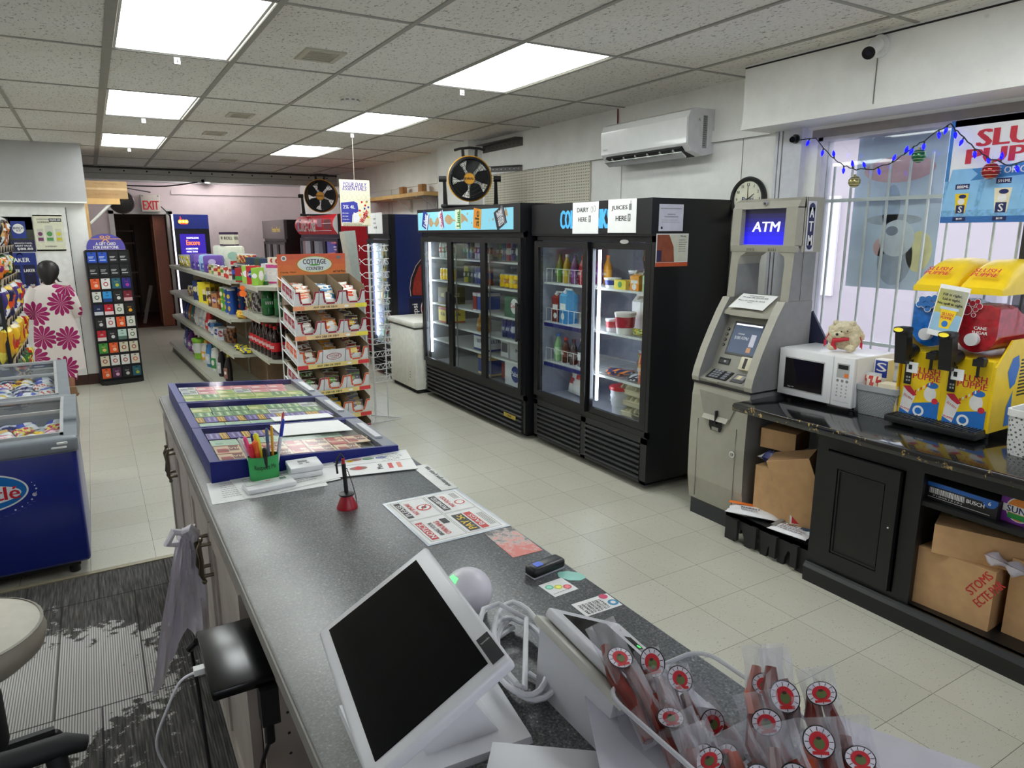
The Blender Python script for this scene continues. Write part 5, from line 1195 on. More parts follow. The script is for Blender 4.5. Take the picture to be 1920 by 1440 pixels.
m.rect(-.13,.12,.012,.014,WHITE,M=F,z=.001); m.text('7180516101',.006,WHITE,(-.05,.022),w=.12,M=F,z=.001); m.box(-.135,.135,-.15,.15,.0755,.0765,MATBLK)
tag(m.build('beer_tray',loc=(3.14,1.355,.589),rot=(0,0,R(-93))),'black and blue cardboard beer tray with barcode on the bar shelf','tray')
m = MB(); m.box(-.12,.12,-.12,.12,0,.12,mat((120,50,150),.5)); F = frame((0,-.1205,.06),(1,0,0),(0,0,1)); m.disc((-.05,.0),.05,WHITE,M=F); m.disc((-.05,0),.045,mat((235,140,50),.5),M=F,z=.001); m.rect(-.09,-.01,-.04,-.018,GREEN,M=F,z=.0014); m.rect(-.11,.01,-.016,.014,WHITE,M=F,z=.0016); m.text('SUN',.026,NAVY,(-.06,-.001),M=F,z=.002)
tag(m.build('fruit_carton',loc=(3.11,1.09,.589),rot=(0,0,R(-97))),'purple carton with round SUN emblem at the right edge','box')
# --- microwave
mw = thing('microwave_oven','white microwave oven with black door window on the bar','microwave',(3.245,2.27,.812),R(-90))
WM = mat((228,228,228),.25,var=.02)
m = MB(); m.rbox(-.225,.225,.012,.34,.018,.28,.008,WM)
for x in (-.19,.19):
    for y in (.05,.30): m.cyl((x,y,0),(x,y,.02),.014,BLACK,10)
m.build('body',mw)
m = MB(); m.rbox(-.225,.105,-.012,.012,.02,.278,.006,WM); m.rbox(-.185,.06,-.0135,-.011,.055,.235,.001,mat((180,180,180),.4),1); dr = m.build('door',mw)
m = MB(); m.box(-.18,.055,-.0155,-.0135,.062,.228,mat((22,18,18),.08)); m.text('Magic Chef',.008,LGREY,(-.135,.072),M=frame((0,-.0157,0),(1,0,0),(0,0,1))); m.build('window',dr)
m = MB(); m.rbox(.108,.225,-.012,.012,.02,.278,.005,WM); F = frame((.165,-.0122,.15),(1,0,0),(0,0,1)); m.rect(-.035,.035,.02,.095,LGREY,M=F); m.rect(-.028,.028,.066,.088,BLACK,M=F,z=.001); m.rect(.01,.03,.025,.045,ORANGE,M=F,z=.001)
for i in range(3): m.disc((-.026+.026*i,.005),.008,GREY,M=F,n=12)
for i in range(3):
    for j in range(4): m.disc((-.026+.026*i,-.02-.018*j),.005,LGREY,M=F,n=8); m.text(str((3*j+i+1) % 10),.006,GREY,(-.026+.026*i,-.02-.018*j),z=.001,M=F)
m.rect(-.045,.045,-.105,-.103,LGREY,M=F); m.build('control_panel',mw)
# --- plush bag
FUR = mat((214,202,170),.95,var=.18,vs=60,bump=.9); REDR = mat((190,30,50),.5)
pb = thing('plush_bag','small furry cream drawstring bag with red heart on the microwave','plush toy',(3.40,2.225,1.094),R(-66))
m = MB(); bm = bmesh.new(); bmesh.ops.create_icosphere(bm,subdivisions=4,radius=1); r_ = random.Random(2)
for v in bm.verts:
    p = v.co.copy(); z = (p.z+1)/2; ww = .088*(1-.10*z)+.006*math.sin(9*p.x+5*p.z); q = p.copy()
    q.x = p.x*ww*1.08; q.y = p.y*.05; q.z = .004+.155*z**.9
    nz = 1+.05*math.sin(31*p.x+17*p.z)*math.sin(27*p.y+23*p.z); v.co = Vector((q.x*nz,q.y*nz,max(.0,q.z)))
bm.verts.index_update(); m.add([v.co.copy() for v in bm.verts],[[v.index for v in f.verts] for f in bm.faces],FUR,True); bm.free()
m.sphere((-.020,-.052,.088),.028,FUR,14,(1.1,.8,.75)); m.sphere((-.005,-.03,.120),.044,FUR,14,(1.1,.8,.8)); m.sphere((.055,-.035,.06),.03,FUR,12,(.9,.7,1.3)); m.sphere((-.045,-.02,.148),.016,FUR,10); m.sphere((.038,-.02,.15),.016,FUR,10); m.sphere((-.05,-.045,.022),.024,FUR,10,(1.1,1,.8)); m.sphere((.04,-.05,.022),.026,FUR,10,(1.1,1,.8)); m.sphere((-.008,-.062,.108),.004,BLACK,8); m.sphere((.02,-.058,.112),.004,BLACK,8); m.build('body',pb)
m = MB(); m.sphere((-.026,-.075,.094),.0075,BLACK,10); m.build('nose',pb)
m = MB(); m.tube([(.030,-.052,.070),(-.005,-.062,.066),(-.040,-.058,.058),(-.045,-.056,.036),(-.026,-.060,.012)],[.007,.012,.015,.013,.005],REDR,10); m.build('heart',pb)
for s in (-1,1): m = MB(); m.tube([(s*.045,-.01,.115),(s*.07,-.02,.10),(s*.088,-.03,.06),(s*.092,-.035,.02)],.0028,REDR,6); m.box(s*.088-.006,s*.088+.006,-.037,-.034,.028,.055,REDR); m.build('ribbon',pb)
# --- perforated basket with cup cartons
def f_perf(base,dark,sc=150):
    def g(nt,b,m):
        tc = N(nt,'ShaderNodeTexCoord'); v = N(nt,'ShaderNodeTexVoronoi',i_Scale=float(sc)); v.inputs['Randomness'].default_value = 0.0; mp = N(nt,'ShaderNodeMapping'); mp.inputs['Rotation'].default_value = (.78,.5,.78)
        nt.links.new(tc.outputs['Object'],mp.inputs[0]); nt.links.new(mp.outputs[0],v.inputs['Vector'])
        nt.links.new(ramp(nt,v.outputs['Distance'],[(.28,lin(dark)),(.36,lin(base))]),b.inputs['Base Color']); b.inputs['Roughness'].default_value = .4
    return g
PG = nodes_mat('perforated_grey',f_perf((150,154,156),(70,72,74))); PWh = nodes_mat('perforated_white',f_perf((222,222,218),(90,90,90),70))
def basket(label,loc,w,d,h,mm,rim,tap=.012,rz=0):
    t = thing('basket',label,'basket',loc,rz)
    def ring(k,z,n=6):
        pts = []; r = .03
        for cx_,cy_,a0 in ((w/2-r-k,d/2-r-k,0),(-w/2+r+k,d/2-r-k,PI/2),(-w/2+r+k,-d/2+r+k,PI),(w/2-r-k,-d/2+r+k,1.5*PI)):
            for i in range(n): a = a0+PI/2*i/(n-1); pts.append((cx_+r*math.cos(a),cy_+r*math.sin(a),z))
        return pts
    m = MB(); m.loft([ring(tap,0),ring(tap*.6,h*.2),ring(0,h)],mm,True,True,False); m.loft([ring(.004,h),ring(tap+.004,.004)],mm,True,True,False); m.poly(ring(tap,.003),mm); m.build('bowl',t)
    m = MB(); m.loft([ring(-.003,h-.025),ring(-.003,h+.003),ring(.006,h+.003),ring(.006,h-.025)],rim,True,True,False); m.build('rim',t); return t
basket('grey perforated plastic basket holding cup cartons on the bar',(3.375,1.955,.811),.22,.21,.15,PG,mat((160,163,165),.4),rz=R(4))
basket('white perforated plastic basket beside the slush machine',(3.26,1.22,.811),.20,.20,.19,PWh,mat((225,225,220),.4))
m = MB(); m.box(-.05,.05,-.04,.04,0,.15,mat((226,216,190),.7)); m.box(-.052,.052,-.042,.042,.10,.13,mat((235,228,205),.7)); m.build
tag(m.build('cup_carton',loc=(3.33,1.90,.83),rot=(0,0,R(-90))),'plain cream carton standing in the grey basket','box')
m = MB(); m.box(-.035,.035,-.03,.03,0,.25,mat((236,234,228),.6)); F = frame((0,-.0305,.20),(1,0,0),(0,0,1)); m.rect(-.03,.035,-.04,.045,BLUE,M=F); m.text('S',.045,WHITE,(.004,.012),w=.05,M=F,z=.001)
tag(m.build('cup_carton',loc=(3.415,2.0,.83),rot=(0,0,R(-90))),'tall white and blue carton with letter S in the grey basket','box')
m = MB(); pillow_geo(m,.09,.19,.05,pf((232,225,205),(200,60,60),(232,225,205),4,2),4)
tag(m.build('sleeve_bag',loc=(3.335,2.005,.83),rot=(0,0,R(-90))),'plastic sleeve of cups with red print in the grey basket','bag')
# --- slush machine
sm = thing('slush_machine','yellow twin-bowl slush machine with blue and red slush','drink machine',(3.30,1.645,.811),R(-90))
YE = mat((242,206,25),.35,var=.05); YR = mat((205,40,60),.45); SB = mat((35,110,190),.4)
m = MB(); m.rbox(-.205,.205,.0,.44,.035,.355,.012,YE)
for x in (-.17,.17):
    for y in (.05,.38): m.cyl((x,y,0),(x,y,.036),.02,BLACK,12)
for s in (-1,1): m.prism([(-.012,.035),(-.012,.33),(.06,.40),(.10,.44),(.44,.44),(.44,.035)],s*.208-.004 if s < 0 else .204,s*.208+.0 if s < 0 else .212,'x',YE)
Fs = frame((.2125,.22,.2),(0,1,0),(0,0,1))
for k in range(11): m.rect(-.02,.14,-.02+.016*k,-.012+.016*k,INK,M=Fs)
m.poly([(-.13,.10,.0005),(-.10,.16,.0005),(-.05,.17,.0005),(-.03,.12,.0005),(-.05,.04,.0005),(-.09,.02,.0005)],SB,M=Fs); m.poly([(-.10,-.06,.0005),(-.06,.01,.0005),(-.05,-.15,.0005),(-.10,-.15,.0005)],SB,M=Fs)
m.build('body',sm)
for i,x in enumerate((-.10,.10)):
    m = MB(); F = frame((x,-.0005,.19),(1,0,0),(0,0,1)); m.rbox(-.092,.092,-.15,.16,-.002,.0005,.001,YE,1,M=F)
    m.box(-.082,-.05,.0,.12,.0,.006,BLACK,M=F)
    for a,b in ((-.072,.06),(-.06,.06),(-.072,.03),(-.06,.03),(-.072,.015),(-.06,.015)): m.rect(a,a+.008,b,b+.009,LGREY,M=F,z=.0066)
    m.text('SLUSH',.030,YR,(.02,.075),w=.115,M=F,z=.001); m.text('PUPPiE',.028,YR,(.02,.045),w=.125,M=F,z=.001)
    m.poly([(-.09,-.148,.0008),(.09,-.148,.0008),(.09,-.06,.0008),(.02,-.075,.0008),(-.04,-.09,.0008),(-.09,-.11,.0008)],SB,M=F); m.disc((.0,-.12),.026,WHITE,M=F,z=.0012); m.disc((.0,-.12),.016,SB,M=F,z=.0015)
    wc = mat((228,226,222),.45); m.poly([(-.080,-.015,.0015),(-.02,-.05,.0015),(-.045,-.14,.0015),(-.088,-.12,.0015)],wc,M=F); m.poly([(-.083,-.012,.0018),(-.05,-.006,.0018),(-.015,-.045,.0018),(-.03,-.053,.0018),(-.06,-.035,.0018)],YR,M=F)
    m.text('SLUSH',.010,YR,(-.055,-.06),w=.045,M=F,z=.002,rot=R(-28)); m.text('PUPPiE',.009,YR,(-.062,-.12),w=.045,M=F,z=.002,rot=R(-10))
    for k in range(7): m.rect(-.025+.012*k,-.019+.012*k,-.035+.009*k,-.022+.009*k,(YR,WHITE)[k % 2],M=F,z=.002)
    # abstract cool blue and white shapes
    m.disc((.045,-.03),.028,wc,M=F,z=.0013,ry=.036); m.disc((.052,.012),.026,SB,M=F,z=.0014,ry=.015); m.disc((.07,-.06),.014,YR,M=F,z=.0016)
    m.build('front_panel',sm)
m = MB(); m.rbox(-.205,.205,-.10,.0,.012,.045,.006,BLACK)
for k in range(26): m.box(-.195+.0155*k,-.189+.0155*k,-.095,-.005,.045,.049,mat((70,70,72),.3,.5))
m.build('drip_tray',sm)
def f_slush(c):
    def g(nt,b,m):
        tc = N(nt,'ShaderNodeTexCoord'); n = N(nt,'ShaderNodeTexNoise',i_Scale=40.0,i_Detail=5.0); nt.links.new(tc.outputs['Object'],n.inputs['Vector'])
        l = lin(c); nt.links.new(ramp(nt,n.outputs['Fac'],[(.3,tuple(v*.7 for v in l)),(.7,tuple(min(1,v*1.3+.01) for v in l))]),b.inputs['Base Color']); b.inputs['Roughness'].default_value = .25
        b.inputs['Subsurface Weight'].default_value = .0
    return g
SLB = nodes_mat('blue_slush',f_slush((10,105,190))); SLR = nodes_mat('red_slush',f_slush((190,20,35)))
TANK = glass_pane('clear_tank',(.95,.96,.97),.03)
for i,(x,sl,colr) in enumerate(((-.10,SLB,'blue'),(.10,SLR,'red'))):
    def sec(k,y,hz=1.0,n=14):   # half-round section of the bowl
        pts = []; W_ = .088*k
        for j in range(n+1): a = PI+PI*j/n; pts.append((x+W_*math.cos(a),y,.465+W_*math.sin(a)))
        return pts
    def bowl(k,y0,y1,ztop,mm,mb_,top_prof=None):
        A = sec(k,y0)+[(x+.088*k,y0,ztop),(x-.088*k,y0,ztop)]; B = sec(k,y1)+[(x+.088*k,y1,ztop),(x-.088*k,y1,ztop)]
        mb_.loft([A,B],mm,True,True,True)
    m = MB(); bowl(1.0,.00,.40,.64,TANK,m); bo = m.build('bowl',sm)
    m = MB(); rings = []
    for j in range(9):
        y = .012+.376*j/8; zt = .57 if i == 0 else (.575-.04*max(0,j-3)/2 if j < 6 else .49); zt += .008*math.sin(3*j)
        rings.append(sec(.96,y)+[(x+.084,y,zt),(x+.04,y,zt+.014),(x-.04,y,zt+.012),(x-.084,y,zt)])
    m.loft(rings,sl,True,True,True); m.build('%s_slush' % colr,bo)
    m = MB(); rings = []
    for j in range(15):
        q = j/14; y = -.008+.42*q; hh = .03+.118*math.sin(min(1,q*1.9)*PI/2)**.9; hh *= 1 if q < .75 else max(.2,1-((q-.75)/.25)**2*.7); ins_ = 0 if j else .006
        rings.append([(x-.094+ins_,y,.636),(x+.094-ins_,y,.636)]+[(x+(.094-ins_)*math.copysign(abs(math.cos(a))**.45,math.cos(a)),y,.655+max(.005,hh-.02)*math.sin(a)**.8) for a in [PI*k/12 for k in range(13)]])
    m.loft(rings,YE,True,True,True)
    F = frame((x-.01,-.001,.662),(1,0,0),(0,.35,.9)); 
    ld = m.build('lid',sm)
    m = MB(); F = frame((x,.032,.715),(1,0,0),(0,.75,.66)); m.text('SLUSH',.024,YR,(.0,.016),w=.10,M=F,z=.017,shear=.15); m.text('PUPPiE',.022,YR,(0,-.012),w=.105,M=F,z=.017,shear=.15); m.build('lettering',ld)
    m = MB(); m.cyl((x,-.004,.44),(x,-.03,.44),.028,mat((222,222,222),.4),18); m.build('auger_cap',sm)
    m = MB(); m.hexa([(x-.085,-.10,.30),(x-.03,-.10,.30),(x-.03,-.05,.30),(x-.085,-.05,.30),(x-.08,-.13,.45),(x-.025,-.13,.45),(x-.025,-.085,.47),(x-.08,-.085,.47)],BLACK); m.rbox(x-.082,x-.022,-.15,-.075,.445,.475,.01,BLACK,M=None)
    m.cyl((x-.055,-.075,.33),(x-.055,0,.36),.03,BLACK,14); m.disc((0,0),.022,mat((245,225,40),.4),M=frame((x-.052,-.1515,.463),(1,0,0),(0,.4,1)),ry=.010,z=.002); m.build('tap_lever',sm)
    m = MB(); m.cyl((x+.05,-.03,.35),(x+.05,0,.35),.02,BLACK,10); m.box(x+.03,x+.075,-.05,-.02,.33,.36,BLACK); m.box(x+.045,x+.055,-.04,-.03,.28,.34,BLACK); m.build('tap',sm)
    m = MB(); m.box(x-.04,x+.012,-.071,-.069,.26,.31,PAPER); m.rect(-.008,.008,-.01,.012,INK,z=.0006,M=frame((x-.022,-.071,.285),(1,0,0),(0,0,1))); m.build('tag',sm)
m = MB()
for (cx_,cz_,r_) in ((.0,.025,.018),(.028,.03,.018),(-.028,.02,.018),(.014,.0,.018),(-.014,-.002,.018),(.04,.002,.016),(-.04,-.002,.015),(.0,-.02,.016)): m.disc((cx_,cz_),r_,WHITE,z=0); m.disc((cx_,cz_),r_-.003,mat((50,110,180),.4),z=.0006)
o = m.build('berry_decal',sm,loc=(-.115,-.0025,.575),rot=(R(90),0,0))
m = MB()
for (cx_,cz_,r_) in ((-.03,-.01,.022),(-.01,.02,.014),(.01,.03,.012),(.02,.01,.013),(-.03,.03,.012),(.005,-.005,.012),(.0,-.03,.010)): m.disc((cx_,cz_),r_,WHITE,z=0); m.disc((cx_,cz_),r_-.002,mat((165,30,50),.4),z=.0006)
m.build('cherry_decal',sm,loc=(.085,-.0025,.575),rot=(R(90),0,0)); m = MB(); m.text('CANE',.014,WHITE,(.035,-.085)); m.text('SUGAR',.014,WHITE,(.035,-.105)); m.build('bowl_lettering',sm,loc=(.085,-.0025,.575),rot=(R(90),0,0))
def d_fill(m,w,h):
    m.rect(-w/2+.004,w/2-.004,-h/2+.025,h/2-.018,mat((220,215,90),.5)); m.rect(-w/2+.004,w/2-.004,-h/2+.025,-.01,mat((150,190,215),.5),z=.0009)
    m.text('Fill it right.',.014,INK,(0,.072),w=.085,z=.0014); m.text('Lid it tight.',.014,INK,(0,.052),w=.08,z=.0014); m.text('No spill in sight.',.014,INK,(0,.032),w=.115,z=.0014)
    m.poly([(-.035,.012,.0014),(.04,.012,.0014),(.022,-.075,.0014),(-.022,-.075,.0014)],YE); m.rect(-.04,.045,.008,.020,mat((190,205,225),.4),z=.0018)
    m.text('SLUSH',.013,YR,(.002,-.012),w=.05,z=.0022); m.text('PUPPiE',.012,YR,(.0,-.028),w=.05,z=.0022); m.disc((.0,-.055),.014,SB,z=.0018)
sheet('taped_sign','yellow and blue sign reading Fill it right taped between the slush bowls',frame((3.255,1.645,1.365),(-.06,-1,.0),(.10,0,1)) @ RZ(R(-6)),.135,.23,d_fill)
# --- window decorations
def d_slush(m,w,h):
    bl = mat((60,130,190),.5); lb = mat((120,175,220),.5,var=.25,vs=60)
    m.rect(-w/2,w/2,h/2-.03,h/2,bl); m.rect(-w/2,-w/2+.018,-h/2+.0,h/2,bl,z=.0009); m.rect(-w/2,w/2,-h/2,-h/2+.20,lb,z=.0010); m.rect(-w/2,w/2,-h/2,-h/2+.03,mat((50,110,180),.5),z=.0012)
    for cx_,rx,rz in ((-.22,.06,.235),(-.04,.07,.24),(.13,.07,.25)): m.poly([(cx_-rx-.03,-h/2+.06,.0014),(cx_+rx,-h/2+.06,.0014),(cx_+rx+.02,-h/2+rz+.02,.0014),(cx_-rx+.0,-h/2+rz+.02,.0014)],mat((140,195,235),.5))
    m.text('SLUSH',.078,YR,(.02,.150),w=.40,z=.002,bold=.09); m.text('PUPPiE',.068,YR,(.0,.068),w=.44,z=.002,bold=.09)
    m.poly([(-.19,.01,.0018),(.19,.035,.0018),(.17,.005,.0018),(.19,-.02,.0018),(-.19,-.045,.0018),(-.16,-.015,.0018)],bl); m.text('THE ORIGINAL',.030,WHITE,(0,-.004),w=.26,z=.0024)
    for k,(cx_,s_,tt) in enumerate(((-.22,.75,'888ML'),(-.04,.9,'591ML'),(.13,1.05,'777ML'))):
        b = -h/2+.045; hh = .125*s_; ww = .042*s_
        m.poly([(cx_-ww*.7,b,.002),(cx_+ww*.7,b,.002),(cx_+ww,b+hh,.002),(cx_-ww,b+hh,.002)],(YE,CREAM,CREAM)[k]); m.rect(cx_-ww*.65,cx_+ww*.6,b,b+hh*.42,NAVY,z=.0023); m.text('S',hh*.32,WHITE,(cx_,b+hh*.2),z=.0027); m.disc((cx_+.004,b+hh*.85),ww*.55,NAVY,z=.0023,ry=hh*.1); m.disc((cx_,b+hh*.6),ww*.5,WHITE,z=.0023,ry=hh*.16)
        m.rect(cx_-.035,cx_+.03,b+hh+.02,b+hh+.045,NAVY,z=.0023); m.text(tt,.014,WHITE,(cx_,b+hh+.032),z=.0027); m.rect(cx_-.03,cx_+.03,-h/2+.008,-h/2+.028,NAVY,z=.0023); m.text('$0.99',.010,WHITE,(cx_,-h/2+.018),z=.0027)
sheet('window_poster','large white and blue SLUSH PUPPiE poster hanging in the window',frame((3.695,1.655,2.0),(0,-1,0),(0,0,1)),.62,.485,d_slush,t=.004)
def d_rev(m,w,h):
    for c,x,y,a,b in (((222,180,188),-.0,.22,.20,.07),((176,190,216),-.02,.02,.05,.12),((238,226,170),.16,-.22,.07,.11),((172,180,200),.03,-.26,.10,.15),((224,180,182),-.06,-.2,.04,.05),((180,185,200),-.0,-.05,.16,.03)): m.disc((x,y),a,mat(c,.7,var=.1),ry=b,z=.0006)
    m.disc((.03,-.15),.10,mat((222,226,236),.7),ry=.10,z=.0012); m.disc((.0,-.11),.035,mat((140,145,165),.7),z=.0018,ry=.026)
sheet('window_poster','faded see-through back of a poster outside the window bars',frame((3.85,2.30,1.83),(0,-1,0),(0,0,1)),.50,.86,d_rev,base=mat((205,216,236),.6,var=.12,vs=5),t=.003)
# string of blue lights
sl_ = thing('string_lights','dark cord of blue fairy lights looped across the window top','string lights',(3.66,2.7,2.23))
pts = [(3.655,2.86,2.25),(3.66,2.70,2.24),(3.65,2.58,2.13),(3.65,2.50,2.075),(3.65,2.42,2.05),(3.65,2.32,2.045),(3.65,2.22,2.07),(3.65,2.14,2.12),(3.65,2.09,2.15),(3.65,2.0,2.20),(3.65,1.95,2.225),(3.64,1.89,2.17),(3.64,1.82,2.10),(3.64,1.74,2.045),(3.64,1.66,2.01),(3.64,1.55,2.03),(3.64,1.42,2.12),(3.64,1.30,2.20)]
fine = []
for i in range(len(pts)-1):
    for k in range(4):
        q = k/4; a,b = Vector(pts[i]),Vector(pts[i+1]); p = a.lerp(b,q)+Vector((.004*math.sin(9*i+5*k),0,.004*math.cos(7*i+4*k))); fine.append(p-Vector((3.66,2.7,2.23)))
m = MB(); m.tube(fine,.0028,mat((25,30,28),.5),6); m.build('cord',sl_)
BULB = mat((4,4,255),.3,em=3.2); r_ = random.Random(11); nb = 0
for i in range(3,len(fine),3):
    p = fine[i]; up = r_.random() < .28; d = Vector((r_.uniform(-.3,.1),r_.uniform(-.5,.5),1 if up else -1)).normalized()
    m = MB(); m.cyl(p,p+d*.014,.004,mat((20,45,30),.5),8); m.lathe([(.004,.012),(.0085,.02),(.008,.03),(.003,.042),(1e-4,.045)],BULB,8,M=frame(p,d.orthogonal(),d.cross(d.orthogonal())),cap=False); m.build('bulb',sl_)
def ball(label,P,c,r=.032):
    t = thing('glass_bauble',label,'ornament',P,0,'baubles in the window'); m = MB(); m.sphere((0,0,0),r,mat(c,.12,.5),20)
    for k in range(5): m.tube([(r*1.005*math.cos(a)*math.cos(.5*k-1),r*1.005*math.sin(a)*math.cos(.5*k-1),r*1.005*math.sin(.5*k-1)) for a in [2*PI*j/24 for j in range(24)]],.0008,mat((225,225,200),.3),4,closed=True)
    m.build('globe',t); m = MB(); m.cyl((0,0,r*.95),(0,0,r*1.2),.007,mat((180,160,90),.3,.8),8); m.tube([(0,0,r*1.2),(0,0,r*1.2+.022)],.0009,SILVER,5); m.build('cap',t)
ball('gold bauble hanging under the leftmost loop of blue lights',(3.65,2.425,1.985),(160,150,95)); ball('green bauble hanging below the blue lights',(3.65,2.085,2.09),(40,110,70),.034); ball('red bauble hanging in front of the window poster',(3.64,1.735,1.99),(165,45,45),.038)
# ================================================================ service counter
def f_lam(nt,b,m):
    tc = N(nt,'ShaderNodeTexCoord'); n = N(nt,'ShaderNodeTexNoise',i_Scale=210.0,i_Detail=3.0,i_Roughness=.7); nt.links.new(tc.outputs['Object'],n.inputs['Vector'])
    c = ramp(nt,n.outputs['Fac'],[(.34,lin((44,45,46))),(.50,lin((84,86,87))),(.62,lin((112,114,114))),(.74,lin((186,188,186)))])
    n2 = N(nt,'ShaderNodeTexNoise',i_Scale=3.5,i_Detail=4.0); nt.links.new(tc.outputs['Object'],n2.inputs['Vector'])
    s = ramp(nt,n2.outputs['Fac'],[(.35,(.80,.80,.80)),(.65,(1.06,1.06,1.06))])
    w = N(nt,'ShaderNodeSeparateXYZ'); nt.links.new(tc.outputs['Object'],w.inputs[0])
    # pale wear along the clerk's edge
    e = N(nt,'ShaderNodeMapRange'); e.inputs['From Min'].default_value = .215; e.inputs['From Max'].default_value = .40; e.inputs['To Min'].default_value = .62; e.inputs['To Max'].default_value = 0; nt.links.new(w.outputs['X'],e.inputs[0])
    mu = N(nt,'ShaderNodeMath',operation='MULTIPLY'); nt.links.new(e.outputs[0],mu.inputs[0]); nt.links.new(ramp(nt,n2.outputs['Fac'],[(.3,(.45,)*3),(.7,(1,)*3)]),mu.inputs[1])
    c = mixc(nt,1,c,s,'MULTIPLY'); c = mixc(nt,mu.outputs[0],c,lin((186,184,178)))
    nt.links.new(c,b.inputs['Base Color']); b.inputs['Roughness'].default_value = .33
LAM = nodes_mat('speckled_grey_laminate',f_lam)
CB = mat((172,162,154),.55,var=.16,vs=5); CBD = mat((130,120,115),.6,var=.15,vs=5)
tag(MB().rbox(.212,.905,-1.2,3.75,.892,.93,.006,LAM).box(.209,.2125,-1.2,3.75,.893,.926,mat((140,136,130),.5)).build('counter_worktop'),'long speckled grey laminate service counter top','worktop')
cc = thing('counter_cabinet','weathered grey-brown wood cabinet under the service counter','cabinet',(.24,0,0))
m = MB(); m.box(.0,.64,3.69,3.71,0,.89,CB); m.box(.62,.64,-1.15,3.69,0,.89,CB); m.box(.0,.62,1.62,1.64,.0,.89,CB); m.box(0,.62,-1.17,-1.15,0,.89,CB); m.box(.04,.62,1.64,3.69,.08,.10,CB)
m.box(0,.02,1.64,3.69,.86,.89,CB); m.box(.04,.06,1.64,3.69,0,.09,CBD); m.box(0,.62,.40,.42,0,.89,CB)
m.build('carcass',cc)
for k in range(9): pass
m = MB(); F = frame((0,1.619,0),(1,0,0),(0,0,1))
for k in range(12):
    for x in (.06,.30): m.disc((x,.10+.06*k),.004,INK,M=F,z=.0006,n=8)
m.build('pin_hole',cc)
m = MB(); m.box(.02,.62,.42,1.62,.28,.30,CB); m.build('shelf',cc)
ys = [1.65,2.16,2.67,3.18,3.69]
BRASS = mat((120,110,95),.3,.9)
for k in range(4):
    m = MB(); y0,y1 = ys[k]+.004,ys[k+1]-.004; m.box(-.02,-.001,y0,y1,.11,.855,CB)
    for a in ((y0,y0+.06,.11,.855),(y1-.06,y1,.11,.855),(y0+.06,y1-.06,.11,.17),(y0+.06,y1-.06,.795,.855)): m.box(-.027,-.02,*a,CB)
    m.box(-.0205,-.020,y0+.062,y0+.066,.17,.795,CBD); d = m.build('door',cc)
    m = MB(); hy = y1-.03 if k % 2 == 0 else y0+.03
    m.cyl((-.027,hy,.80),(-.055,hy,.80),.006,BRASS,8); m.cyl((-.027,hy,.70),(-.055,hy,.70),.006,BRASS,8); m.tube([(-.055,hy,.815),(-.062,hy,.79),(-.058,hy,.75),(-.062,hy,.71),(-.055,hy,.685)],[.004,.008,.006,.008,.004],BRASS,8)
    m.sphere((-.055,hy,.818),.008,BRASS,8); m.sphere((-.055,hy,.682),.008,BRASS,8); m.build('handle',d)
# plastic bag hanging on the handle
BAGM = clear_plastic('milky_bag',(.9,.88,.93),.8,(.80,.77,.83))
m = MB(); rows = []
for j in range(27):
    q = j/26; z = .82-.40*q; wd = .014+.095*q**.7; cx_ = .155-.055*q; row_ = []
    for i in range(19):
        u = -1+2*i/18; row_.append((cx_+u*wd-.02*q*u,2.20+.035*math.sin(2.5*u+3*q)*q+.014*math.sin(9*u+5*q)*q**.5+.008*math.sin(17*u-11*q)+.05*u*q,z+.012*math.sin(5*u)*q+.05*math.sin(3.1*u+1)*q*q+.06*u*q))
    rows.append(row_)
m.loft(rows,BAGM,True,False,False); m.loft([[(p[0]+.012*q_,p[1]+.03,p[2]) for p in r_] for q_,r_ in enumerate(rows)][:1]+[[(p[0]+.01,p[1]+.035,p[2]+.02) for p in r_] for r_ in rows[1:]],BAGM,True,False,False)
m.tube([(.165,2.20,.80),(.15,2.19,.83),(.165,2.17,.845),(.18,2.18,.82),(.175,2.2,.79)],.012,BAGM,8); m.tube([(.15,2.2,.82),(.12,2.19,.835),(.10,2.19,.80),(.13,2.20,.79)],.012,BAGM,8)
tag(m.build('plastic_bag'),'limp white plastic bag knotted on a cabinet door handle','bag')
# black box under the counter edge, its cables
bx = thing('power_box','flat black box hung under the counter edge with cables','electronics',(.17,1.43,.825))
m = MB(); m.rbox(-.065,.055,-.125,.125,-.0,.022,.006,mat((18,18,19),.25)); m.build('casing',bx)
m = MB(); m.box(.02,.055,-.14,-.10,-.08,-.0,BLACK); m.cyl((.035,-.12,-.08),(.035,-.12,-.13),.010,BLACK,8); m.build('adapter',bx)
m = MB(); m.box(-.01,.02,.02,.03,-.002,.0,BLACK); m.build('bracket',bx)
def cable(label,pts,r,c,name='cable'):
    P = []
    for i in range(len(pts)-1):
        p0 = Vector(pts[max(0,i-1)]); p1 = Vector(pts[i]); p2 = Vector(pts[i+1]); p3 = Vector(pts[min(len(pts)-1,i+2)])
        for k in range(6):
            t = k/6; P.append(.5*((2*p1)+(-p0+p2)*t+(2*p0-5*p1+4*p2-p3)*t*t+(-p0+3*p1-3*p2+p3)*t**3))
    P.append(Vector(pts[-1])); m = MB(); m.tube(P,r,mat(c,.45),8); return m
WCB = (222,220,226)
m = cable('',[(.100,1.415,.835),(.06,1.42,.82),(.03,1.43,.76),(.005,1.47,.67),(.01,1.49,.60),(.04,1.48,.52),(.08,1.46,.47),(.05,1.42,.44),(.0,1.40,.42),(-.03,1.3,.30)],.0028,WCB)
m.box(.085,.118,1.406,1.424,.829,.842,WHITE); tag(m.build('charging_cable'),'white charging cable plugged into the black box and drooping','cable')
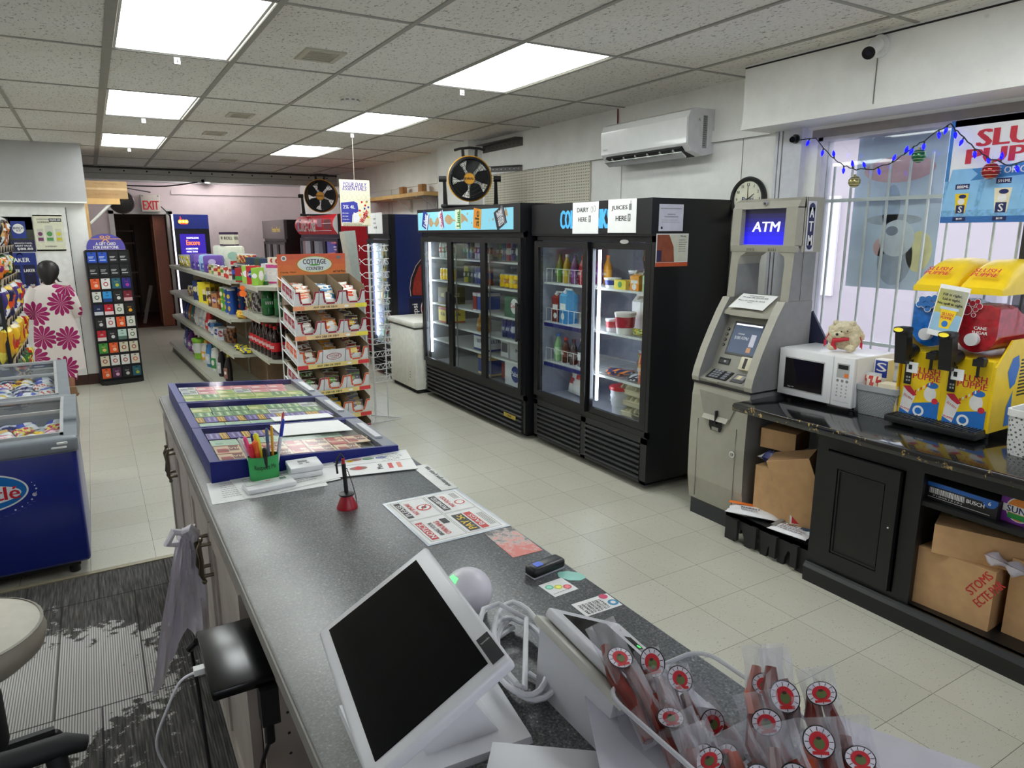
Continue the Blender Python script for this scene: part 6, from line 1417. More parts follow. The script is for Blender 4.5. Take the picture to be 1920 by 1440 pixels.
m = cable('',[(.105,1.53,.835),(.095,1.56,.80),(.10,1.57,.70),(.105,1.56,.5),(.11,1.5,.2),(.12,1.35,.02)],.004,(25,25,26)); m.cyl((.105,1.53,.835),(.09,1.55,.81),.008,BLACK,8); tag(m.build('power_cable'),'black power lead hanging at the far side of the box','cable')
m = cable('',[(.205,1.31,.70),(.19,1.36,.60),(.20,1.42,.50),(.18,1.3,.42),(.2,1.1,.38)],.0045,(22,22,22)); tag(m.build('power_cable'),'black lead hanging from the adapter below the counter','cable')
m = cable('',[(.28,1.35,.46),(.24,1.40,.47),(.19,1.44,.44),(.17,1.42,.36),(.20,1.3,.31)],.010,(215,90,50)); m.rbox(.20,.27,1.38,1.44,.45,.49,.008,mat((215,90,50),.5)); tag(m.build('extension_cord'),'orange extension cord lying on the shelf below the counter','cable')
tag(MB().rbox(.30,.46,1.15,1.55,.302,.345,.008,WHITE).build('power_strip'),'white power strip on the shelf below the counter','power strip')

# --- lottery ticket displays
CBL = mat((20,30,112),.35,spec=.25)
def tk(w,d,c1,c2,c3,style):
    m = MB(); a,b,c = C_(c1),C_(c2),C_(c3); m.box(0,w,0,d,0,.002,a); z = .0026
    if style == 0:    # slim striped tickets
        for k in range(4): m.rect(w*(.08+.22*k),w*(.2+.22*k),d*.15,d*.85,(b,c)[k % 2],z=z)
    elif style == 1:  # big number ticket
        m.rect(w*.08,w*.5,d*.1,d*.6,b,z=z); m.rect(w*.55,w*.92,d*.3,d*.9,c,z=z); m.text('888',d*.2,c,(w*.3,d*.35),z=z+.0004); m.text('WIN',d*.22,a,(w*.73,d*.6),z=z+.0004); m.rect(w*.05,w*.95,d*.93,d*.98,b,z=z)
    else:
        m.rect(w*.05,w*.95,d*.65,d*.92,b,z=z); m.disc((w*.3,d*.35),d*.2,c,z=z,n=14)
        for k in range(3): m.rect(w*.55,w*.9,d*(.15+.15*k),d*(.22+.15*k),b,z=z)
    return m.mesh('lottery_ticket')
VI,GO,LG,RD_,CR = (110,90,165),(205,160,60),(175,205,180),(190,50,50),(225,195,160)
SP = {'v': (tk(.045,.085,VI,(70,60,130),(170,160,200),0),.045,'violet'),'g': (tk(.026,.085,GO,(235,200,90),(150,100,40),0),.026,'gold'),'m': (tk(.09,.075,(190,215,190),LG,(150,185,160),2),.09,'pale mint'),
      'r': (tk(.085,.095,CR,RD_,(120,60,50),1),.085,'red and cream'),'R': (tk(.06,.095,RD_,(215,90,80),CR,1),.06,'red'),'y': (tk(.075,.085,(195,205,130),(120,150,70),(220,215,160),2),.075,'yellow-green'),
      'G': (tk(.07,.085,(120,160,110),(70,110,70),(200,215,170),0),.07,'green'),'p': (tk(.08,.085,(225,170,175),(190,80,90),(240,220,210),2),.08,'pink'),'b': (tk(.07,.085,(210,212,205),(150,150,170),(120,130,110),1),.07,'grey-white')}
CASES = [(2.29,'nearest',['rRrRrrrR','mmmmmm','vgvgvgvvgvgv','bybyybby'][0:4]),(2.755,'middle',['mmmmmmm','gvgvgvgvgvvg','GGGGbGGG','yGGyGGb']),(3.22,'farthest',['yyGyyyG','yGyyyGy','bpybppb','bpppppp'])]
for ci,(y0,nm,rws) in enumerate(CASES):
    t = thing('lottery_display','blue-framed glass lottery ticket display, the %s of three on the counter' % nm,'display case',(.25,y0,.93),0,'lottery ticket displays')
    W_,D_ = .635,.458; zt = lambda x: .072-.047*x/W_
    m = MB()
    def slab(x0,x1,y0_,y1_,lo,mm): m.hexa([(x0,y0_,lo),(x1,y0_,lo),(x1,y1_,lo),(x0,y1_,lo),(x0,y0_,zt(x0)),(x1,y0_,zt(x1)),(x1,y1_,zt(x1)),(x0,y1_,zt(x0))],mm)
    slab(0,W_,0,.014,.0,CBL); slab(0,W_,D_-.014,D_,.0,CBL); slab(0,.030,.014,D_-.014,.0,CBL); slab(W_-.055,W_,.014,D_-.014,0,mat((96,104,118),.35))
    m.box(.03,W_-.055,.014,D_-.014,0,.006,mat((150,150,140),.6)); m.build('tray',t)
    m = MB(); e = .0015
    m.add([(.028,.012,zt(.028)+e),(W_-.05,.012,zt(W_-.05)+e),(W_-.05,D_-.012,zt(W_-.05)+e),(.028,D_-.012,zt(.028)+e)],[(0,1,2,3)],CASEGLASS); m.build('glass_top',t)
    m = MB(); m.hexa([(W_-.045,.12,zt(W_-.045)),(W_-.015,.12,zt(W_-.015)),(W_-.015,.34,zt(W_-.015)),(W_-.045,.34,zt(W_-.045)),(W_-.043,.12,zt(W_)+.010),(W_-.017,.12,zt(W_)+.008),(W_-.017,.34,zt(W_)+.008),(W_-.043,.34,zt(W_)+.010)],mat((190,192,195),.3)); m.build('latch',t)
    yy = .020
    for ri,rw in enumerate(rws):
        xx = .036; n_ = 0; slope = math.atan(.047/W_)
        dd = .097 if ci == 0 and ri == 0 else .088
        reps = 2 if (ci == 0 and ri == 0) else 1
        for rep in range(reps):
            if xx and rep: xx = .036; yy += .100
            while xx < .555:
                me,ww,cn = SP[rw[n_ % len(rw)]]
                if xx+ww > .575: break
                place(me,'lottery_ticket','%s lottery ticket, %s from left, %s row of the %s display' % (cn,ORD[n_ % 20],['front','second','third','back'][min(3,ri+rep)] if ci == 0 and ri == 0 else ['front','second','third','back'][ri] if ci else ['front','third','fourth','back'][ri],nm),'lottery ticket',(.25+xx,y0+yy,.93+zt(xx)-.011),(0,slope,R(rng.uniform(-1.5,1.5))),'tickets in the %s lottery display' % nm)
                xx += ww+.003; n_ += 1
        yy += dd+.004
        if yy > .36: break
def flat(name,label,cat,x,y,w,d,rz,draw=None,base=PAPER,t=.0012,z=.9302,group=None,rot=None):
    m = MB(); m.box(-w/2,w/2,-d/2,d/2,0,t,base)
    if draw: draw(m,w,d)
    o = m.build(name,loc=(x,y,z),rot=rot or (0,0,rz)); return tag(o,label,cat,group)
sl2 = math.atan(.047/.635)
flat('paper_sheet','blank white sheet lying on the nearest ticket display','paper',.66,2.62,.27,.175,0,z=.93+.072-.047*.41/.635+.004,rot=(0,sl2,R(2)))
flat('paper_sheet','blank white sheet lying on the middle ticket display','paper',.67,2.80,.24,.075,0,z=.93+.072-.047*.42/.635+.004,rot=(0,sl2,R(3)))
def lined(m,w,d): m.lines(-w*.4,w*.4,d*.35,8,d*.09,.003,GREY,z=.0016)
flat('paper_sheet','loose white printed sheet, lowest of the pile by the pen cup','paper',.40,2.19,.34,.20,R(-3),lined)
flat('paper_sheet','white printed sheet in the middle of the pile by the pen cup','paper',.46,2.205,.30,.20,R(4),lined,z=.9318)
flat('paper_sheet','topmost white sheet of the pile under the card readers','paper',.50,2.20,.22,.18,R(9),lined,z=.9334)
def d_vape(m,w,d):
    for k,(x,c) in enumerate(((-.05,(200,110,80)),(-.0,(50,130,60)),(.05,(50,80,160)))): m.disc((.02+.045*k-.05,d*.22),.02,mat(c,.5),z=.0016,ry=.011); m.text('OPEN',.008,WHITE,(.02+.045*k-.05,d*.22),z=.002)
    m.text('Coffee',.03,NAVY,(-.09,d*.18),w=.07,z=.0016,rot=R(90)); m.disc((-.05,.04),.012,YELLOW,z=.0016); m.rect(-w/2,w/2,-.002,.0,INK,z=.0016)
    m.disc((-.03,-d*.2),.03,mat((150,100,85),.5),z=.0016,ry=.018); m.disc((-.03,-d*.2),.012,RED,z=.002,ry=.02); m.text('Moo',.02,INK,(.04,-d*.22),z=.0016,rot=R(90)); m.lines(.06,.14,d*.35,5,.016,.004,GREY,z=.0016); m.rect(.07,.085,-d*.35,-d*.1,RED,z=.0016); m.rect(.10,.115,-d*.35,-d*.1,mat((230,140,120),.5),z=.0016)
flat('flyer','white flyer with coloured ovals and red marks behind the pen stand','flyer',.735,2.215,.32,.22,R(-12),d_vape,z=.9335)
def d_hand(m,w,d): m.text("We don't sell stamps",.022,INK,(0,.012),w=w*.8,z=.0016)
flat('taped_note','laminated white strip with handwritten words at the counter edge','note',.885,1.98,.26,.055,R(-92),d_hand,base=mat((222,224,220),.25))
# pen cup
cp = thing('pen_cup','green paper-covered cup with Respect Me written on it','cup',(.405,2.245,.936))
GP = mat((60,165,90),.6); 
def ovs(rx,ry,z,n=24): return [(rx*math.cos(2*PI*i/n),ry*math.sin(2*PI*i/n),z) for i in range(n)]
m = MB(); m.loft([ovs(.046,.028,0),ovs(.048,.030,.078)],GP,True,True,False); m.loft([ovs(.046,.028,.078),ovs(.044,.026,.004)],mat((30,60,40),.6),True,True,False); m.poly(ovs(.044,.027,.002),GP); m.build('cup',cp)
m = MB(); r_ = random.Random(4)
txt = 'Respect Me'; vs,fs,wh = text_mesh(txt); sc_ = .080/wh[0]
out = []
for x,y in vs:
    X_ = x*sc_; Y_ = y*sc_*1.3; a = X_/.052; out.append((.0485*math.sin(a)*.98,-.0305*math.cos(a)-.0005,.042+Y_))
m.add(out,fs,INK); m.build('lettering',cp)
def pen(label,x,y,lean,L,r,c,cap,name='pen'):
    m = MB(); a,b = mat(c,.35),mat(cap,.35); m.cyl((0,0,0),(0,0,L*.68),r,a,10); m.cyl((0,0,L*.68),(0,0,L*.96),r*1.12,b,10); m.cyl((0,0,L*.96),(0,0,L),r*1.0,b,10,r1=r*.5)
    m.box(-r*.25,r*.25,-r*1.8,-r*1.1,L*.7,L*.92,b); tag(m.build(name,loc=(.405+x,2.245+y,.942),rot=(lean[0],lean[1],0)),label,name.replace('_',' '))
pen('pink highlighter leaning left in the green cup',-.018,0,(.0,-.24),.145,.006,(240,70,130),(245,90,150),'highlighter')
pen('red-orange marker in the green cup',-.010,-.008,(.05,-.12),.128,.0085,(235,80,50),(240,110,50),'marker')
pen('crimson marker at the left edge of the green cup',-.026,-.006,(.05,-.10),.118,.007,(220,40,60),(225,50,70),'marker')
pen('yellow highlighter in the green cup',.005,.002,(.0,-.16),.148,.008,(235,225,40),(240,235,60),'highlighter')
pen('white-capped pen at the far left of the green cup',-.024,.012,(-.05,-.30),.14,.005,(225,225,225),(235,235,235))
pen('dark blue pen behind the highlighters',-.008,.014,(-.1,-.12),.142,.005,(30,40,130),(30,40,140))
pen('black-capped marker pen in front of the cup',.004,-.018,(.12,-.04),.105,.007,(30,30,30),(20,20,20),'marker')
pen('slate blue pen in the green cup',.020,.010,(-.05,.0),.155,.005,(110,130,170),(90,110,160))
pen('golden pencil standing upright in the green cup',.028,.0,(.0,.03),.165,.004,(225,165,50),(230,175,60),'pencil')
pen('blue ballpoint pen with red patterned end in the green cup',.036,.004,(.0,.20),.185,.005,(225,228,240),(40,70,190))
pen('red and white patterned straw pen in the green cup',.034,.012,(-.05,.22),.205,.0035,(40,70,190),(200,70,70))
# card readers / thermostat-like boxes
WB = mat((226,228,228),.35)
m = MB(); m.rbox(-.075,.075,-.038,.038,0,.016,.006,WB); m.rbox(-.07,.07,-.002,.03,.0155,.0175,.001,mat((205,212,208),.4),1); m.box(.035,.055,.005,.022,.0175,.0182,mat((70,110,80),.5)); m.text('AA',.008,RED,(.0,.014),z=.0182)
tag(m.build('card_reader',loc=(.40,2.15,.9352),rot=(0,0,R(4))),'flat white device with small green label in front of the pen cup','device')
for k,(dz,a) in enumerate(((0,0),(.019,3))):
    m = MB(); m.rbox(-.052,.052,-.05,.05,0,.018,.004,WB)
    if k: m.box(-.018,.012,.004,.022,.018,.0186,mat((110,115,110),.4)); m.rbox(-.018,-.006,-.012,-.005,.018,.020,.001,LGREY,1); m.rbox(.004,.016,-.012,-.005,.018,.020,.001,LGREY,1)
    tag(m.build('thermostat',loc=(.528,2.225,.9355+dz),rot=(0,0,R(-6+a))),['white square thermostat, the lower of the two stacked','white square thermostat with small grey display, upper of the stack'][k],'thermostat')
# pen on a chain with a red weighted base
ps = thing('counter_pen','black pen standing in a red weighted base with bead chain','pen',(.56,1.875,.93))
m = MB(); m.lathe([(.030,0),(.030,.004),(.015,.040),(.012,.046)],mat((165,25,40),.3),24,cap=True); m.lathe([(.022,.040),(.022,.044),(.008,.048)],BLACK,20); m.build('base',ps)
m = MB(); m.cyl((0,0,.046),(-.004,0,.135),.0062,BLACK,12); m.cyl((-.004,0,.135),(-.0042,0,.150),.0045,mat((190,40,40),.4),10); m.build('pen',ps)
m = MB(); m.tube([(-.02,.01,.105),(-.022,.01,.13),(-.018,.01,.15),(-.008,.01,.163),(.0,.005,.15)],.003,BLACK,6)
for k in range(26): q = k/25; m.sphere((.010+.018*math.sin(q*PI*.5)-.006*(1-q),-.004,.120-.115*q),.0022,BLACK,6)
m.build('chain',ps)
# notices on the counter (they face the customers)
QI = lambda w,h: None
def d_not(m,w,d):
    Q = RZ(R(90)); a,b = d,w  # text is read from the customer's side
    def tx(t,h,c,x,y,ww=None): m.text(t,h,c,(x,y),w=ww,z=.0016,M=RZ(R(90)))
    BK_ = mat((40,40,42),.5); RE = mat((205,55,50),.5)
    m.rect(-w/2+.008,w/2-.008,-d/2+.008,d/2-.008,PAPER,z=.0014)
    def cell(x0,x1,y0,y1):
        for q in ((x0,x1,y0,y0+.001),(x0,x1,y1-.001,y1),(x0,x0+.001,y0,y1),(x1-.001,x1,y0,y1)): m.rect(*q,BK_,z=.0017)
    cell(-.105,-.002,-.148,.0); cell(.002,.105,-.148,.0); cell(-.105,-.002,.004,.148); cell(.002,.105,.004,.148)
    P = lambda t,h,c,x,y,ww=None: m.text(t,h,c,(x,y),w=ww,z=.0024,rot=R(90))
    def bar(x0,x1,y0,y1,c): m.rect(x0,x1,y0,y1,c,z=.0020)
    bar(-.098,-.078,-.14,-.02,RE); P('NOTICE',.016,PAPER,-.088,-.08,.10); P('BRING YOUR',.012,BK_,-.062,-.08,.09); P('OWN BAG',.016,RE,-.042,-.08,.09); m.rect(-.028,-.008,-.06,-.025,BK_,z=.002)
    bar(.012,.045,-.14,-.02,BK_); P('PAY 5c',.022,YELLOW,.028,-.08,.10); bar(.05,.072,-.14,-.02,RE); P('BAGS',.014,PAPER,.061,-.08,.08); m.lines(-.02,-.02,0,0,0,0,BK_)
    bar(-.098,-.08,.02,.14,BK_); P('PLEASE',.014,PAPER,-.089,.08,.09); P('NO SMOKE',.014,RE,-.064,.08,.09); m.disc((-.028,.075),.022,RE,z=.002); m.disc((-.028,.075),.017,PAPER,z=.0022); m.disc((-.028,.075),.008,BK_,z=.0025); m.poly([(-.044,.060,.0028),(-.041,.057,.0028),(-.012,.090,.0028),(-.015,.093,.0028)],RE)
    bar(.012,.034,.02,.14,BK_); P('PROHIBITED',.014,PAPER,.023,.08,.10); P('NO FOOD',.014,RE,.05,.08,.09); m.disc((.08,.06),.016,RE,z=.002); m.disc((.08,.06),.012,PAPER,z=.0022)
    for k in range(4): m.rect(.082+.005*k,.084+.005*k,-.13,-.04,GREY,z=.002); m.rect(.078+.005*k,.080+.005*k,.09,.135,GREY,z=.002)
flat('laminated_notice','laminated notice sheet with four red and black panels on the counter','notice',.778,1.68,.245,.33,0,d_not,base=mat((196,204,214),.25))
def f_wornred(nt,b,m):
    tc = N(nt,'ShaderNodeTexCoord'); n = N(nt,'ShaderNodeTexNoise',i_Scale=38.0,i_Detail=6.0,i_Roughness=.75); nt.links.new(tc.outputs['Object'],n.inputs['Vector'])
    sp = N(nt,'ShaderNodeSeparateXYZ'); nt.links.new(tc.outputs['Object'],sp.inputs[0]); ad = N(nt,'ShaderNodeMath',operation='MULTIPLY_ADD'); ad.inputs[1].default_value = 1.6; nt.links.new(sp.outputs['Y'],ad.inputs[0]); nt.links.new(n.outputs['Fac'],ad.inputs[2])
    nt.links.new(ramp(nt,ad.outputs[0],[(.40,lin((225,130,120))),(.50,lin((222,175,168))),(.56,lin((190,180,175))),(.66,lin((90,92,92)))]),b.inputs['Base Color']); b.inputs['Roughness'].default_value = .5
flat('worn_sticker','worn-off red and white sticker near the counter edge','sticker',.855,1.43,.085,.165,R(-2),None,base=nodes_mat('worn_red_print',f_wornred),t=.0006)
m = MB(); m.rbox(-.05,.05,-.019,.019,.002,.026,.008,mat((24,24,26),.35),3); m.rbox(-.048,.048,-.017,.017,0,.004,.001,mat((190,190,200),.4),1); m.rbox(-.034,-.012,-.010,.010,.0255,.0268,.001,mat((40,80,190),.4,em=.2),1)
tag(m.build('card_terminal',loc=(.838,1.25,.930),rot=(0,0,R(8))),'small black card terminal with a blue square','card terminal')
m = MB(); pts = [(.033*(1+.04*math.sin(5*a))*math.cos(a),.021*(1+.05*math.sin(7*a))*math.sin(a)) for a in [2*PI*i/40 for i in range(40)]]; m.prism(pts,0,.0006,'z',mat((150,215,200),.4)); tag(m.build('mint_sticker',loc=(.878,1.200,.9302),rot=(0,0,R(-50))),'peeling oval mint-green sticker behind the black card terminal','sticker')
def d_s1(m,w,d):
    for k,c in enumerate(((120,200,170),(215,215,90),(225,100,110))): m.disc((-.018+.018*k,.010-.010*k),.010,mat(c,.5),z=.0008); m.disc((-.018+.018*k,.010-.010*k),.006,mat(tuple(min(255,v+40) for v in c),.5),z=.0011)
    m.lines(-.028,.02,-.02,1,.006,.002,GREY,z=.0008)
flat('small_sticker','small white sticker with three coloured circles','sticker',.822,1.172,.066,.062,R(3),d_s1,t=.0005)
def d_s2(m,w,d):
    for k,t_ in enumerate(('ARE YOU','OLD ENOUGH','TO LEGALLY','PURCHASE','TOBACCO','OR LOTTERY','TODAY?')): m.text(t_,.0065,INK,(.040-.0088*k-.012,.004),w=.042-.002*abs(k-2),z=.0009,rot=R(90)) if False else m.text(t_,.0062,INK,(-.036+.0088*k,-.004),w=.040,z=.0009,rot=R(90))
    m.disc((.032,.020),.010,mat((215,70,110),.5),z=.0009); m.disc((.036,-.010),.012,mat((70,150,190),.5),z=.0009); m.disc((.036,-.010),.006,PAPER,z=.0012)
flat('age_sticker','white sticker asking ARE YOU OLD ENOUGH near the counter edge','sticker',.850,1.067,.095,.056,R(-1),d_s2,t=.0005)
# --- touch-screen till
WP = mat((222,222,226),.3,var=.02)
ps = thing('till_screen','white touch-screen till tilted on its stand with black display','till',(.37,.90,.93))
u = Vector((-.113,-.994,.002)).normalized(); v = Vector((-.844,.114,-.525)); v = (v-u*v.dot(u)).normalized(); A0 = Vector((.406,.989,1.712-.529))-Vector((.37,.90,.93))
n_ = u.cross(v); n_ = n_ if n_.z > 0 else -n_
Qm = Matrix.Identity(4)
for i in range(3): Qm[i][0] = u[i]; Qm[i][1] = v[i]; Qm[i][2] = n_[i]; Qm[i][3] = A0[i]
m = MB(Qm); m.rbox(-.020,.330,-.026,.192,-.020,-.001,.006,WP,3); m.build('housing',ps)
m = MB(Qm); m.box(0,.310,0,.173,-.001,.0006,mat((12,12,14),.12,var=0,spec=.12)); m.build('display',ps)
m = MB(Qm); m.box(.262,.318,-.0225,-.004,-.001,.0008,mat((52,52,56),.2)); m.text('clover',.004,LGREY,(.275,-.013),z=.0014,rot=PI/2); m.build('sensor_window',ps)
m = MB(); 
def hexq(bt,tp_,mm): m.hexa(bt+tp_,mm)
bp_ = [(-.11,-.09),(.14,-.11),(.165,.07),(-.10,.12)]
m.hexa([(x,y,0) for x,y in bp_]+[(x*.985,y*.985,.012) for x,y in bp_],WP); m.build('base_plate',ps)
m = MB(); m.hexa([(-.02,-.06,.012),(.10,-.07,.012),(.115,.05,.012),(-.01,.06,.012),(-.07,-.05,.155),(-.01,-.055,.188),(.0,.05,.188),(-.06,.05,.155)],WP); m.build('stand_neck',ps)
m = MB(); m.sphere((0,0,.048),.052,mat((225,222,230),.35),28,(1,1,.95)); m.lathe([(.035,0),(.042,.008),(.03,.012)],WP,24); ob_ = m.build('scanner',None); ob_.location = (.600,1.185,.93)
m = MB(); pts = []
for j in range(7):
    a = R(118+9*j)
for j in range(6):
    for i in range(6): pass
patch = []
nA,nB = 6,6
for i in range(nA+1):
    for j in range(nB+1): th = R(158+44*i/nA); ph = R(30+26*j/nB); patch.append((.0528*math.cos(th)*math.cos(ph),.0528*math.sin(th)*math.cos(ph),.048+.0505*math.sin(ph)))
m.add(patch,[(i*(nB+1)+j,(i+1)*(nB+1)+j,(i+1)*(nB+1)+j+1,i*(nB+1)+j+1) for i in range(nA) for j in range(nB)],mat((110,235,140),.4,em=1.0),True); m.build('status_light',ob_); tag(ob_,'round white desktop scanner with green light behind the till','scanner')
# coiled white cable
P = []
for k in range(84):
    a = 2*PI*k/24; rr = .056+.007*math.sin(k*.37)+.003*(k//24); P.append((.600+rr*2.1*math.cos(a)*.39-rr*.8*math.sin(a)*.92+.004*math.sin(k*.2),.968+rr*2.1*math.cos(a)*.92+rr*.8*math.sin(a)*.39,.937+.011*(k/24)+.003*math.sin(k*.9)))
P = [(.50,1.03,.96),(.53,1.045,.95),(.56,1.04,.942)]+P+[(.66,1.05,.965),(.62,1.09,.99),(.58,1.08,.995),(.545,1.04,.98)]
m = MB(); m.tube(P,.0052,mat((220,220,224),.4),8); m.tube([(.59,.93,.94),(.60,.89,.938),(.61,.87,.938),(.625,.86,.94)],.0052,mat((220,220,224),.4),8); tag(m.build('coiled_cable'),'loose coil of thick white cable between the two tills','cable')
# customer-facing till
cm_ = thing('customer_terminal','white customer-facing terminal with small black screen and card slot','till',(.66,.80,.93))
m = MB(); m.hexa([(-.075,-.085,0),(.085,-.085,0),(.085,.10,0),(-.075,.10,0),(-.070,-.11,.118),(.05,-.11,.05),(.05,.095,.05),(-.070,.095,.118)],WP); m.build('body',cm_)
Qc = frame((.607-.66,.899-.80,1.08-.93),(.168,.01,-.09),(.044,.224,0))
m = MB(Qc); m.rbox(-.014,.185,-.232,.004,-.030,-.016,.004,mat((210,208,198),.4),2); m.build('tray',cm_)
m = MB(Qc); m.rbox(0,.192,-.230,.0,-.014,.004,.006,WP,3); m.box(.140,.192,-.245,-.228,-.014,.004,WP); m.build('housing',cm_)
m = MB(Qc); m.box(.022,.135,-.185,-.020,.004,.0048,mat((14,14,17),.12,var=0,spec=.12)); m.build('display',cm_)
m = MB(Qc); m.box(.152,.170,-.165,-.055,.004,.0049,mat((30,32,34),.2)); 
for k in range(3): m.disc((.161,-.085-.028*k),.004,mat((60,230,90),.4,em=1.2),z=.0054,n=8)
m.build('card_slot',cm_)
# white boxes in front
m = MB(); m.hexa([(-.085,-.12,0),(.085,-.12,0),(.085,.12,0),(-.085,.12,0),(-.08,-.12,.055),(.08,-.12,.055),(.08,.10,.04),(-.08,.10,.04)],WP); m.hexa([(-.035,-.03,.048),(.03,-.03,.048),(.03,-.012,.047),(-.035,-.012,.047),(-.035,-.03,.0525),(.03,-.03,.0525),(.03,-.012,.0505),(-.035,-.012,.0505)],BLACK)
tag(m.build('receipt_printer',loc=(.435,.655,.930),rot=(0,0,R(-38))),'white receipt printer with dark paper slot at the bottom edge','printer')
m = MB(); m.add([(.545,.735,.98),(.665,.60,.985),(.64,.50,.975),(.52,.50,.975),(.50,.62,.972)],[(0,1,2,3,4)],WP); 
fl_ = MB(); fl_.prism([(.588,.762),(.662,.640),(.640,.50),(.46,.50),(.465,.54)],0,.003,'z',mat((205,203,216),.45)); o = fl_.build('card_flap',loc=(0,0,1.0)); tag(o,'pale lilac-white card flap standing in front of the clear bin','card')
fl_ = MB(); fl_.box(.54,.625,.51,.62,.931,1.0,mat((205,203,216),.45)); 
tag(fl_.build('card_box'),'white card box under the flap at the bottom edge','box')
m = MB(); m.hexa([(-.07,-.09,0),(.07,-.09,0),(.07,.09,0),(-.07,.09,0),(-.085,-.10,.07),(.085,-.10,.07),(.085,.10,.07),(-.085,.10,.07)],mat((186,182,192),.5)); m.box(-.07,.07,.095,.104,.068,.0715,INK); m.text('SALE',.014,RED,(-.04,.06),z=.0715)
tag(m.build('open_carton',loc=(.965-.12,.415,.931),rot=(0,0,R(25))),'grey-white open carton at the lower right corner of the counter','box')
# clear bin with dried meat snacks
bn = thing('clear_bin','clear plastic bin on the counter full of wrapped meat snacks','bin',(.675,.55,.931))
def rr_(w,d,r,z,n=5):
    pts = []
    for cx_,cy_,a0 in ((w/2-r,d/2-r,0),(-w/2+r,d/2-r,PI/2),(-w/2+r,-d/2+r,PI),(w/2-r,-d/2+r,1.5*PI)):
        for i in range(n): a = a0+PI/2*i/(n-1); pts.append((cx_+r*math.cos(a),cy_+r*math.sin(a),z))
    return pts
BINP = clear_plastic('clear_bin_plastic',(.96,.97,.98),.05,(.75,.76,.8),.18)
m = MB(); m.loft([rr_(.17,.27,.03,.002),rr_(.20,.30,.035,.125)],BINP,True,True,False); m.poly(rr_(.17,.27,.03,.002),BINP); m.build('walls',bn)
m = MB(); ring = rr_(.202,.302,.035,.125); m.tube(ring,.0035,clear_plastic('clear_rim',(.9,.92,.94),.45,(.8,.8,.84)),8,closed=True); m.build('rim',bn)
m = MB(); m.box(-.098,-.094,-.10,.0,.01,.075,BLACK); m.text('IP',.04,WHITE,(0,0),M=frame((-.0985,-.05,.04),(0,-1,0),(0,0,1))); m.build('label',bn)
MEAT = mat((112,34,24),.3,var=.3,vs=40); ORM = mat((185,75,35),.3,var=.2,vs=40)
CAMP = Vector((0,0,CAM_H))
def pouch(label,top,bot,w,stick=0,seed=0,lab=.75):
    top = Vector(top); bot = Vector(bot); mid = (top+bot)/2; y = (top-bot); L = y.length; y.normalize(); nrm = (CAMP-mid); nrm = (nrm-y*nrm.dot(y)).normalized(); nrm = (nrm+Vector((rng.uniform(-.35,.35),rng.uniform(-.35,.35),0))); nrm = (nrm-y*nrm.dot(y)).normalized(); x = y.cross(nrm)
    Q = Matrix.Identity(4)
    for i in range(3): Q[i][0] = x[i]; Q[i][1] = y[i]; Q[i][2] = nrm[i]
    t = thing('snack_pouch',label,'snack',tuple(bot),0,'wrapped meat snacks in and around the clear bin')
    m = MB(Q @ RX(R(90)).inverted() if False else Q @ Matrix(((1,0,0,0),(0,0,1,0),(0,-1,0,0),(0,0,0,1)))); pillow_geo(m,w,L,.022,lambda a,b: FILM,seed,8,14,wob=.5); m.build('film',t)
    m = MB(Q); k = .28*w
    m.tube([(-k,L*.04,0),(-k*.7,L*.3,.002),(-k*1.1,L*.55,.0),(-k*.6,L*.80,0)],[.008,.0125,.0125,.007],(MEAT,ORM)[stick],8); m.tube([(k*.5,L*.06,0),(k*.8,L*.35,.0),(k*.4,L*.66,0)],[.007,.011,.007],MEAT,8); m.build('meat_stick',t)
    m = MB(Q @ T(w*.06,L*(.62+.16*math.sin(seed*1.9)),.0155)); r = .0195; ey = .72+.2*math.sin(seed*2.3)
    m.M = m.M @ RX(R(28*math.sin(seed*1.7))) @ RY(R(25*math.cos(seed*2.9))) @ Matrix.Diagonal((1,ey+.25,1,1)); m.disc((0,0),r,mat((30,30,34),.4)); m.disc((0,0),r*.92,mat((228,222,232),.4),z=.0004)
    for j in range(12): a = 2*PI*j/12; m.poly([(r*.62*math.cos(a-.03),r*.62*math.sin(a-.03),.0008),(r*.88*math.cos(a-.03),r*.88*math.sin(a-.03),.0008),(r*.88*math.cos(a+.03),r*.88*math.sin(a+.03),.0008),(r*.62*math.cos(a+.03),r*.62*math.sin(a+.03),.0008)],INK)
    m.disc((0,0),r*.60,mat((200,35,50),.4),z=.0010); m.disc((0,-.1*r),r*.34,mat((95,110,60),.4),z=.0014); m.disc((0,r*.2),r*.16,mat((60,40,30),.4),z=.0018,ry=r*.10); m.rect(-r*.5,r*.5,-r*.75,-r*.55,RED,z=.0012); m.build('label',t)
    return t
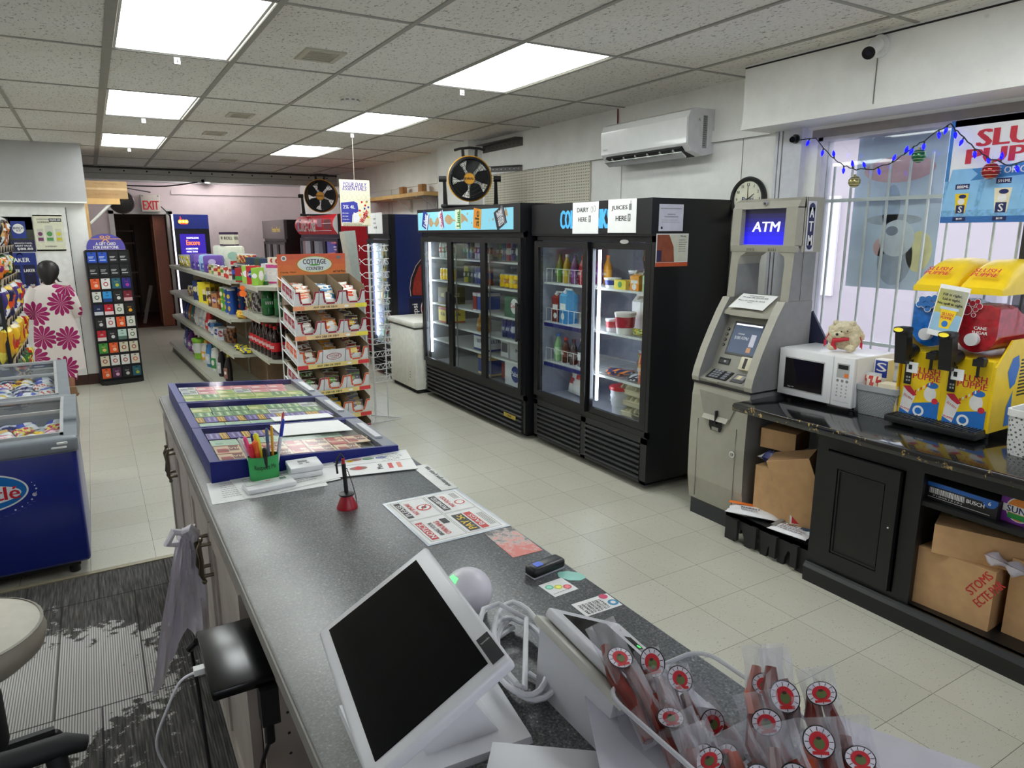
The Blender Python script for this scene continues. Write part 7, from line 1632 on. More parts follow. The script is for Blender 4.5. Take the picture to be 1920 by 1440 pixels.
PL = [((.635,.79,1.10),(.595,.60,1.03),.052,'meat snack pouch lying across the customer terminal screen'),((.672,.72,1.08),(.62,.60,1.02),.042,'meat snack pouch beside the clear rim, second from the screen end'),((.645,.675,1.075),(.605,.55,1.0),.05,'meat snack pouch leaning out of the left bin corner'),
      ((.625,.60,1.065),(.61,.48,.99),.045,'meat snack pouch low at the left rim of the bin'),((.70,.69,1.06),(.64,.57,1.0),.05,'reddish meat snack pouch against the far wall of the bin'),((.79,.60,1.115),(.70,.50,1.02),.060,'meat snack pouch standing highest at the far right of the bin'),
      ((.77,.565,1.135),(.735,.50,1.04),.045,'clear upright pouch tip standing above the bin'),((.80,.52,1.12),(.745,.43,1.03),.050,'meat snack pouch at the right rim with pale label'),((.71,.545,1.10),(.67,.45,1.01),.060,'meat snack pouch in the centre of the bin'),
      ((.645,.53,1.08),(.64,.43,1.0),.055,'orange-brown meat snack standing at the centre front'),((.61,.565,1.075),(.60,.47,.99),.055,'meat snack pouch in the bin just behind the white flap'),((.735,.47,1.10),(.69,.40,1.01),.055,'meat snack pouch with red and black label near the lower rim'),
      ((.68,.49,1.10),(.655,.40,1.01),.055,'meat snack pouch at the bottom edge of the picture, left'),((.775,.45,1.10),(.735,.38,1.02),.050,'meat snack pouch at the bottom edge of the picture, right')]
for (x_,y_,t_) in ((.63,.52,.5),(.70,.60,2.2),(.66,.66,1.1),(.72,.52,4.0),(.64,.45,5.2),(.70,.44,.9)):
    PL.append(((x_+.03*math.cos(t_),y_+.05*math.sin(t_),1.045+.01*math.sin(t_)),(x_-.03*math.cos(t_),y_-.05*math.sin(t_),.965),.055,'meat snack pouch buried inside the clear bin, ' + {.5: 'left of the middle',2.2: 'near the far wall',1.1: 'in the far left corner',4.0: 'right of the middle',5.2: 'in the near left corner',.9: 'near the bottom edge'}[t_]))
for k,(a,b,w_,lb) in enumerate(PL): pouch(lb,a,b,w_,1 if k in (5,9,11) else 0,k)

# ---------------------------------------------------------------- clerk side: stool and office chair
st = thing('stool','beige round padded stool seat at the left edge','stool',(-.50,2.50,.008))
m = MB(); m.lathe([(.20,.40),(.235,.43),(.245,.47),(.235,.505),(.19,.525),(1e-4,.53)],mat((196,190,176),.5),40); m.lathe([(.2365,.503),(.24,.507),(.232,.510)],mat((150,145,132),.5),40,cap=False); m.build('seat',st)
m = MB(); m.cyl((0,0,.05),(0,0,.42),.03,CHROME,14); m.build('post',st)
for k in range(5): a = 2*PI*k/5+.3; m = MB(); m.tube([(0,0,.08),(.22*math.cos(a),.22*math.sin(a),.05)],.016,BLACK,8); m.sphere((.22*math.cos(a),.22*math.sin(a),.025),.025,BLACK,10); m.build('leg',st)
oc = thing('office_chair','black office chair armrest at the bottom left corner','chair',(-.45,1.52,.008))
RB_ = mat((30,30,31),.6)
m = MB(); m.rbox(-.24,.24,-.24,.24,.43,.50,.04,RB_,3); m.build('seat',oc)
m = MB(); m.tube([(-.30,.12,.64),(.05,.05,.655),(.20,.035,.66),(.29,.045,.655),(.325,.05,.64)],[.022,.024,.024,.024,.016],RB_,12); m.build('armrest',oc)
m = MB(); m.tube([(.27,.04,.64),(.28,.02,.56),(.26,.0,.47)],[.020,.018,.018],RB_,10); m.build('armrest_post',oc)
m = MB(); m.rbox(-.02,.21,.26,.33,.52,.70,.03,RB_,3,M=T(-.05,.0,0)); m.build('backrest',oc)
m = MB(); m.cyl((0,0,.06),(0,0,.44),.03,BLACK,12); m.build('post',oc)
for k in range(5): a = 2*PI*k/5; m = MB(); m.tube([(0,0,.09),(.28*math.cos(a),.28*math.sin(a),.06)],.018,BLACK,8); m.sphere((.28*math.cos(a),.28*math.sin(a),.028),.028,BLACK,10); m.build('leg',oc)
# ================================================================ ice-cream freezers
def ice_freezer(label,loc,rz,wd,dp,zf,zb,logo):
    """x to the viewer's right, right edge at x=0; front face towards -Y"""
    t = thing('display_freezer',label,'freezer',loc,rz); NB = mat((16,36,128),.3,coat=.3); RG = mat((128,134,140),.35)
    m = MB(); m.rbox(-wd,0,0,dp,.07,zf-.06,.02,NB,3); m.box(-wd+.05,-.05,.04,dp-.04,.045,.09,MATBLK)
    for x in (-wd+.1,-.08):
        for y in (.08,dp-.08): m.cyl((x,y,0),(x,y,.06),.025,BLACK,10)
    m.build('body',t)
    zt = lambda y: zf+(zb-zf)*math.sin(min(1,y/dp)*PI/2)
    m = MB(); n = 10; ins = .045
    for k in range(n):
        y0,y1 = dp*k/n,dp*(k+1)/n
        for a,b in ((-wd-.012,-wd+ins),(-ins,.012)): m.hexa([(a,y0,zf-.07),(b,y0,zf-.07),(b,y1,zf-.07),(a,y1,zf-.07),(a,y0,zt(y0)),(b,y0,zt(y0)),(b,y1,zt(y1)),(a,y1,zt(y1))],RG)
    m.rbox(-wd-.014,.014,-.022,.06,zf-.075,zf+.004,.018,RG,3); m.hexa([(-wd,dp-.05,zf-.07),(0,dp-.05,zf-.07),(0,dp,zf-.07),(-wd,dp,zf-.07),(-wd,dp-.05,zb),(0,dp-.05,zb),(0,dp,zb),(-wd,dp,zb)],RG)
    m.rbox(-.075,-.03,-.026,-.018,zf-.028,zf-.016,.002,WHITE,1); m.rbox(-.10,-.035,-.026,-.018,zf-.048,zf-.038,.002,WHITE,1); m.build('rim',t)
    for a,b in ((-wd+ins,-wd/2),(-wd/2,-ins)):
        m = MB()
        for k in range(n):
            y0,y1 = .05+(dp-.1)*k/n,.05+(dp-.1)*(k+1)/n
            m.add([(a+.015,y0,zt(y0)-.004),(b-.015,y0,zt(y0)-.004),(b-.015,y1,zt(y1)-.004),(a+.015,y1,zt(y1)-.004)],[(0,1,2,3)],GLASS,True)
        m.build('glass_lid',t)
        m = MB(); SL = mat((170,172,172),.35)
        for yy in (.05,dp*.52,dp-.06): m.hexa([(a,yy,zt(yy)-.012),(b,yy,zt(yy)-.012),(b,yy+.016,zt(yy)-.012),(a,yy+.016,zt(yy)-.012),(a,yy,zt(yy)+.004),(b,yy,zt(yy)+.004),(b,yy+.016,zt(yy)+.004),(a,yy+.016,zt(yy)+.004)],SL)
        for xx in (a,b-.015):
            for k in range(n):
                y0,y1 = .05+(dp-.1)*k/n,.05+(dp-.1)*(k+1)/n; m.hexa([(xx,y0,zt(y0)-.012),(xx+.015,y0,zt(y0)-.012),(xx+.015,y1,zt(y1)-.012),(xx,y1,zt(y1)-.012),(xx,y0,zt(y0)+.003),(xx+.015,y0,zt(y0)+.003),(xx+.015,y1,zt(y1)+.003),(xx,y1,zt(y1)+.003)],SL)
        m.build('lid_frame',t)
    m = MB(); m.box(-wd+.05,-.05,.055,dp-.055,zf-.0595,zf-.058,mat((205,208,214),.5)); m.build('basket_floor',t)
    if logo:
        m = MB(frame((-.43,-.0008,.505),(1,0,0),(0,0,1))); m.disc((0,0),.215,WHITE,ry=.098,n=48); m.disc((0,0),.207,mat((20,110,185),.3),ry=.090,n=48,z=.0006)
        m.disc((0,-.010),.185,mat((232,234,240),.3),ry=.050,n=40,z=.0012); m.text('Nestl\u00e9',.066,mat((200,25,45),.4),(.048,-.008),w=.26,z=.0018); m.text('\u00ae',.018,WHITE,(.235,-.035),z=.001)
        for k in range(9): a = .35-.16*k; m.disc((.235*math.cos(a)+.01,.11*math.sin(a)-.01),.0022+.0012*(k % 3),mat((210,215,240),.4),z=.001,n=8)
        for k in range(14): a = -.55-.12*k; m.rect(.262*math.cos(a)-.004,.262*math.cos(a)+.012,.135*math.sin(a),.135*math.sin(a)+.0015,mat((120,100,190),.4),z=.001)
        m.build('logo',t)
    return t,zt
frA,ztA = ice_freezer('nearest blue ice-cream freezer with oval Nestl\u00e9 logo and sliding glass lids',(-.172,3.935,0),0,1.15,.60,.735,.83,True)
frB,ztB = ice_freezer('second ice-cream freezer behind the first, grey rimmed with glass lids',(-.205,4.66,0),R(2.2),1.15,.92,.80,.875,False)
GI = [((60,80,190),(235,235,240)),((230,232,240),(90,110,200)),((200,60,90),(240,220,90)),((245,205,60),(120,60,40)),((40,50,110),(200,200,220)),((235,235,235),(200,60,60)),((120,60,50),(230,190,120)),((230,110,150),(250,230,235))]
CNAME = ['blue','white and violet','pink-red','yellow','navy','white and red','brown','rose']
def scatter(P0,rz,nx,ny,dx,dy,z,where,grp,seed):
    r_ = random.Random(seed)
    for j in range(ny):
        for i in range(nx):
            k = r_.randrange(8); c1_,c2_ = GI[k]; x,y = P0[0]+i*dx,P0[1]+j*dy; ca,sa = math.cos(rz),math.sin(rz)
            place(m_bag(.10,.12,.03,c1_,c2_,(230,230,235),k,k % 3),'ice_cream_pack','%s ice-cream pack, %s from right, %s row, %s' % (CNAME[k],ORD[i],ORD[j],where),'ice cream',(P0[2]+x*ca-y*sa,P0[3]+x*sa+y*ca,z),(R(-84),0,rz+r_.uniform(-.4,.4)),grp)
scatter((-.11,.11,-.172,3.935),0,4,4,-.105,.115,.683,'nearest freezer','ice-cream packs in the nearest freezer',3)
scatter((-.12,.15,-.205,4.66),R(2.2),4,6,-.11,.125,.748,'second freezer','ice-cream packs in the second freezer',6)

# ================================================================ posters and door wall
def d_busch(m,w,h):
    m.rect(-w/2,w/2,-.06,h/2,mat((150,148,135),.6,var=.2)); m.rect(-w/2,w/2,-.06,.05,mat((60,62,50),.7,var=.3),z=.0007)
    m.rect(-.06,.07,-.04,.14,mat((40,60,140),.4),z=.001); m.disc((.005,.06),.052,WHITE,z=.0014); m.text('BUSCH',.026,NAVY,(.005,.066),w=.09,z=.0018); m.text('ICE',.02,NAVY,(.005,.04),z=.0018)
    m.text('SMOOTH TASTE,',.018,WHITE,(.03,-.095),w=.16); m.text('GREAT VALUE.',.018,WHITE,(.03,-.12),w=.15); m.text('$88.88',.030,WHITE,(.04,-.155),w=.14)
sheet('beer_poster','dark poster with a blue beer can, upper one on the white door',FY(-.645,9.262,1.71),.27,.37,d_busch,base=mat((32,34,70),.5))
def d_laker(m,w,h):
    m.disc((0,h*.42),.028,WHITE); m.disc((0,h*.40),.024,mat((30,50,130),.5),z=.001); m.text('LAKER',.045,WHITE,(0,h*.30),w=.17)
    for x,c in ((-.065,(70,30,40)),(.07,(45,60,130))): m.rect(x-.055,x+.055,-h*.42,.06,mat((24,26,60),.4),z=.0008); m.text('LAKER',.032,WHITE,(x,.0),w=.10,z=.0014); m.text('Lager' if x > 0 else 'Ice',.018,mat(c,.4),(x,-.04),z=.0014)
    m.text('$88.00   88',.03,WHITE,(0,-h*.43),w=.2,z=.0014)
sheet('beer_poster','blue LAKER poster with two cans, lower one on the white door',FY(-.665,9.262,1.325),.29,.38,d_laker,base=mat((30,50,130),.5))
def d_som(m,w,h):
    gr = mat((110,160,90),.5); m.rect(-w/2,w/2,h/2-.014,h/2,gr); m.rect(-w/2,w/2,-h/2,-h/2+.014,gr)
    m.text('REFRESHING',.016,GREY,(-.045,.145),w=.11); m.text('SOMERSBY',.016,INK,(-.035,.115),w=.12); m.rect(.01,.125,.12,.155,INK,z=.0008); m.text('8$88.88',.02,WHITE,(.067,.138),w=.10,z=.0014)
    for x,s_,c in ((-.085,.8,(120,60,100)),(0,1,(80,150,80)),(.085,.8,(210,200,60))): m.rect(x-.036*s_,x+.036*s_,-.10,-.10+.18*s_,mat((205,205,190),.4),z=.0008); m.disc((x,-.01),.026*s_,mat(c,.5),z=.0012); m.rect(x-.03*s_,x+.03*s_,-.085,-.05,mat(c,.5),z=.0012)
    m.text('SOMERSBY',.014,INK,(0,-.145),w=.11)
sheet('cider_poster','pale green bordered poster with three cans on the white wall',FY(-.365,9.262,1.725),.27,.385,d_som,base=mat((226,226,200),.5))

# ================================================================ gift-card stand
gs = thing('gift_card_stand','tall black gift card stand with purple rounded header','display stand',(.155,9.19,0),R(9))
m = MB(); BKS = mat((20,20,23),.4); m.box(-.215,.215,.0,.08,.05,1.53,BKS); m.prism([(-.22,-.03),(-.18,-.07),(.18,-.07),(.22,-.03),(.22,.085),(-.22,.085)],0,.05,'z',BKS)
m.box(-.218,-.214,.01,.075,.06,1.52,mat((50,45,90),.4)); m.box(-.222,-.215,-.012,.004,.05,1.53,BKS); m.box(.215,.222,-.012,.004,.05,1.53,BKS)
for j in range(11): m.box(-.215,.215,-.016,.0,.06+.147*j-.004*0,.068+.147*j,BKS)
m.rect(-.02,.02,.9,1.2,mat((190,120,60),.5),M=frame((-.2185,.04,0),(0,-1,0),(0,0,1)),z=.001)
m.build('body',gs)
m = MB(frame((0,.0,1.53),(1,0,0),(0,0,1))); PUR = mat((86,78,165),.4); pts = [(-.195,0),(.195,0)]+[(.195*math.cos(a),.185*math.sin(a)**.8 if math.sin(a) > 0 else 0) for a in [PI*k/20 for k in range(1,20)]]
m.prism(pts,-.006,0,'z',PUR); m.rect(-.16,.16,.125,.131,mat((235,170,90),.4),z=.001); m.text('A GIFT CARD',.032,WHITE,(0,.075),w=.20); m.text('FOR EVERYONE',.032,WHITE,(0,.035),w=.25)
for s in (-1,1): m.disc((s*.028,.15),.024,mat((240,175,90),.4),z=.0014,ry=.015); m.disc((s*.028,.15),.014,PUR,z=.0018,ry=.007); m.poly([(s*.005,.13,.0016),(s*.04,.095,.0016),(s*.03,.09,.0016),(-s*.002,.125,.0016)],mat((240,175,90),.4))
m.rect(-.19,.19,.008,.013,mat((180,160,220),.4),z=.001); m.build('header',gs)
KC = ['UUKK','KKKK','OWGV','wBkr','nRwf','kWOw','RkMw','gOTT','TWWt','OvkG']
KD = {'U': ((30,80,190),(200,215,240),'royal blue'),'K': ((24,24,26),(190,190,190),'black'),'O': ((235,95,40),(250,200,170),'orange'),'W': ((235,235,232),(190,60,60),'white'),'G': ((40,100,120),(180,190,60),'teal and yellow'),'V': ((40,40,130),(170,60,160),'indigo'),
      'w': ((225,225,215),(70,110,70),'off-white'),'B': ((50,150,215),(20,70,140),'sky blue'),'k': ((34,34,36),(220,220,220),'black and white'),'r': ((120,25,45),(220,180,180),'maroon'),'n': ((25,35,80),(210,215,225),'navy'),'R': ((200,30,50),(240,220,220),'red'),
      'f': ((30,30,32),(240,170,40),'black and amber'),'M': ((190,220,210),(90,120,110),'mint'),'g': ((70,150,60),(230,200,120),'green and tan'),'T': ((222,214,190),(170,60,50),'beige'),'t': ((232,226,214),(230,120,40),'cream and orange'),'v': ((90,40,80),(240,190,210),'plum')}
@cached
def m_card(k):
    c1_,c2_,_n = KD[k]; m = MB(frame((0,0,0),(1,0,0),(0,0,1))); m.box(-.044,.044,-.058,.058,-.001,.001,C_(c1_)); q = C_(c2_)
    m.disc((0,.045),.012,BLACK,z=.0014,n=12,ry=.005)
    if k in 'UK': m.rect(-.034,.02,.005,.012,q,z=.0014); m.rect(-.034,.01,-.008,-.002,q,z=.0014); m.rect(-.03,.03,-.035,-.025,q,z=.0014)
    elif k in 'WTwt': m.disc((0,-.005),.024,q,z=.0014,n=20); m.disc((0,-.005),.015,C_(c1_),z=.0018,n=20)
    elif k in 'RrnBM': m.rect(-.044,.044,-.058,-.02,q,z=.0014); m.text('Gift',.014,q,(0,.012),z=.0014)
    else: m.disc((.008,-.02),.020,q,z=.0014,n=8); m.text('Card',.013,q,(0,.018),z=.0014)
    return m.mesh('gift_card')
_gi = gs.matrix_basis.copy(); Mg = T(.155,9.19,0) @ RZ(R(9))
for j,row_ in enumerate(KC):
    for i,k in enumerate(row_):
        p = Mg @ Vector((-.157+.105*i,-.018,1.455-.147*j)); place(m_card(k),'gift_card','%s gift card, %s row from top, %s from left on the stand' % (KD[k][2],ORD[j],ORD[i]),'gift card',p,(0,0,R(9)),'gift cards on the stand')

# ================================================================ crisp rack
cr = thing('snack_rack','black wire snack rack with pale price strips at the left edge','rack',(-.60,7.15,0))
m = MB()
for x,y in ((-.42,-.72),(-.42,.62),(-.02,.62),(-.02,-.72)): m.box(x-.012,x+.012,y-.012,y+.012,0,1.85,BLACK)
m.box(-.45,.0,-.74,.64,.0,.06,BLACK); m.build('frame',cr)
STR = mat((196,178,150),.5); levels = [1.62,1.38,1.08,.78]
for z in levels:
    m = MB(); m.box(-.43,-.0,-.72,.62,z-.05,z-.04,BLACK); m.build('shelf',cr)
    m = MB(); m.hexa([(-.012,-.72,z-.055),(.0,-.72,z-.055),(.0,.62,z-.055),(-.012,.62,z-.055),(.004,-.72,z),(.012,-.72,z),(.012,.62,z),(.004,.62,z)],STR)
    for k in range(6): m.box(.0,.014,-.6+.22*k,-.54+.22*k,z-.05,z-.004,BLACK)
    m.build('price_strip',cr)
BG = [[((20,20,22),(230,190,120),(235,235,235)),((30,28,26),(220,220,225),(200,150,60)),((25,25,25),(200,120,60),(240,240,240))],[((230,120,40),(240,220,200),(60,110,60)),((235,130,60),(120,40,110),(240,240,230)),((70,140,70),(240,240,235),(230,200,60))],
      [((60,50,120),(235,190,50),(230,230,235)),((40,40,80),(220,80,40),(240,200,60)),((190,50,40),(60,60,140),(235,200,60))],[((225,165,30),(190,50,40),(245,225,90)),((230,185,40),(200,60,40),(250,240,200)),((235,180,30),(180,40,40),(245,225,90))],
      [((60,110,50),(170,200,90),(40,70,40)),((70,120,55),(190,200,110),(50,80,45)),((200,60,40),(240,220,100),(60,90,50))]]
BGN = ['black and orange','orange','navy and multicoloured','yellow','green']
for li,z in enumerate([1.625,1.385,1.085,.785,.50]):
    for k in range(6):
        c = BG[li][k % 3]; r_ = rng
        place(m_bag(.20,.27 if li != 1 else .20,.10,*c,seed=li*3+k % 3,style=k % 3),'snack_bag','%s snack bag, %s from the near end, %s level of the snack rack' % (BGN[li],ORD[k],['top','second','third','fourth','lowest'][li]),'snack bag',(-.70+.02*(k % 2)+(.04 if li > 1 else 0),6.52+.22*k,z-.035),(R(10),R(-4+4*(k % 3)),R(84)),'snack bags on the %s level' % ['top','second','third','fourth','lowest'][li])

# ================================================================ shopper
def f_flower(nt,b,m):
    tc = N(nt,'ShaderNodeTexCoord'); sp = N(nt,'ShaderNodeSeparateXYZ'); nt.links.new(tc.outputs['Object'],sp.inputs[0]); cb = N(nt,'ShaderNodeCombineXYZ')
    sc = 3.5
    def mul(o,k): q = N(nt,'ShaderNodeMath',operation='MULTIPLY'); q.inputs[1].default_value = k; nt.links.new(o,q.inputs[0]); return q.outputs[0]
    ad = N(nt,'ShaderNodeMath',operation='MULTIPLY_ADD'); ad.inputs[1].default_value = .35; nt.links.new(sp.outputs['Y'],ad.inputs[0]); nt.links.new(sp.outputs['X'],ad.inputs[2])
    nt.links.new(mul(ad.outputs[0],sc),cb.inputs['X']); nt.links.new(mul(sp.outputs['Z'],sc),cb.inputs['Y'])
    v = N(nt,'ShaderNodeTexVoronoi'); v.voronoi_dimensions = '2D'; v.inputs['Randomness'].default_value = .55; v.inputs['Scale'].default_value = 1.0; nt.links.new(cb.outputs[0],v.inputs['Vector'])
    df = N(nt,'ShaderNodeVectorMath',operation='SUBTRACT'); nt.links.new(cb.outputs[0],df.inputs[0]); nt.links.new(v.outputs['Position'],df.inputs[1])
    s2 = N(nt,'ShaderNodeSeparateXYZ'); nt.links.new(df.outputs[0],s2.inputs[0])
    at_ = N(nt,'ShaderNodeMath',operation='ARCTAN2'); nt.links.new(s2.outputs['Y'],at_.inputs[0]); nt.links.new(s2.outputs['X'],at_.inputs[1])
    cs = N(nt,'ShaderNodeMath',operation='COSINE'); nt.links.new(mul(at_.outputs[0],6.0),cs.inputs[0]); ab = N(nt,'ShaderNodeMath',operation='ABSOLUTE'); nt.links.new(cs.outputs[0],ab.inputs[0])
    ln = N(nt,'ShaderNodeVectorMath',operation='LENGTH'); nt.links.new(df.outputs[0],ln.inputs[0])
    rad = N(nt,'ShaderNodeMath',operation='MULTIPLY_ADD'); rad.inputs[1].default_value = .16; rad.inputs[2].default_value = .30; nt.links.new(ab.outputs[0],rad.inputs[0])
    inn = N(nt,'ShaderNodeMath',operation='LESS_THAN'); nt.links.new(ln.outputs['Value'],inn.inputs[0]); nt.links.new(rad.outputs[0],inn.inputs[1])
    # pale veins between the petals
    vein = N(nt,'ShaderNodeMath',operation='GREATER_THAN'); vein.inputs[1].default_value = .16; nt.links.new(ab.outputs[0],vein.inputs[0])
    an = N(nt,'ShaderNodeMath',operation='MULTIPLY'); nt.links.new(inn.outputs[0],an.inputs[0]); nt.links.new(vein.outputs[0],an.inputs[1])
    nt.links.new(mixc(nt,an.outputs[0],lin((228,218,214)),lin((158,22,96))),b.inputs['Base Color']); b.inputs['Roughness'].default_value = .8
FLW = nodes_mat('magenta_flower_cotton',f_flower); SKIN = mat((150,100,76),.5,var=.03); HAIR = mat((24,18,17),.45,var=.2,vs=60)
pe = thing('person','woman seen from behind in white dress with magenta flowers, walking away','person',(-.415,8.85,0),R(-8))
def skin_body(name,joints,edges,parent,m_):
    me = bpy.data.meshes.new(name); me.from_pydata([j[0] for j in joints],edges,[]); o = bpy.data.objects.new(name,me); COL.objects.link(o)
    md = o.modifiers.new('s','SKIN'); md.use_smooth_shade = True
    for i,j in enumerate(joints): me.skin_vertices[0].data[i].radius = (j[1],j[1]*(j[2] if len(j) > 2 else 1))
    me.skin_vertices[0].data[0].use_root = True
    o.modifiers.new('d','SUBSURF').levels = 2
    dg = bpy.context.evaluated_depsgraph_get(); dg.update(); nm = bpy.data.meshes.new_from_object(o.evaluated_get(dg)); nm.materials.clear(); nm.materials.append(m_)
    for p in nm.polygons: p.use_smooth = True; p.material_index = 0
    bpy.data.objects.remove(o); q = bpy.data.objects.new(name,nm); COL.objects.link(q); q.parent = parent; return q
J = [((0,0,.78),.115,.8),((0,.01,.98),.10,.75),((0,.015,1.12),.12,.62),((0,.02,1.19),.052),((0,.035,1.26),.045),((0,.055,1.33),.078,1.1),((0,.05,1.385),.06),
     ((-.14,.015,1.14),.048),((-.185,.0,.98),.038),((-.18,.07,.86),.032),((-.10,.19,.84),.026),((-.07,.23,.84),.028),
     ((.14,.015,1.14),.048),((.185,.0,.98),.038),((.18,.07,.86),.032),((.10,.19,.84),.026),((.07,.23,.84),.028),
     ((-.075,.03,.72),.085),((-.08,.08,.40),.055),((-.08,.12,.10),.036),((-.08,.13,.045),.034),((-.08,.22,.03),.028),
     ((.075,-.01,.72),.085),((.085,-.0,.40),.055),((.10,-.14,.16),.036),((.105,-.16,.10),.032),((.11,-.09,.03),.026)]
E_ = [(0,1),(1,2),(2,3),(3,4),(4,5),(5,6),(2,7),(7,8),(8,9),(9,10),(10,11),(2,12),(12,13),(13,14),(14,15),(15,16),(0,17),(17,18),(18,19),(19,20),(20,21),(0,22),(22,23),(23,24),(24,25),(25,26)]
skin_body('body',J,E_,pe,SKIN)
m = MB()
for s in (-1,1):   # hands: palm stub with five fingers, held in front of the body
    b0 = Vector((s*.065,.235,.845))
    for k in range(4): m.tube([b0+Vector((s*(.012-.010*k),.0,0)),b0+Vector((s*(.014-.011*k),.028,.004)),b0+Vector((s*(.012-.011*k),.05-.004*abs(k-1),-.008))],[.009,.008,.006],SKIN,8)
    m.tube([b0+Vector((-s*.018,-.01,.004)),b0+Vector((-s*.032,.008,.012)),b0+Vector((-s*.034,.026,.012))],[.010,.009,.007],SKIN,8)
for s in (-1,1): m.sphere((s*.079,.05,1.335),.016,SKIN,10,(.5,1,1.4))
m.sphere((0,.14,1.325),.014,SKIN,10,(.8,1,1.3))
m.build('hands_and_face',pe)
def ring(cx_,cy_,rx,ry,z,n=28,f=0,ph=0): return [(cx_+rx*math.cos(2*PI*i/n)*(1+f*math.sin(6*2*PI*i/n+ph)),cy_+ry*math.sin(2*PI*i/n)*(1+f*math.sin(6*2*PI*i/n+ph)),z) for i in range(n)]
m = MB(); prof = [(1.20,.062,.058,0),(1.185,.095,.07,0),(1.155,.165,.085,0),(1.10,.185,.10,0),(1.00,.180,.115,.01),(.88,.178,.125,.015),(.78,.192,.14,.02),(.65,.205,.15,.03),(.50,.215,.16,.04),(.36,.222,.165,.05),(.27,.220,.165,.06)]
m.loft([ring(.0,.015,rx,ry,z,36,f,z*3) for z,rx,ry,f in prof],FLW,True,True,False); m.build('dress',pe)
for s in (-1,1):
    m = MB(); P_ = [((s*.125,.015,1.145),.070),((s*.175,.008,1.06),.062),((s*.200,.0,.97),.060),((s*.205,.03,.90),.062),((s*.195,.07,.86),.056)]
    m.tube([p[0] for p in P_],[p[1] for p in P_],FLW,16); m.build('sleeve',pe)
    m = MB(); q = [(s*.078,.04 if s < 0 else -.005,.45),(s*.085,.08 if s < 0 else -.03,.30),(s*.09,.11 if s < 0 else -.10,.18)]; m.tube(q,[.095,.085,.068],FLW,16); m.build('trouser_leg',pe)
m = MB(); m.loft([[(rx*math.cos(2*PI*i/28)*(1+.03*math.sin(9*i)),cy_+ry*math.sin(2*PI*i/28)*(1+.03*math.cos(7*i)),z) for i in range(28)] for z,rx,ry,cy_ in ((1.165,.012,.012,-.03),(1.185,.030,.024,-.028),(1.22,.052,.042,-.018),(1.26,.080,.066,.0),(1.30,.096,.088,.022),(1.34,.102,.100,.035),(1.38,.096,.096,.04),(1.415,.074,.076,.04),(1.437,.040,.044,.04),(1.443,.008,.008,.04))],HAIR)
m.tube([(.07,.0,1.26),(.095,-.01,1.22),(.12,-.01,1.215)],[.014,.008,.003],HAIR,8); m.tube([(-.05,-.01,1.26),(-.065,-.015,1.21)],[.02,.006],HAIR,8); m.build('hair',pe)
SDL = mat((150,115,85),.6)
m = MB(); m.rbox(-.12,-.04,.06,.27,.0,.022,.01,SDL,2); m.tube([(-.12,.18,.03),(-.08,.19,.06),(-.04,.18,.03)],.010,SDL,8); m.build('sandal',pe)
m = MB(Matrix.Translation((.11,-.14,.075)) @ RX(R(-58))); m.rbox(-.04,.04,-.07,.13,-.045,-.022,.01,SDL,2); m.tube([(-.04,.06,-.02),(0,.06,.02),(.04,.06,-.02)],.010,SDL,8); m.build('sandal',pe)

# ================================================================ back of the shop
ex = thing('exit_sign','square illuminated EXIT sign with red letters above the back doorway','sign',(1.02,14.30,2.10))
m = MB(); m.rbox(-.155,.155,0,.10,0,.30,.01,mat((212,206,196),.5)); F = frame((0,-.0005,.15),(1,0,0),(0,0,1)); m.build('case',ex)
m = MB(F); m.text('EXIT',.155,RED,(0,-.035),w=.25); 
for s in (-1,1): m.disc((s*.125,.125),.018,LGREY,z=.001); m.disc((s*.125,.125),.010,GREY,z=.0014)
m.build('lettering',ex); m = MB(); m.box(-.02,.02,.10,.135,.1,.2,LGREY); m.build('mount',ex)
bs = thing('wall_shelf','small timber wall shelf with white brace by the back corner','shelf',(.0,9.55,1.99))
m = MB(); m.box(.03,.36,-.02,.52,.09,.125,WOOD); m.box(.03,.36,-.022,-.018,.06,.125,WOOD); m.build('board',bs)
m = MB(); m.box(0.0,.03,-.02,.03,-.52,.27,WOOD); m.build('upright',bs); m = MB(); m.cyl((.035,.0,-.16),(.28,.0,.085),.016,OFFW,8); m.build('brace',bs)
def ex4(t): 
    F = frame((0,-.1405,.10),(1,0,0),(0,0,1)); t.text('770 ml SLUSH PUPPIE',.018,CARD_D,(0,.07),w=.24,M=F); t.text('SLUSH PUPPIE CUPS',.018,CARD_D,(.0,-.05),w=.24,M=F); t.rect(-.22,.22,-.002,.022,mat((195,165,120),.2),M=F,z=.001)
carton_box('long brown cardboard carton resting on the small wall shelf',(.235,9.79,2.118),0,.44,.28,.20,extra=ex4,col=mat((168,138,98),.8))
m = MB(); m.lathe([(.15,0),(.155,.02),(.14,.10),(.05,.13),(1e-4,.13)],mat((40,32,30),.5),30,M=frame((0,0,0),(1,0,0),(0,0,1))); m.tube([(0,.02,-.16),(0,.10,-.16)],.012,BLACK,6); 
tag(m.build('round_fan',loc=(.43,10.9,2.13)),'dark round fan hanging behind the carton','fan')
tag(MB().box(-.01,.01,-.6,.01,0,.015,mat((100,96,90),.5)).tube([(0,-.15,0),(0,-.0,0),(0,0,.01)],.004,BLACK,6).build('ceiling_rod',loc=(.43,10.9,2.29)),'thin rod holding the dark round fan','rod')
tl = thing('tube_light','lit fluorescent tube fixture behind the ceiling beam','ceiling light',(1.98,13.5,2.62),R(0))
m = MB(); m.box(-.05,.05,-.75,.75,.06,.12,mat((225,225,222),.5)); m.box(-.04,.04,-.78,-.70,.0,.06,LGREY); m.box(-.04,.04,.70,.78,0,.06,LGREY); m.build('housing',tl)
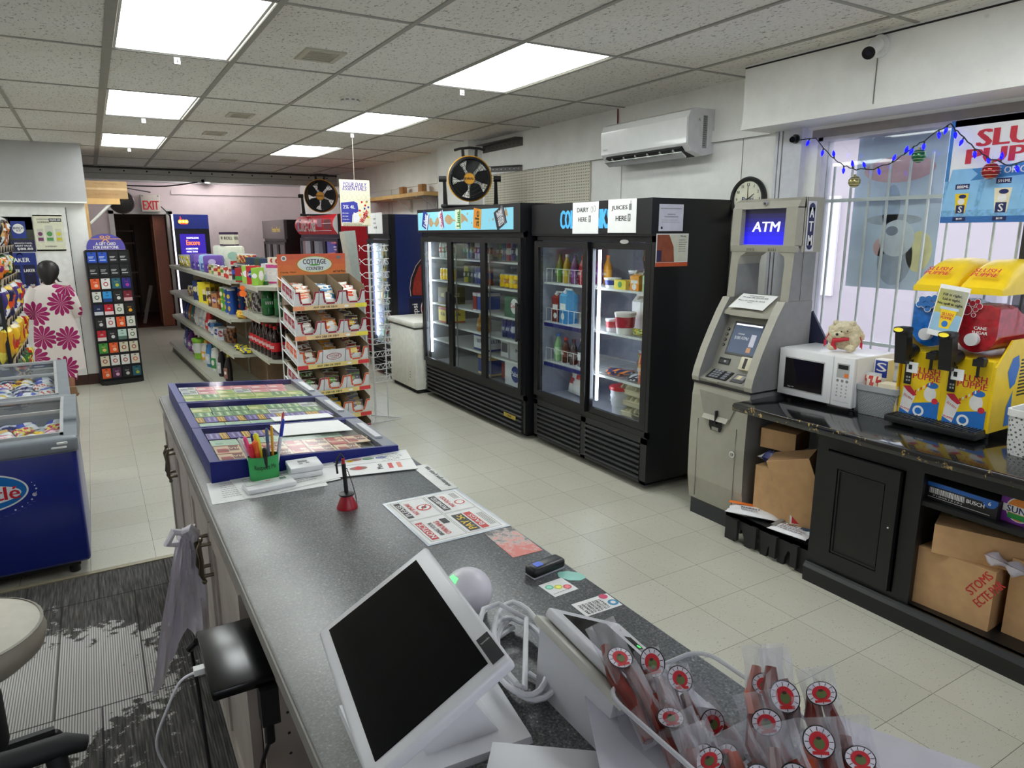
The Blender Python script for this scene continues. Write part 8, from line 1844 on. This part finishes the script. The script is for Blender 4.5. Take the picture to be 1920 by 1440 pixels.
def f_tube(nt,b,m): b.inputs['Emission Color'].default_value = (1,.95,.95,1); b.inputs['Emission Strength'].default_value = 55
TUBE = nodes_mat('lit_tube',f_tube); m = MB(); m.cyl((0,-.70,.03),(0,.70,.03),.022,TUBE,12); m.build('tube',tl)
bullet('small round camera near the tube light at the back',(1.62,12.0-.001,2.53),(0,-1,0),(-.3,-.9,-.3),.8,(200,200,198))
tag(cable('',[(1.0,13.9,2.42),(.5,13.0,2.46),(1.1,12.4,2.44),(1.55,12.1,2.50)],.010,(30,30,30)).build('power_cable'),'black cable sagging towards the small back camera','cable')
tag(cable('',[(1.18,14.36,2.20),(1.3,14.38,2.05),(1.38,14.38,1.8),(1.36,14.38,1.2),(1.38,14.38,.7)],.010,(40,38,38)).build('power_cable'),'dark cable running down beside the doorway','cable')
ol = thing('lottery_kiosk','tall dark blue lottery kiosk with lit screen at the back wall','kiosk',(1.60,13.85,0),R(4))
KB = mat((30,45,120),.35,em=.15); m = MB(); m.box(-.29,.29,0,.35,0,2.05,mat((22,22,30),.4)); m.box(-.29,.29,-.012,0,1.80,2.05,KB); m.box(-.315,-.29,-.02,.0,.3,2.05,mat((225,225,245),.4,em=1.5)); m.build('cabinet',ol)
m = MB(frame((0,-.001,1.45),(1,0,0),(0,0,1))); m.rect(-.21,.21,-.38,.26,mat((50,30,150),.3,em=.8)); OG = mat((255,120,40),.4,em=1.2); WH = mat((255,255,255),.4,em=1.0)
m.text('MAXMILLIONS',.03,WH,(0,.19),w=.20,z=.002); m.text('Encore',.09,OG,(0,.11),w=.22,z=.002); m.text('A CHANCE TO WIN',.03,WH,(-.03,-.0),w=.2,z=.002); m.text('MORE THAN',.03,WH,(-.03,-.05),w=.18,z=.002); m.text('$1 MILLION',.075,OG,(-.02,-.14),w=.34,z=.002); m.build('screen',ol)
m = MB(frame((-.13,-.013,1.925),(1,0,0),(0,0,1)));
for k in range(3): m.disc((-.05+.05*k,0),.035,mat((255,190,60),.4,em=.8),z=.001+.0005*k); m.disc((-.05+.05*k,0),.014,mat((255,240,200),.4,em=.8),z=.003)
m.poly([(-.06,.03,.002),(-.02,.04,.002),(-.045,.10,.002)],mat((230,60,60),.4,em=.6)); m.rect(-.05,.07,-.045,-.025,mat((230,70,50),.4,em=.6),z=.002); m.build('emblem',ol)

# ================================================================ gondola shelving with goods
SHG = mat((176,176,160),.45); PEG = mat((128,104,78),.7,var=.1)
ga = R(2.1); Mgd = T(1.10,7.10,0) @ RZ(ga)
gm = thing('shelf_unit','long beige metal shelving unit stocked with household goods','shelving',(1.10,7.10,0),ga)
L_ = 4.35
m = MB(); m.box(.36,.40,.0,L_,.05,1.30,PEG); 
for k in range(5): m.box(.345,.415,L_*k/4-.015 if k else 0,L_*k/4+.015 if k else .03,0,1.27,SHG)
m.build('back_panel',gm)
def gshelf(z,x0,x1,y0,y1,parent,ang=None,ch=.08):
    m = MB(); pts = [(x0+ch,y0),(x1,y0),(x1,y1),(x0+ch,y1),(x0,y1-ch),(x0,y0+ch)]
    m.prism(pts,z-.03,z,'z',SHG)
    m.hexa([(x0-.004,y0+ch,z-.045),(x0+.004,y0+ch,z-.045),(x0+.004,y1-ch,z-.045),(x0-.004,y1-ch,z-.045),(x0-.012,y0+ch,z-.002),(x0-.004,y0+ch,z-.002),(x0-.004,y1-ch,z-.002),(x0-.012,y1-ch,z-.002)],mat((205,205,190),.4))
    m.build('shelf',parent)
gshelf(1.27,.03,.75,.0,L_,gm); gshelf(.90,.0,.36,0,L_,gm); gshelf(.55,.0,.36,0,L_,gm); gshelf(.15,-.08,.36,.3,L_,gm)
m = MB(); m.box(-.04,.36,.35,L_,0,.12,mat((110,108,98),.5)); m.build('kick_plate',gm)
gc = thing('end_shelf_unit','shorter beige end shelving unit with cola bottles behind the candy rack','shelving',(1.18,6.05,0))
m = MB(); m.box(.34,.38,.0,1.0,.05,1.27,PEG); m.box(.10,.75,.50,.53,.05,1.27,PEG); m.build('back_panel',gc)
gshelf(1.27,.0,.76,.0,1.02,gc,ch=.12); gshelf(1.0,.0,.76,.02,1.02,gc,ch=.12); gshelf(.63,.06,.76,.05,1.02,gc,ch=.12); gshelf(.10,.08,.76,.1,1.0,gc,ch=.1)
def gp(x,y,z): return Mgd @ Vector((x,y,z))
def grow(z,x,y0,dy,items,where,group,rz=R(-90),face=-1):
    a = gp(x,y0,z); b = gp(x,y0+dy,z); n = len(items); p = Vector(a); st = b-a
    for i,it in enumerate(items):
        if it: place(it[0],it[1],'%s, %s from near end, %s' % (it[2],ORD[i % 20],where),it[3],p+Vector((rng.uniform(-.006,.006),0,0)),(0,0,rz+ga+rng.uniform(-.15,.15)),group)
        p += st
def B_(w_,d_,h_,a,b,txt,desc,style=0,tc=(245,245,245),nm='packet'): return (m_box(w_,d_,h_,a,b,txt,tc,None,style),nm,desc,'box')
FRONT = R(-35)   # goods on the top shelf are turned towards the aisle and the till
roll = lambda a,b,c,d,nx=2,nz=2: (m_rolls(nx,nz,a,b,c),'paper_rolls',d,'paper rolls')
top = [B_(.06,.12,.15,(150,200,70),(240,240,240),'pads','lime packet',1),B_(.10,.11,.16,(200,40,50),(40,60,160),'jelly','red and blue packet',1),B_(.08,.11,.155,(160,205,90),(245,245,245),'soap','lime green packet',1),B_(.15,.10,.13,(165,35,40),(70,150,60),'VV','red and green packet',0),
       (m_tin((25,25,30),(200,50,60),.055,.14),'drink_tin','black drum tin, round emblem','tin'),(m_tin((25,25,30),(60,80,170),.055,.14),'drink_tin','black drum tin, blue emblem','tin'),B_(.07,.09,.12,(225,215,190),(180,60,50),'oats','cream food packet',2),B_(.07,.09,.11,(190,60,50),(235,225,200),'rice','red food packet',1),
       (m_tin((220,60,50),(240,230,210)),'food_tin','red soup tin','tin'),(m_tin((225,215,190),(90,130,70)),'food_tin','cream food tin','tin'),(m_tin((190,60,50),(230,200,90)),'food_tin','red and yellow tin','tin'),(m_tin((225,215,190),(190,60,50)),'food_tin','cream and red tin','tin'),(m_tin((120,150,90),(230,220,200)),'food_tin','green food tin','tin'),
       (m_tin((200,180,110),(110,60,40)),'food_tin','tan food tin','tin')]
grow(1.271,.11,-.70,.165,top,'front row of the top shelf','goods in the front row of the top shelf',FRONT)
top2 = [B_(.13,.10,.17,(225,225,225),(205,80,150),'Care','white packet with pink band',3),B_(.12,.10,.17,(218,222,222),(150,190,200),'TISS','white tissue packet',0),B_(.09,.10,.21,(40,60,90),(170,190,110),'Ultra','navy and lime sack'),B_(.09,.10,.21,(60,80,60),(190,200,140),'Ultra','green and pale sack'),
        B_(.09,.10,.21,(40,60,90),(170,190,110),'Ultra','navy and lime sack'),B_(.09,.10,.21,(50,70,90),(180,200,130),'Ultra','slate and lime sack'),None,(m_tin((225,225,220),(170,50,60),.05,.13),'food_tin','large white tin with red mark','tin'),(m_tin((220,220,215),(60,60,60),.05,.13),'food_tin','large white tin with dark mark','tin'),
        (m_tin((222,222,215),(170,50,60),.05,.13),'food_tin','large white tin with red band','tin'),(m_tin((205,40,40),(230,200,200),.05,.15),'food_tin','large red tin','tin')]
grow(1.271,.30,-.55,.17,top2,'second row of the top shelf','goods in the second row of the top shelf',FRONT)
far = [roll((110,80,170),(90,60,150),(200,190,230),'violet paper roll pack'),roll((150,190,220),(80,100,170),(220,190,230),'pale blue paper roll pack'),roll((120,90,180),(70,50,140),(215,205,235),'purple paper roll pack',2,2),roll((100,80,165),(60,50,130),(200,200,235),'dark violet paper roll pack')]
grow(1.271,.17,1.65,.30,far,'far part of the top shelf','paper roll packs on the top shelf',FRONT)
far2 = [roll((222,224,205),(225,226,210),(160,200,180),'cream paper roll pack',2,3),roll((222,224,205),(130,195,170),(220,225,215),'cream and mint paper roll pack',2,3),roll((218,222,205),(110,190,160),(220,225,215),'mint-banded paper roll pack',2,3)]
grow(1.271,.42,1.70,.34,far2,'behind the violet packs on top','tall cream roll packs on the top shelf',FRONT)
for k in range(2): place(m_box(.14,.12,.16,(215,210,190),(60,40,70),'ROLL',(40,40,40),None,3),'tissue_box','white and dark plum tissue pack on top of the cream rolls, %s' % ['right one','left one'][k],'box',gp(.42,1.86+.19*k,1.572),(0,0,FRONT+ga),'packs on top of the rolls')
lf = [(m_bag(.14,.16,.08,(225,205,50),(240,240,235),(180,160,60),5,2),'sponge_bag','yellow scrubber bag','bag')]*4
grow(1.271,.14,3.15,.18,lf,'far end of the top shelf','yellow bags at the far end',FRONT)
for k,(dx_,c) in enumerate(((0,(190,60,60)),(.15,(180,70,80)),(.30,(210,190,170)))): place(m_bag(.16,.10,.08,c,(220,190,90),(150,50,60),7+k,2),'snack_bag','reddish snack bag on the tins, %s from the near end' % ORD[k],'bag',gp(.34,.60+dx_,1.402),(0,0,FRONT),'red bags on the tins')
tp3 = [B_(.07,.07,.06,(220,210,190),(180,50,60),'A','tiny white and red box',1)]*4
for k in range(4): place(tp3[0][0],'small_box','tiny white and red box on the white packets, %s from the near end' % ORD[k],'box',gp(.30,-.70+.17*(k % 2)+.04*(k > 1),1.441),(0,0,FRONT),'tiny boxes on the white packets')
tag(MB().rbox(-.13,.13,-.09,.09,0,.09,.01,mat((60,64,62),.5)).box(-.12,.12,-.08,.08,.088,.092,mat((120,125,120),.4)).build('plastic_crate',loc=(1.79,6.75,1.271)),'dark green plastic crate at the right end of the top shelf','crate')
# price star
m = MB(frame((0,0,0),(.8,-.6,0),(0,0,1))); m.prism([(r_*math.cos(a),.8*r_*math.sin(a)) for a,r_ in [(2*PI*i/18,.035 if i % 2 else .022) for i in range(18)]],0,.001,'z',mat((250,110,30),.4)); m.prism([(.035*math.cos(2*PI*i/18),-.05+.03*math.sin(2*PI*i/18)) for i in range(18)],0,.001,'z',mat((250,120,40),.4))
tag(m.build('price_burst',loc=(1.135,6.62,1.235)),'bright orange price bursts stuck on the top shelf edge','price tag')
# level two
l2 = [(m_loaf(.14,.08,.08,(235,200,60),(210,140,60),3),'cake_package','small yellow cake package','package'),None,(m_chipcan((35,80,170),(220,190,60)),'chip_can','blue chip can','can'),(m_chipcan((35,80,170),(220,190,60)),'chip_can','blue chip can','can'),(m_chipcan((90,180,60),(240,230,200)),'chip_can','green chip can','can'),
      (m_bottle((130,50,30),(200,150,50),(190,40,40),.03,.24),'sauce_bottle','brown sauce bottle with red cap','bottle'),B_(.10,.08,.16,(190,130,80),(120,50,120),'mix','tan and purple snack box',1),B_(.10,.08,.13,(90,60,40),(210,160,70),'BBQ','brown snack box',1),B_(.09,.06,.24,(235,205,40),(110,90,40),'RUF','tall yellow box',2),
      B_(.09,.06,.25,(240,215,40),(60,60,60),'DOG','tall yellow and grey box',0),B_(.12,.08,.24,(240,225,50),None,None,'plain yellow box'),B_(.09,.07,.22,(40,60,120),(220,220,225),'CAT','navy pet food box',2),B_(.10,.07,.24,(40,60,110),(230,210,60),'CAT','navy and yellow box',1),(m_bag(.12,.16,.07,(200,150,60),(120,60,40),(230,200,110),6,2),'snack_bag','orange snack bag','bag'),
      (m_bag(.12,.15,.07,(170,150,130),(90,60,90),(210,200,190),7,2),'snack_bag','grey snack bag','bag'),(m_bag(.12,.14,.07,(190,170,110),(120,90,60),(210,200,150),8,2),'snack_bag','tan snack bag','bag')]
grow(.901,.10,.05,.20,l2,'second shelf','goods on the second shelf',R(-70))
l2b = [(m_chipcan((40,80,160),(230,60,60)),'chip_can','deep blue chip can','can')]*3+[(m_tin((180,60,40),(220,190,80),.04,.14),'food_tin','orange tall tin','tin')]*3+[B_(.12,.08,.2,(200,190,60),(60,90,60),'tea','olive tea box',1)]*4
grow(.901,.24,.35,.30,l2b,'behind on the second shelf','goods behind on the second shelf',R(-70))
# level three
jug = lambda a,b,c,d,**k: (m_jug(a,b,c,**k),'household_bottle',d,'bottle')
l3 = [(m_loaf(.18,.10,.06,(240,225,40),(60,80,150),4),'sponge_package','yellow sponge package','package'),(m_loaf(.18,.10,.06,(240,225,40),(40,60,120),5),'sponge_package','yellow sponge package','package'),None,(m_bag(.13,.20,.08,(70,40,25),(150,90,50),(50,30,20),3,2),'coffee_bag','dark brown coffee bag','bag'),
      (m_bag(.13,.15,.08,(60,40,35),(150,110,80),(90,60,50),4,2),'coffee_bag','brown coffee bag','bag'),B_(.10,.09,.13,(200,205,215),(150,40,60),'Tea','white and burgundy box',1),B_(.10,.09,.12,(225,222,215),(60,60,140),'Sug','white and blue box',1),B_(.10,.09,.14,(80,130,190),(225,225,230),'Salt','blue salt box',0),(m_bag(.13,.16,.09,(225,225,230),(60,70,130),(220,220,225),5,0),'wipes_bag','white and blue bag','bag'),
      jug((205,45,40),(220,60,50),(30,30,30),'red household bottle with black cap',w=.11),jug((235,235,230),(200,205,215),(235,235,235),'white household bottle',w=.11),jug((235,235,232),(190,195,205),(60,60,60),'white bottle with dark cap',w=.11),jug((225,225,220),(225,225,220),(225,225,225),'large white jug',w=.14,h=.3),
      jug((180,70,90),(200,90,110),(150,50,70),'rose shampoo bottle',w=.08,h=.26),jug((40,130,130),(60,160,150),(20,90,90),'teal shampoo bottle',w=.08,h=.26),jug((200,120,60),(220,150,80),(160,80,40),'orange shampoo bottle',w=.08,h=.25),jug((60,80,160),(90,110,190),(40,50,120),'blue shampoo bottle',w=.08,h=.24),jug((70,60,140),(100,90,170),(40,40,100),'indigo shampoo bottle',w=.08,h=.23)]
grow(.551,.12,.08,.215,l3,'third shelf','goods on the third shelf',R(-65))
l4 = [jug((40,30,30),(150,100,90),(220,200,60),'dark bottle with yellow cap',w=.09,h=.30),jug((35,35,40),(200,200,205),(220,220,220),'black bottle with white cap',w=.09,h=.32),jug((232,234,230),(60,150,80),(50,130,70),'white jug with green label',w=.16,h=.32),jug((70,130,190),(200,210,225),(190,50,50),'blue jug with red cap',w=.15,h=.32),
      jug((232,230,220),(235,180,60),(240,190,60),'white jug with yellow label',w=.14,h=.28),(m_tub((150,205,70),(225,230,225),(140,200,60),.10,.26),'detergent_tub','lime green detergent tub','tub'),jug((120,30,60),(150,60,90),(100,20,50),'crimson jug',w=.13,h=.26),jug((100,40,120),(150,90,170),(80,20,100),'purple detergent jug',w=.16,h=.30),jug((70,80,150),(130,140,190),(50,60,120),'slate blue detergent jug',w=.16,h=.30)]
grow(.151,.06,.75,.34,l4,'bottom shelf','goods on the bottom shelf',R(-70))
# end unit goods
def crow(z,x0,dx,y,items,where,group,rz=0,dy=0):
    for i,it in enumerate(items):
        if it: place(it[0],it[1],'%s, %s from left, %s' % (it[2],ORD[i],where),it[3],(1.18+x0+dx*i,6.05+y+dy*i,z),(0,0,rz+rng.uniform(-.1,.1)),group)
cola = lambda: (m_bottle((40,16,14),(205,25,35),(200,25,35),.045,.29,.32),'cola_bottle','dark cola bottle with red label','bottle')
colg = lambda: (m_bottle((40,18,16),(90,85,90),(30,30,30),.045,.28,.32),'cola_bottle','dark cola bottle with grey label','bottle')
for r_ in range(2):
    for i in range(7): place(cola()[0],'cola_bottle','cola bottle with red label, %s from the near end, %s row' % (ORD[i],['outer','inner'][r_]),'bottle',(1.305+.10*r_-.006*i,6.22+.125*i,.631),(0,0,R(-60)),'cola bottles on the end unit')
crow(.631,.23,.10,.08,[colg(),colg(),colg(),colg()],'grey-labelled colas at the near end','grey-labelled cola bottles')
sp_ = (m_bottle((30,90,45),(40,120,60),(30,110,50),.055,.30,.32),'soft_drink_bottle','big green soft drink bottle','bottle')
place(sp_[0],'soft_drink_bottle','big green soft drink bottle, the left one on the end unit','bottle',(1.30,6.40,1.001),(0,0,0),'green bottles on the end unit'); place(sp_[0],'soft_drink_bottle','big green soft drink bottle, the right one on the end unit','bottle',(1.38,6.27,1.001),(0,0,0),'green bottles on the end unit')
for k,(x,y,a,b) in enumerate(((1.255,6.62,(40,30,40),(170,160,150)),(1.25,6.80,(60,40,50),(160,170,90)),(1.26,6.95,(120,30,40),(200,190,180)))): place(m_bag(.14,.20,.08,a,b,(70,50,60),3+k,2),'snack_bag','dark patterned snack bag, %s along the end unit shelf' % ORD[k],'bag',(x,y,1.001),(0,0,R(-60)),'dark bags on the end unit')
for k in range(2): place(m_box(.10,.09,.235,(190,165,140),(225,215,200),None,(0,0,0),None,2),'cardboard_packet','pale brown tall cardboard packet, the %s one by the rack' % ['left','right'][k],'box',(1.42+.115*k,6.15,1.001),(0,0,R(-12)),'tall packets on the end unit')
place(m_tub((40,80,60),(160,60,90),(30,40,40),.085,.22),'pet_food_tub','dark green tub on the lowest shelf of the end unit','tub',(1.44,6.28,.101),(0,0,0))
place(m_tub((210,205,190),(120,90,60),(150,150,150),.04,.09),'spread_jar','small glass jar beside the yellow sponge packages','jar',gp(.16,-.08,.60),(0,0,0))

# ================================================================ candy display rack
ck_ = thing('candy_rack','white wire candy display rack with orange COTTAGE COUNTRY header','display rack',(1.335,5.60,0),R(4.5))
WI = mat((225,225,225),.35); W_,D_ = .60,.36
m = MB()
for x in (0,W_):
    m.tube([(x,.0,0),(x,.0,.35),(x,.0,1.16),(x,.02,1.30)],.006,WI,8); m.tube([(x,D_+.02,0),(x,D_+.02,1.42)],.006,WI,8); m.tube([(x,.0,.03),(x,D_+.02,.03)],.005,WI,6)
    for z in (.20,.43,.66,.90,1.14):
        m.tube([(x,0,z),(x,D_+.02,z+.10)],.004,WI,6); m.tube([(x,0,z+.13),(x,D_+.02,z+.22)],.004,WI,6)
        for k in range(3): y = .09+.09*k; m.tube([(x,y,z+.028*(k+1)*.9),(x,y,z+.14+.02*k)],.0025,WI,5)
m.build('wire_frame',ck_)
BR = mat((132,112,86),.8); RM = mat((160,30,50),.5); OGC = mat((222,95,45),.5); WC = mat((222,222,224),.5)
SH = [1.14,.90,.66,.43,.20,-.02]
bagc = [((235,215,195),(225,130,90)),((60,130,180),(235,225,200)),((235,230,215),(220,90,60)),((70,40,35),(200,190,180)),((240,150,80),(225,225,215)),((90,70,70),(230,200,90)),((120,70,50),(225,215,200)),((235,165,60),(225,225,220)),((140,60,55),(240,215,120)),((80,60,50),(110,150,90)),((110,80,70),(120,160,80)),((120,115,125),(150,180,110)),((90,50,40),(200,150,90)),((230,190,70),(80,140,160)),((130,130,145),(190,170,120))]
bn_ = ['cream and orange','blue and cream','white and red','dark brown','orange','grey and yellow','brown','amber','maroon and yellow','dark green-flecked','olive','grey-green','brown and tan','yellow and teal','grey']
Mc = T(1.335,5.60,0) @ RZ(R(4.5)); tiltc = math.atan(.10/D_)
for si,z in enumerate(SH):
    S = T(0,0,z) @ RX(tiltc)
    m = MB(S); m.box(.0,W_,.0,D_,-.006,0,WI)
    for k in range(18): m.cyl((.02+.033*k,-.006,-.012),(.02+.033*k,D_,-.012),.0018,WI,5)
    m.build('wire_shelf',ck_)
    m = MB(T(0,-.012,z)); cL,cR = ((236,150,110),(238,225,80)) if si < 2 else ((205,50,65),(215,60,70))
    m.box(-.012,W_+.012,-.002,0,-.030,.006,mat((226,205,130) if si > 1 else (232,200,150),.5)); F = frame((0,-.0025,-.012),(1,0,0),(0,0,1))
    m.rect(-.01,.08,-.016,.016,mat(cL,.5),M=F); m.rect(W_-.09,W_+.01,-.016,.016,mat(cR,.5),M=F); m.text('ANY 2/$8 OR 3/$10',.018,INK,(W_*.42,0),w=.20,M=F,z=.001); m.disc((W_*.72,0),.02,PAPER,M=F,z=.001,ry=.01); m.build('price_strip',ck_)
    for c in range(3):
        x0 = .008+.197*c; x1 = x0+.190; rim = (RM,RM,OGC,OGC,OGC,RM)[si] if not (si == 3 and c == 0) else RM; hh = .125; m = MB(S)
        m.box(x0,x1,0.0,D_-.02,.0,.003,BR); m.box(x0,x0+.003,0,D_-.02,.003,.15,BR); m.box(x1-.003,x1,0,D_-.02,.003,.15,BR); m.box(x0,x1,D_-.023,D_-.02,.003,.15,BR)
        for a,b,sd in ((x0,x0+.002,1),(x1-.002,x1,1)): m.box(a-.0008,b+.0008,-.001,.05,.003,.125,WC)
        if c == 0: m.box(x0-.004,x0-.001,0,D_-.03,.01,.14,WC); m.rect(.03,D_-.06,.045,.115,rim,M=frame((x0-.0045,D_-.03,0),(0,-1,0),(0,0,1))); m.text('COTTAGE',.02,WC,((D_-.03)/2,.08),w=.2,M=frame((x0-.0045,D_-.03,0),(0,-1,0),(0,0,1)),z=.001)
        mid = (x0+x1)/2; w2 = (x1-x0)/2
        if si == 2 and c == 1:
            m.box(x0,x1,-.003,0,0,hh,WC); F2 = frame((mid,-.0035,hh*.5),(1,0,0),(0,0,1)); m.disc((0,0),.065,RM,M=F2,ry=.03); m.disc((0,0),.058,WC,M=F2,ry=.025,z=.0008); m.text('COTTAGE',.02,RM,(0,.006),w=.085,M=F2,z=.0014); m.text('COUNTRY',.01,RM,(0,-.012),w=.05,M=F2,z=.0014)
        else:
            U = [(-w2,0),(w2,0),(w2,hh),(w2*.62,hh),(w2*.50,hh*.42),(w2*.38,hh*.22),(-w2*.38,hh*.22),(-w2*.50,hh*.42),(-w2*.62,hh),(-w2,hh)]
            for q in range(1): m.prism([(mid+px,pz) for px,pz in U[:2]]+[(mid+U[5][0],U[5][1]),(mid+U[6][0],U[6][1])],-.003,0,'y',WC)
            m.prism([(mid+w2,0),(mid+w2,hh),(mid+w2*.62,hh),(mid+w2*.50,hh*.42),(mid+w2*.38,hh*.22)],-.003,0,'y',WC); m.prism([(mid-w2*.38,hh*.22),(mid-w2*.50,hh*.42),(mid-w2*.62,hh),(mid-w2,hh),(mid-w2,0)],-.003,0,'y',WC)
            path = [(-w2*1.0,hh),(-w2*.62,hh),(-w2*.50,hh*.42),(-w2*.38,hh*.22),(w2*.38,hh*.22),(w2*.50,hh*.42),(w2*.62,hh),(w2*1.0,hh)]
            for q in range(len(path)-1):
                (ax,az),(bx_,bz) = path[q],path[q+1]; d_ = math.hypot(bx_-ax,bz-az); nx_,nz_ = -(bz-az)/d_*.014,(bx_-ax)/d_*.014
                m.poly([(mid+ax,-.0038,az),(mid+bx_,-.0038,bz),(mid+bx_+nx_*-1,-.0038,bz+nz_*-1),(mid+ax+nx_*-1,-.0038,az+nz_*-1)],rim)
        m.build('tray',ck_)
        if si == 5: continue
        kk = si*3+c; a,b = bagc[kk]
        for q in range(7):
            yq = .030+.042*q; p = Mc @ (S @ Vector((mid+rng.uniform(-.008,.008),yq,.004)))
            if q > 5 and si in (0,): continue
            place(m_bag(.15,.115+.012*(q % 3),.03,a,b,(222,222,216),kk*5+q % 3,q % 3,'candy' if q == 0 else None),'candy_bag','%s candy bag, %s from front, %s tray, %s level of the rack' % (bn_[kk],ORD[q],['left','middle','right'][c],['top','second','third','fourth','lowest'][si]),'candy bag',p,(R(-38+rng.uniform(-8,8)),R(rng.uniform(-8,8)),R(4.5)),'candy bags in the display rack')
m = MB(frame((W_/2,D_+.005,1.395),(1,0,0),(0,0,1))); w2 = .295
for k in range(6): m.rect(-w2+.02*0,w2,-.12+.045*k,-.075+.045*k,mat((int(235-3*k),int(150-10*k),int(60+2*k)),.5),z=.0004)
m.box(-w2,w2,-.12,.15,-.004,0,mat((225,110,60),.5)); 
m.disc((.02,.062),.155,mat((110,130,60),.5),ry=.070,z=.001,n=40); m.disc((.02,.062),.150,mat((240,230,170),.5),ry=.066,z=.0014,n=40); m.disc((.02,.062),.14,mat((225,235,235),.5),ry=.058,z=.0018,n=40)
m.text('COTTAGE',.042,mat((40,40,50),.5),(.02,.085),w=.20,z=.0024); m.text('COUNTRY',.030,mat((60,60,60),.5),(.02,.027),w=.15,z=.0024); m.disc((.02,.058),.05,mat((90,160,70),.5),ry=.007,z=.0024)
m.text('Candy, Nuts',.018,INK,(-.21,.0),w=.13,z=.001); m.text('and Trail Mixes',.018,INK,(.235,.0),w=.11,z=.001); m.disc((-.24,.115),.022,PAPER,z=.001); m.disc((-.24,.115),.013,GREY,z=.0014); m.rect(.215,.255,.105,.13,GREY,z=.001); m.build('header',ck_)

# ================================================================ empty clip-strip tower behind it
tw = thing('wire_tower','tall narrow white wire clip tower behind the candy rack','rack',(2.17,6.0,0),R(12))
m = MB()
for x,y in ((-.07,0),(.07,0),(0,.10)): m.tube([(x,y,.03),(x,y,1.62)],.006,WI,8)
m.tube([(-.16,-.08,.01),(.16,-.08,.01),(.0,.2,.01)],.006,WI,6,closed=True)
for x,y in ((-.07,0),(.07,0),(0,.10)): m.tube([(x,y,.03),(x*2,y*1.7-.06,.012)],.004,WI,6)
m.build('frame',tw)
for k in range(11):
    z = .40+.118*k; m = MB(); w_ = .105
    zz = [(-w_+2*w_*i/8,-.05-(.012 if i % 2 else 0),z+(.03 if i % 2 else -.015)) for i in range(9)]
    m.tube([(-w_,.0,z+.03),(-w_,-.06,z+.03),(w_,-.06,z+.03),(w_,0,z+.03)],.0035,WI,5); m.tube([(-w_,.0,z-.02),(-w_*.9,-.055,z-.02),(w_*.9,-.055,z-.02),(w_,0,z-.02)],.0035,WI,5)
    m.tube(zz,.003,WI,5)
    for s in (-1,1): m.tube([(s*w_,0,z+.03),(s*(w_+.02),.05,z),(s*w_,.09,z-.02)],.003,WI,5); m.tube([(s*w_,0,z-.02),(s*(w_+.02),.05,z+.02),(s*w_,.09,z+.03)],.003,WI,5)
    m.build('wire_basket',tw)
# leaning white boards between the rack and the red cooler
tag(MB().box(-.03,.03,0,.012,0,1.75,mat((205,200,185),.5)).build('white_board',loc=(2.93,8.6,0.0),rot=(0,R(-7.5),R(-10))),'narrow off-white board leaning near the red cooler','board')
tag(MB().box(-.07,.07,0,.012,0,1.75,mat((190,198,190),.5)).build('white_board',loc=(2.97,8.75,0.0),rot=(0,R(-4),R(-10))),'wider pale green board leaning near the red cooler','board')
# things seen through the back doorway
tag(MB().box(-.012,.012,-.02,.02,0,1.9,mat((200,165,115),.6)).build('wood_plank',loc=(1.25,15.0,.01),rot=(0,R(-6),0)),'thin pale plank leaning in the dark back room','plank')
tag(MB().box(-.03,.03,-.02,.02,0,.75,mat((120,112,104),.6)).build('metal_bar',loc=(.75,15.2,.01),rot=(0,R(14),0)),'short grey bar leaning in the dark back room','bar')
sk = thing('storage_shelf','dark storage shelf with pale edges in the back room','shelf',(.35,16.6,.01))
m = MB(); DK = mat((60,48,42),.7)
for x in (-.45,.45): m.box(x-.02,x+.02,0,.4,0,1.9,DK)
m.build('frame',sk)
for z in (.4,.9,1.5,1.75): m = MB(); m.box(-.45,.45,-.01,.4,z,z+.03,mat((150,130,115),.6)); m.build('shelf_board',sk)
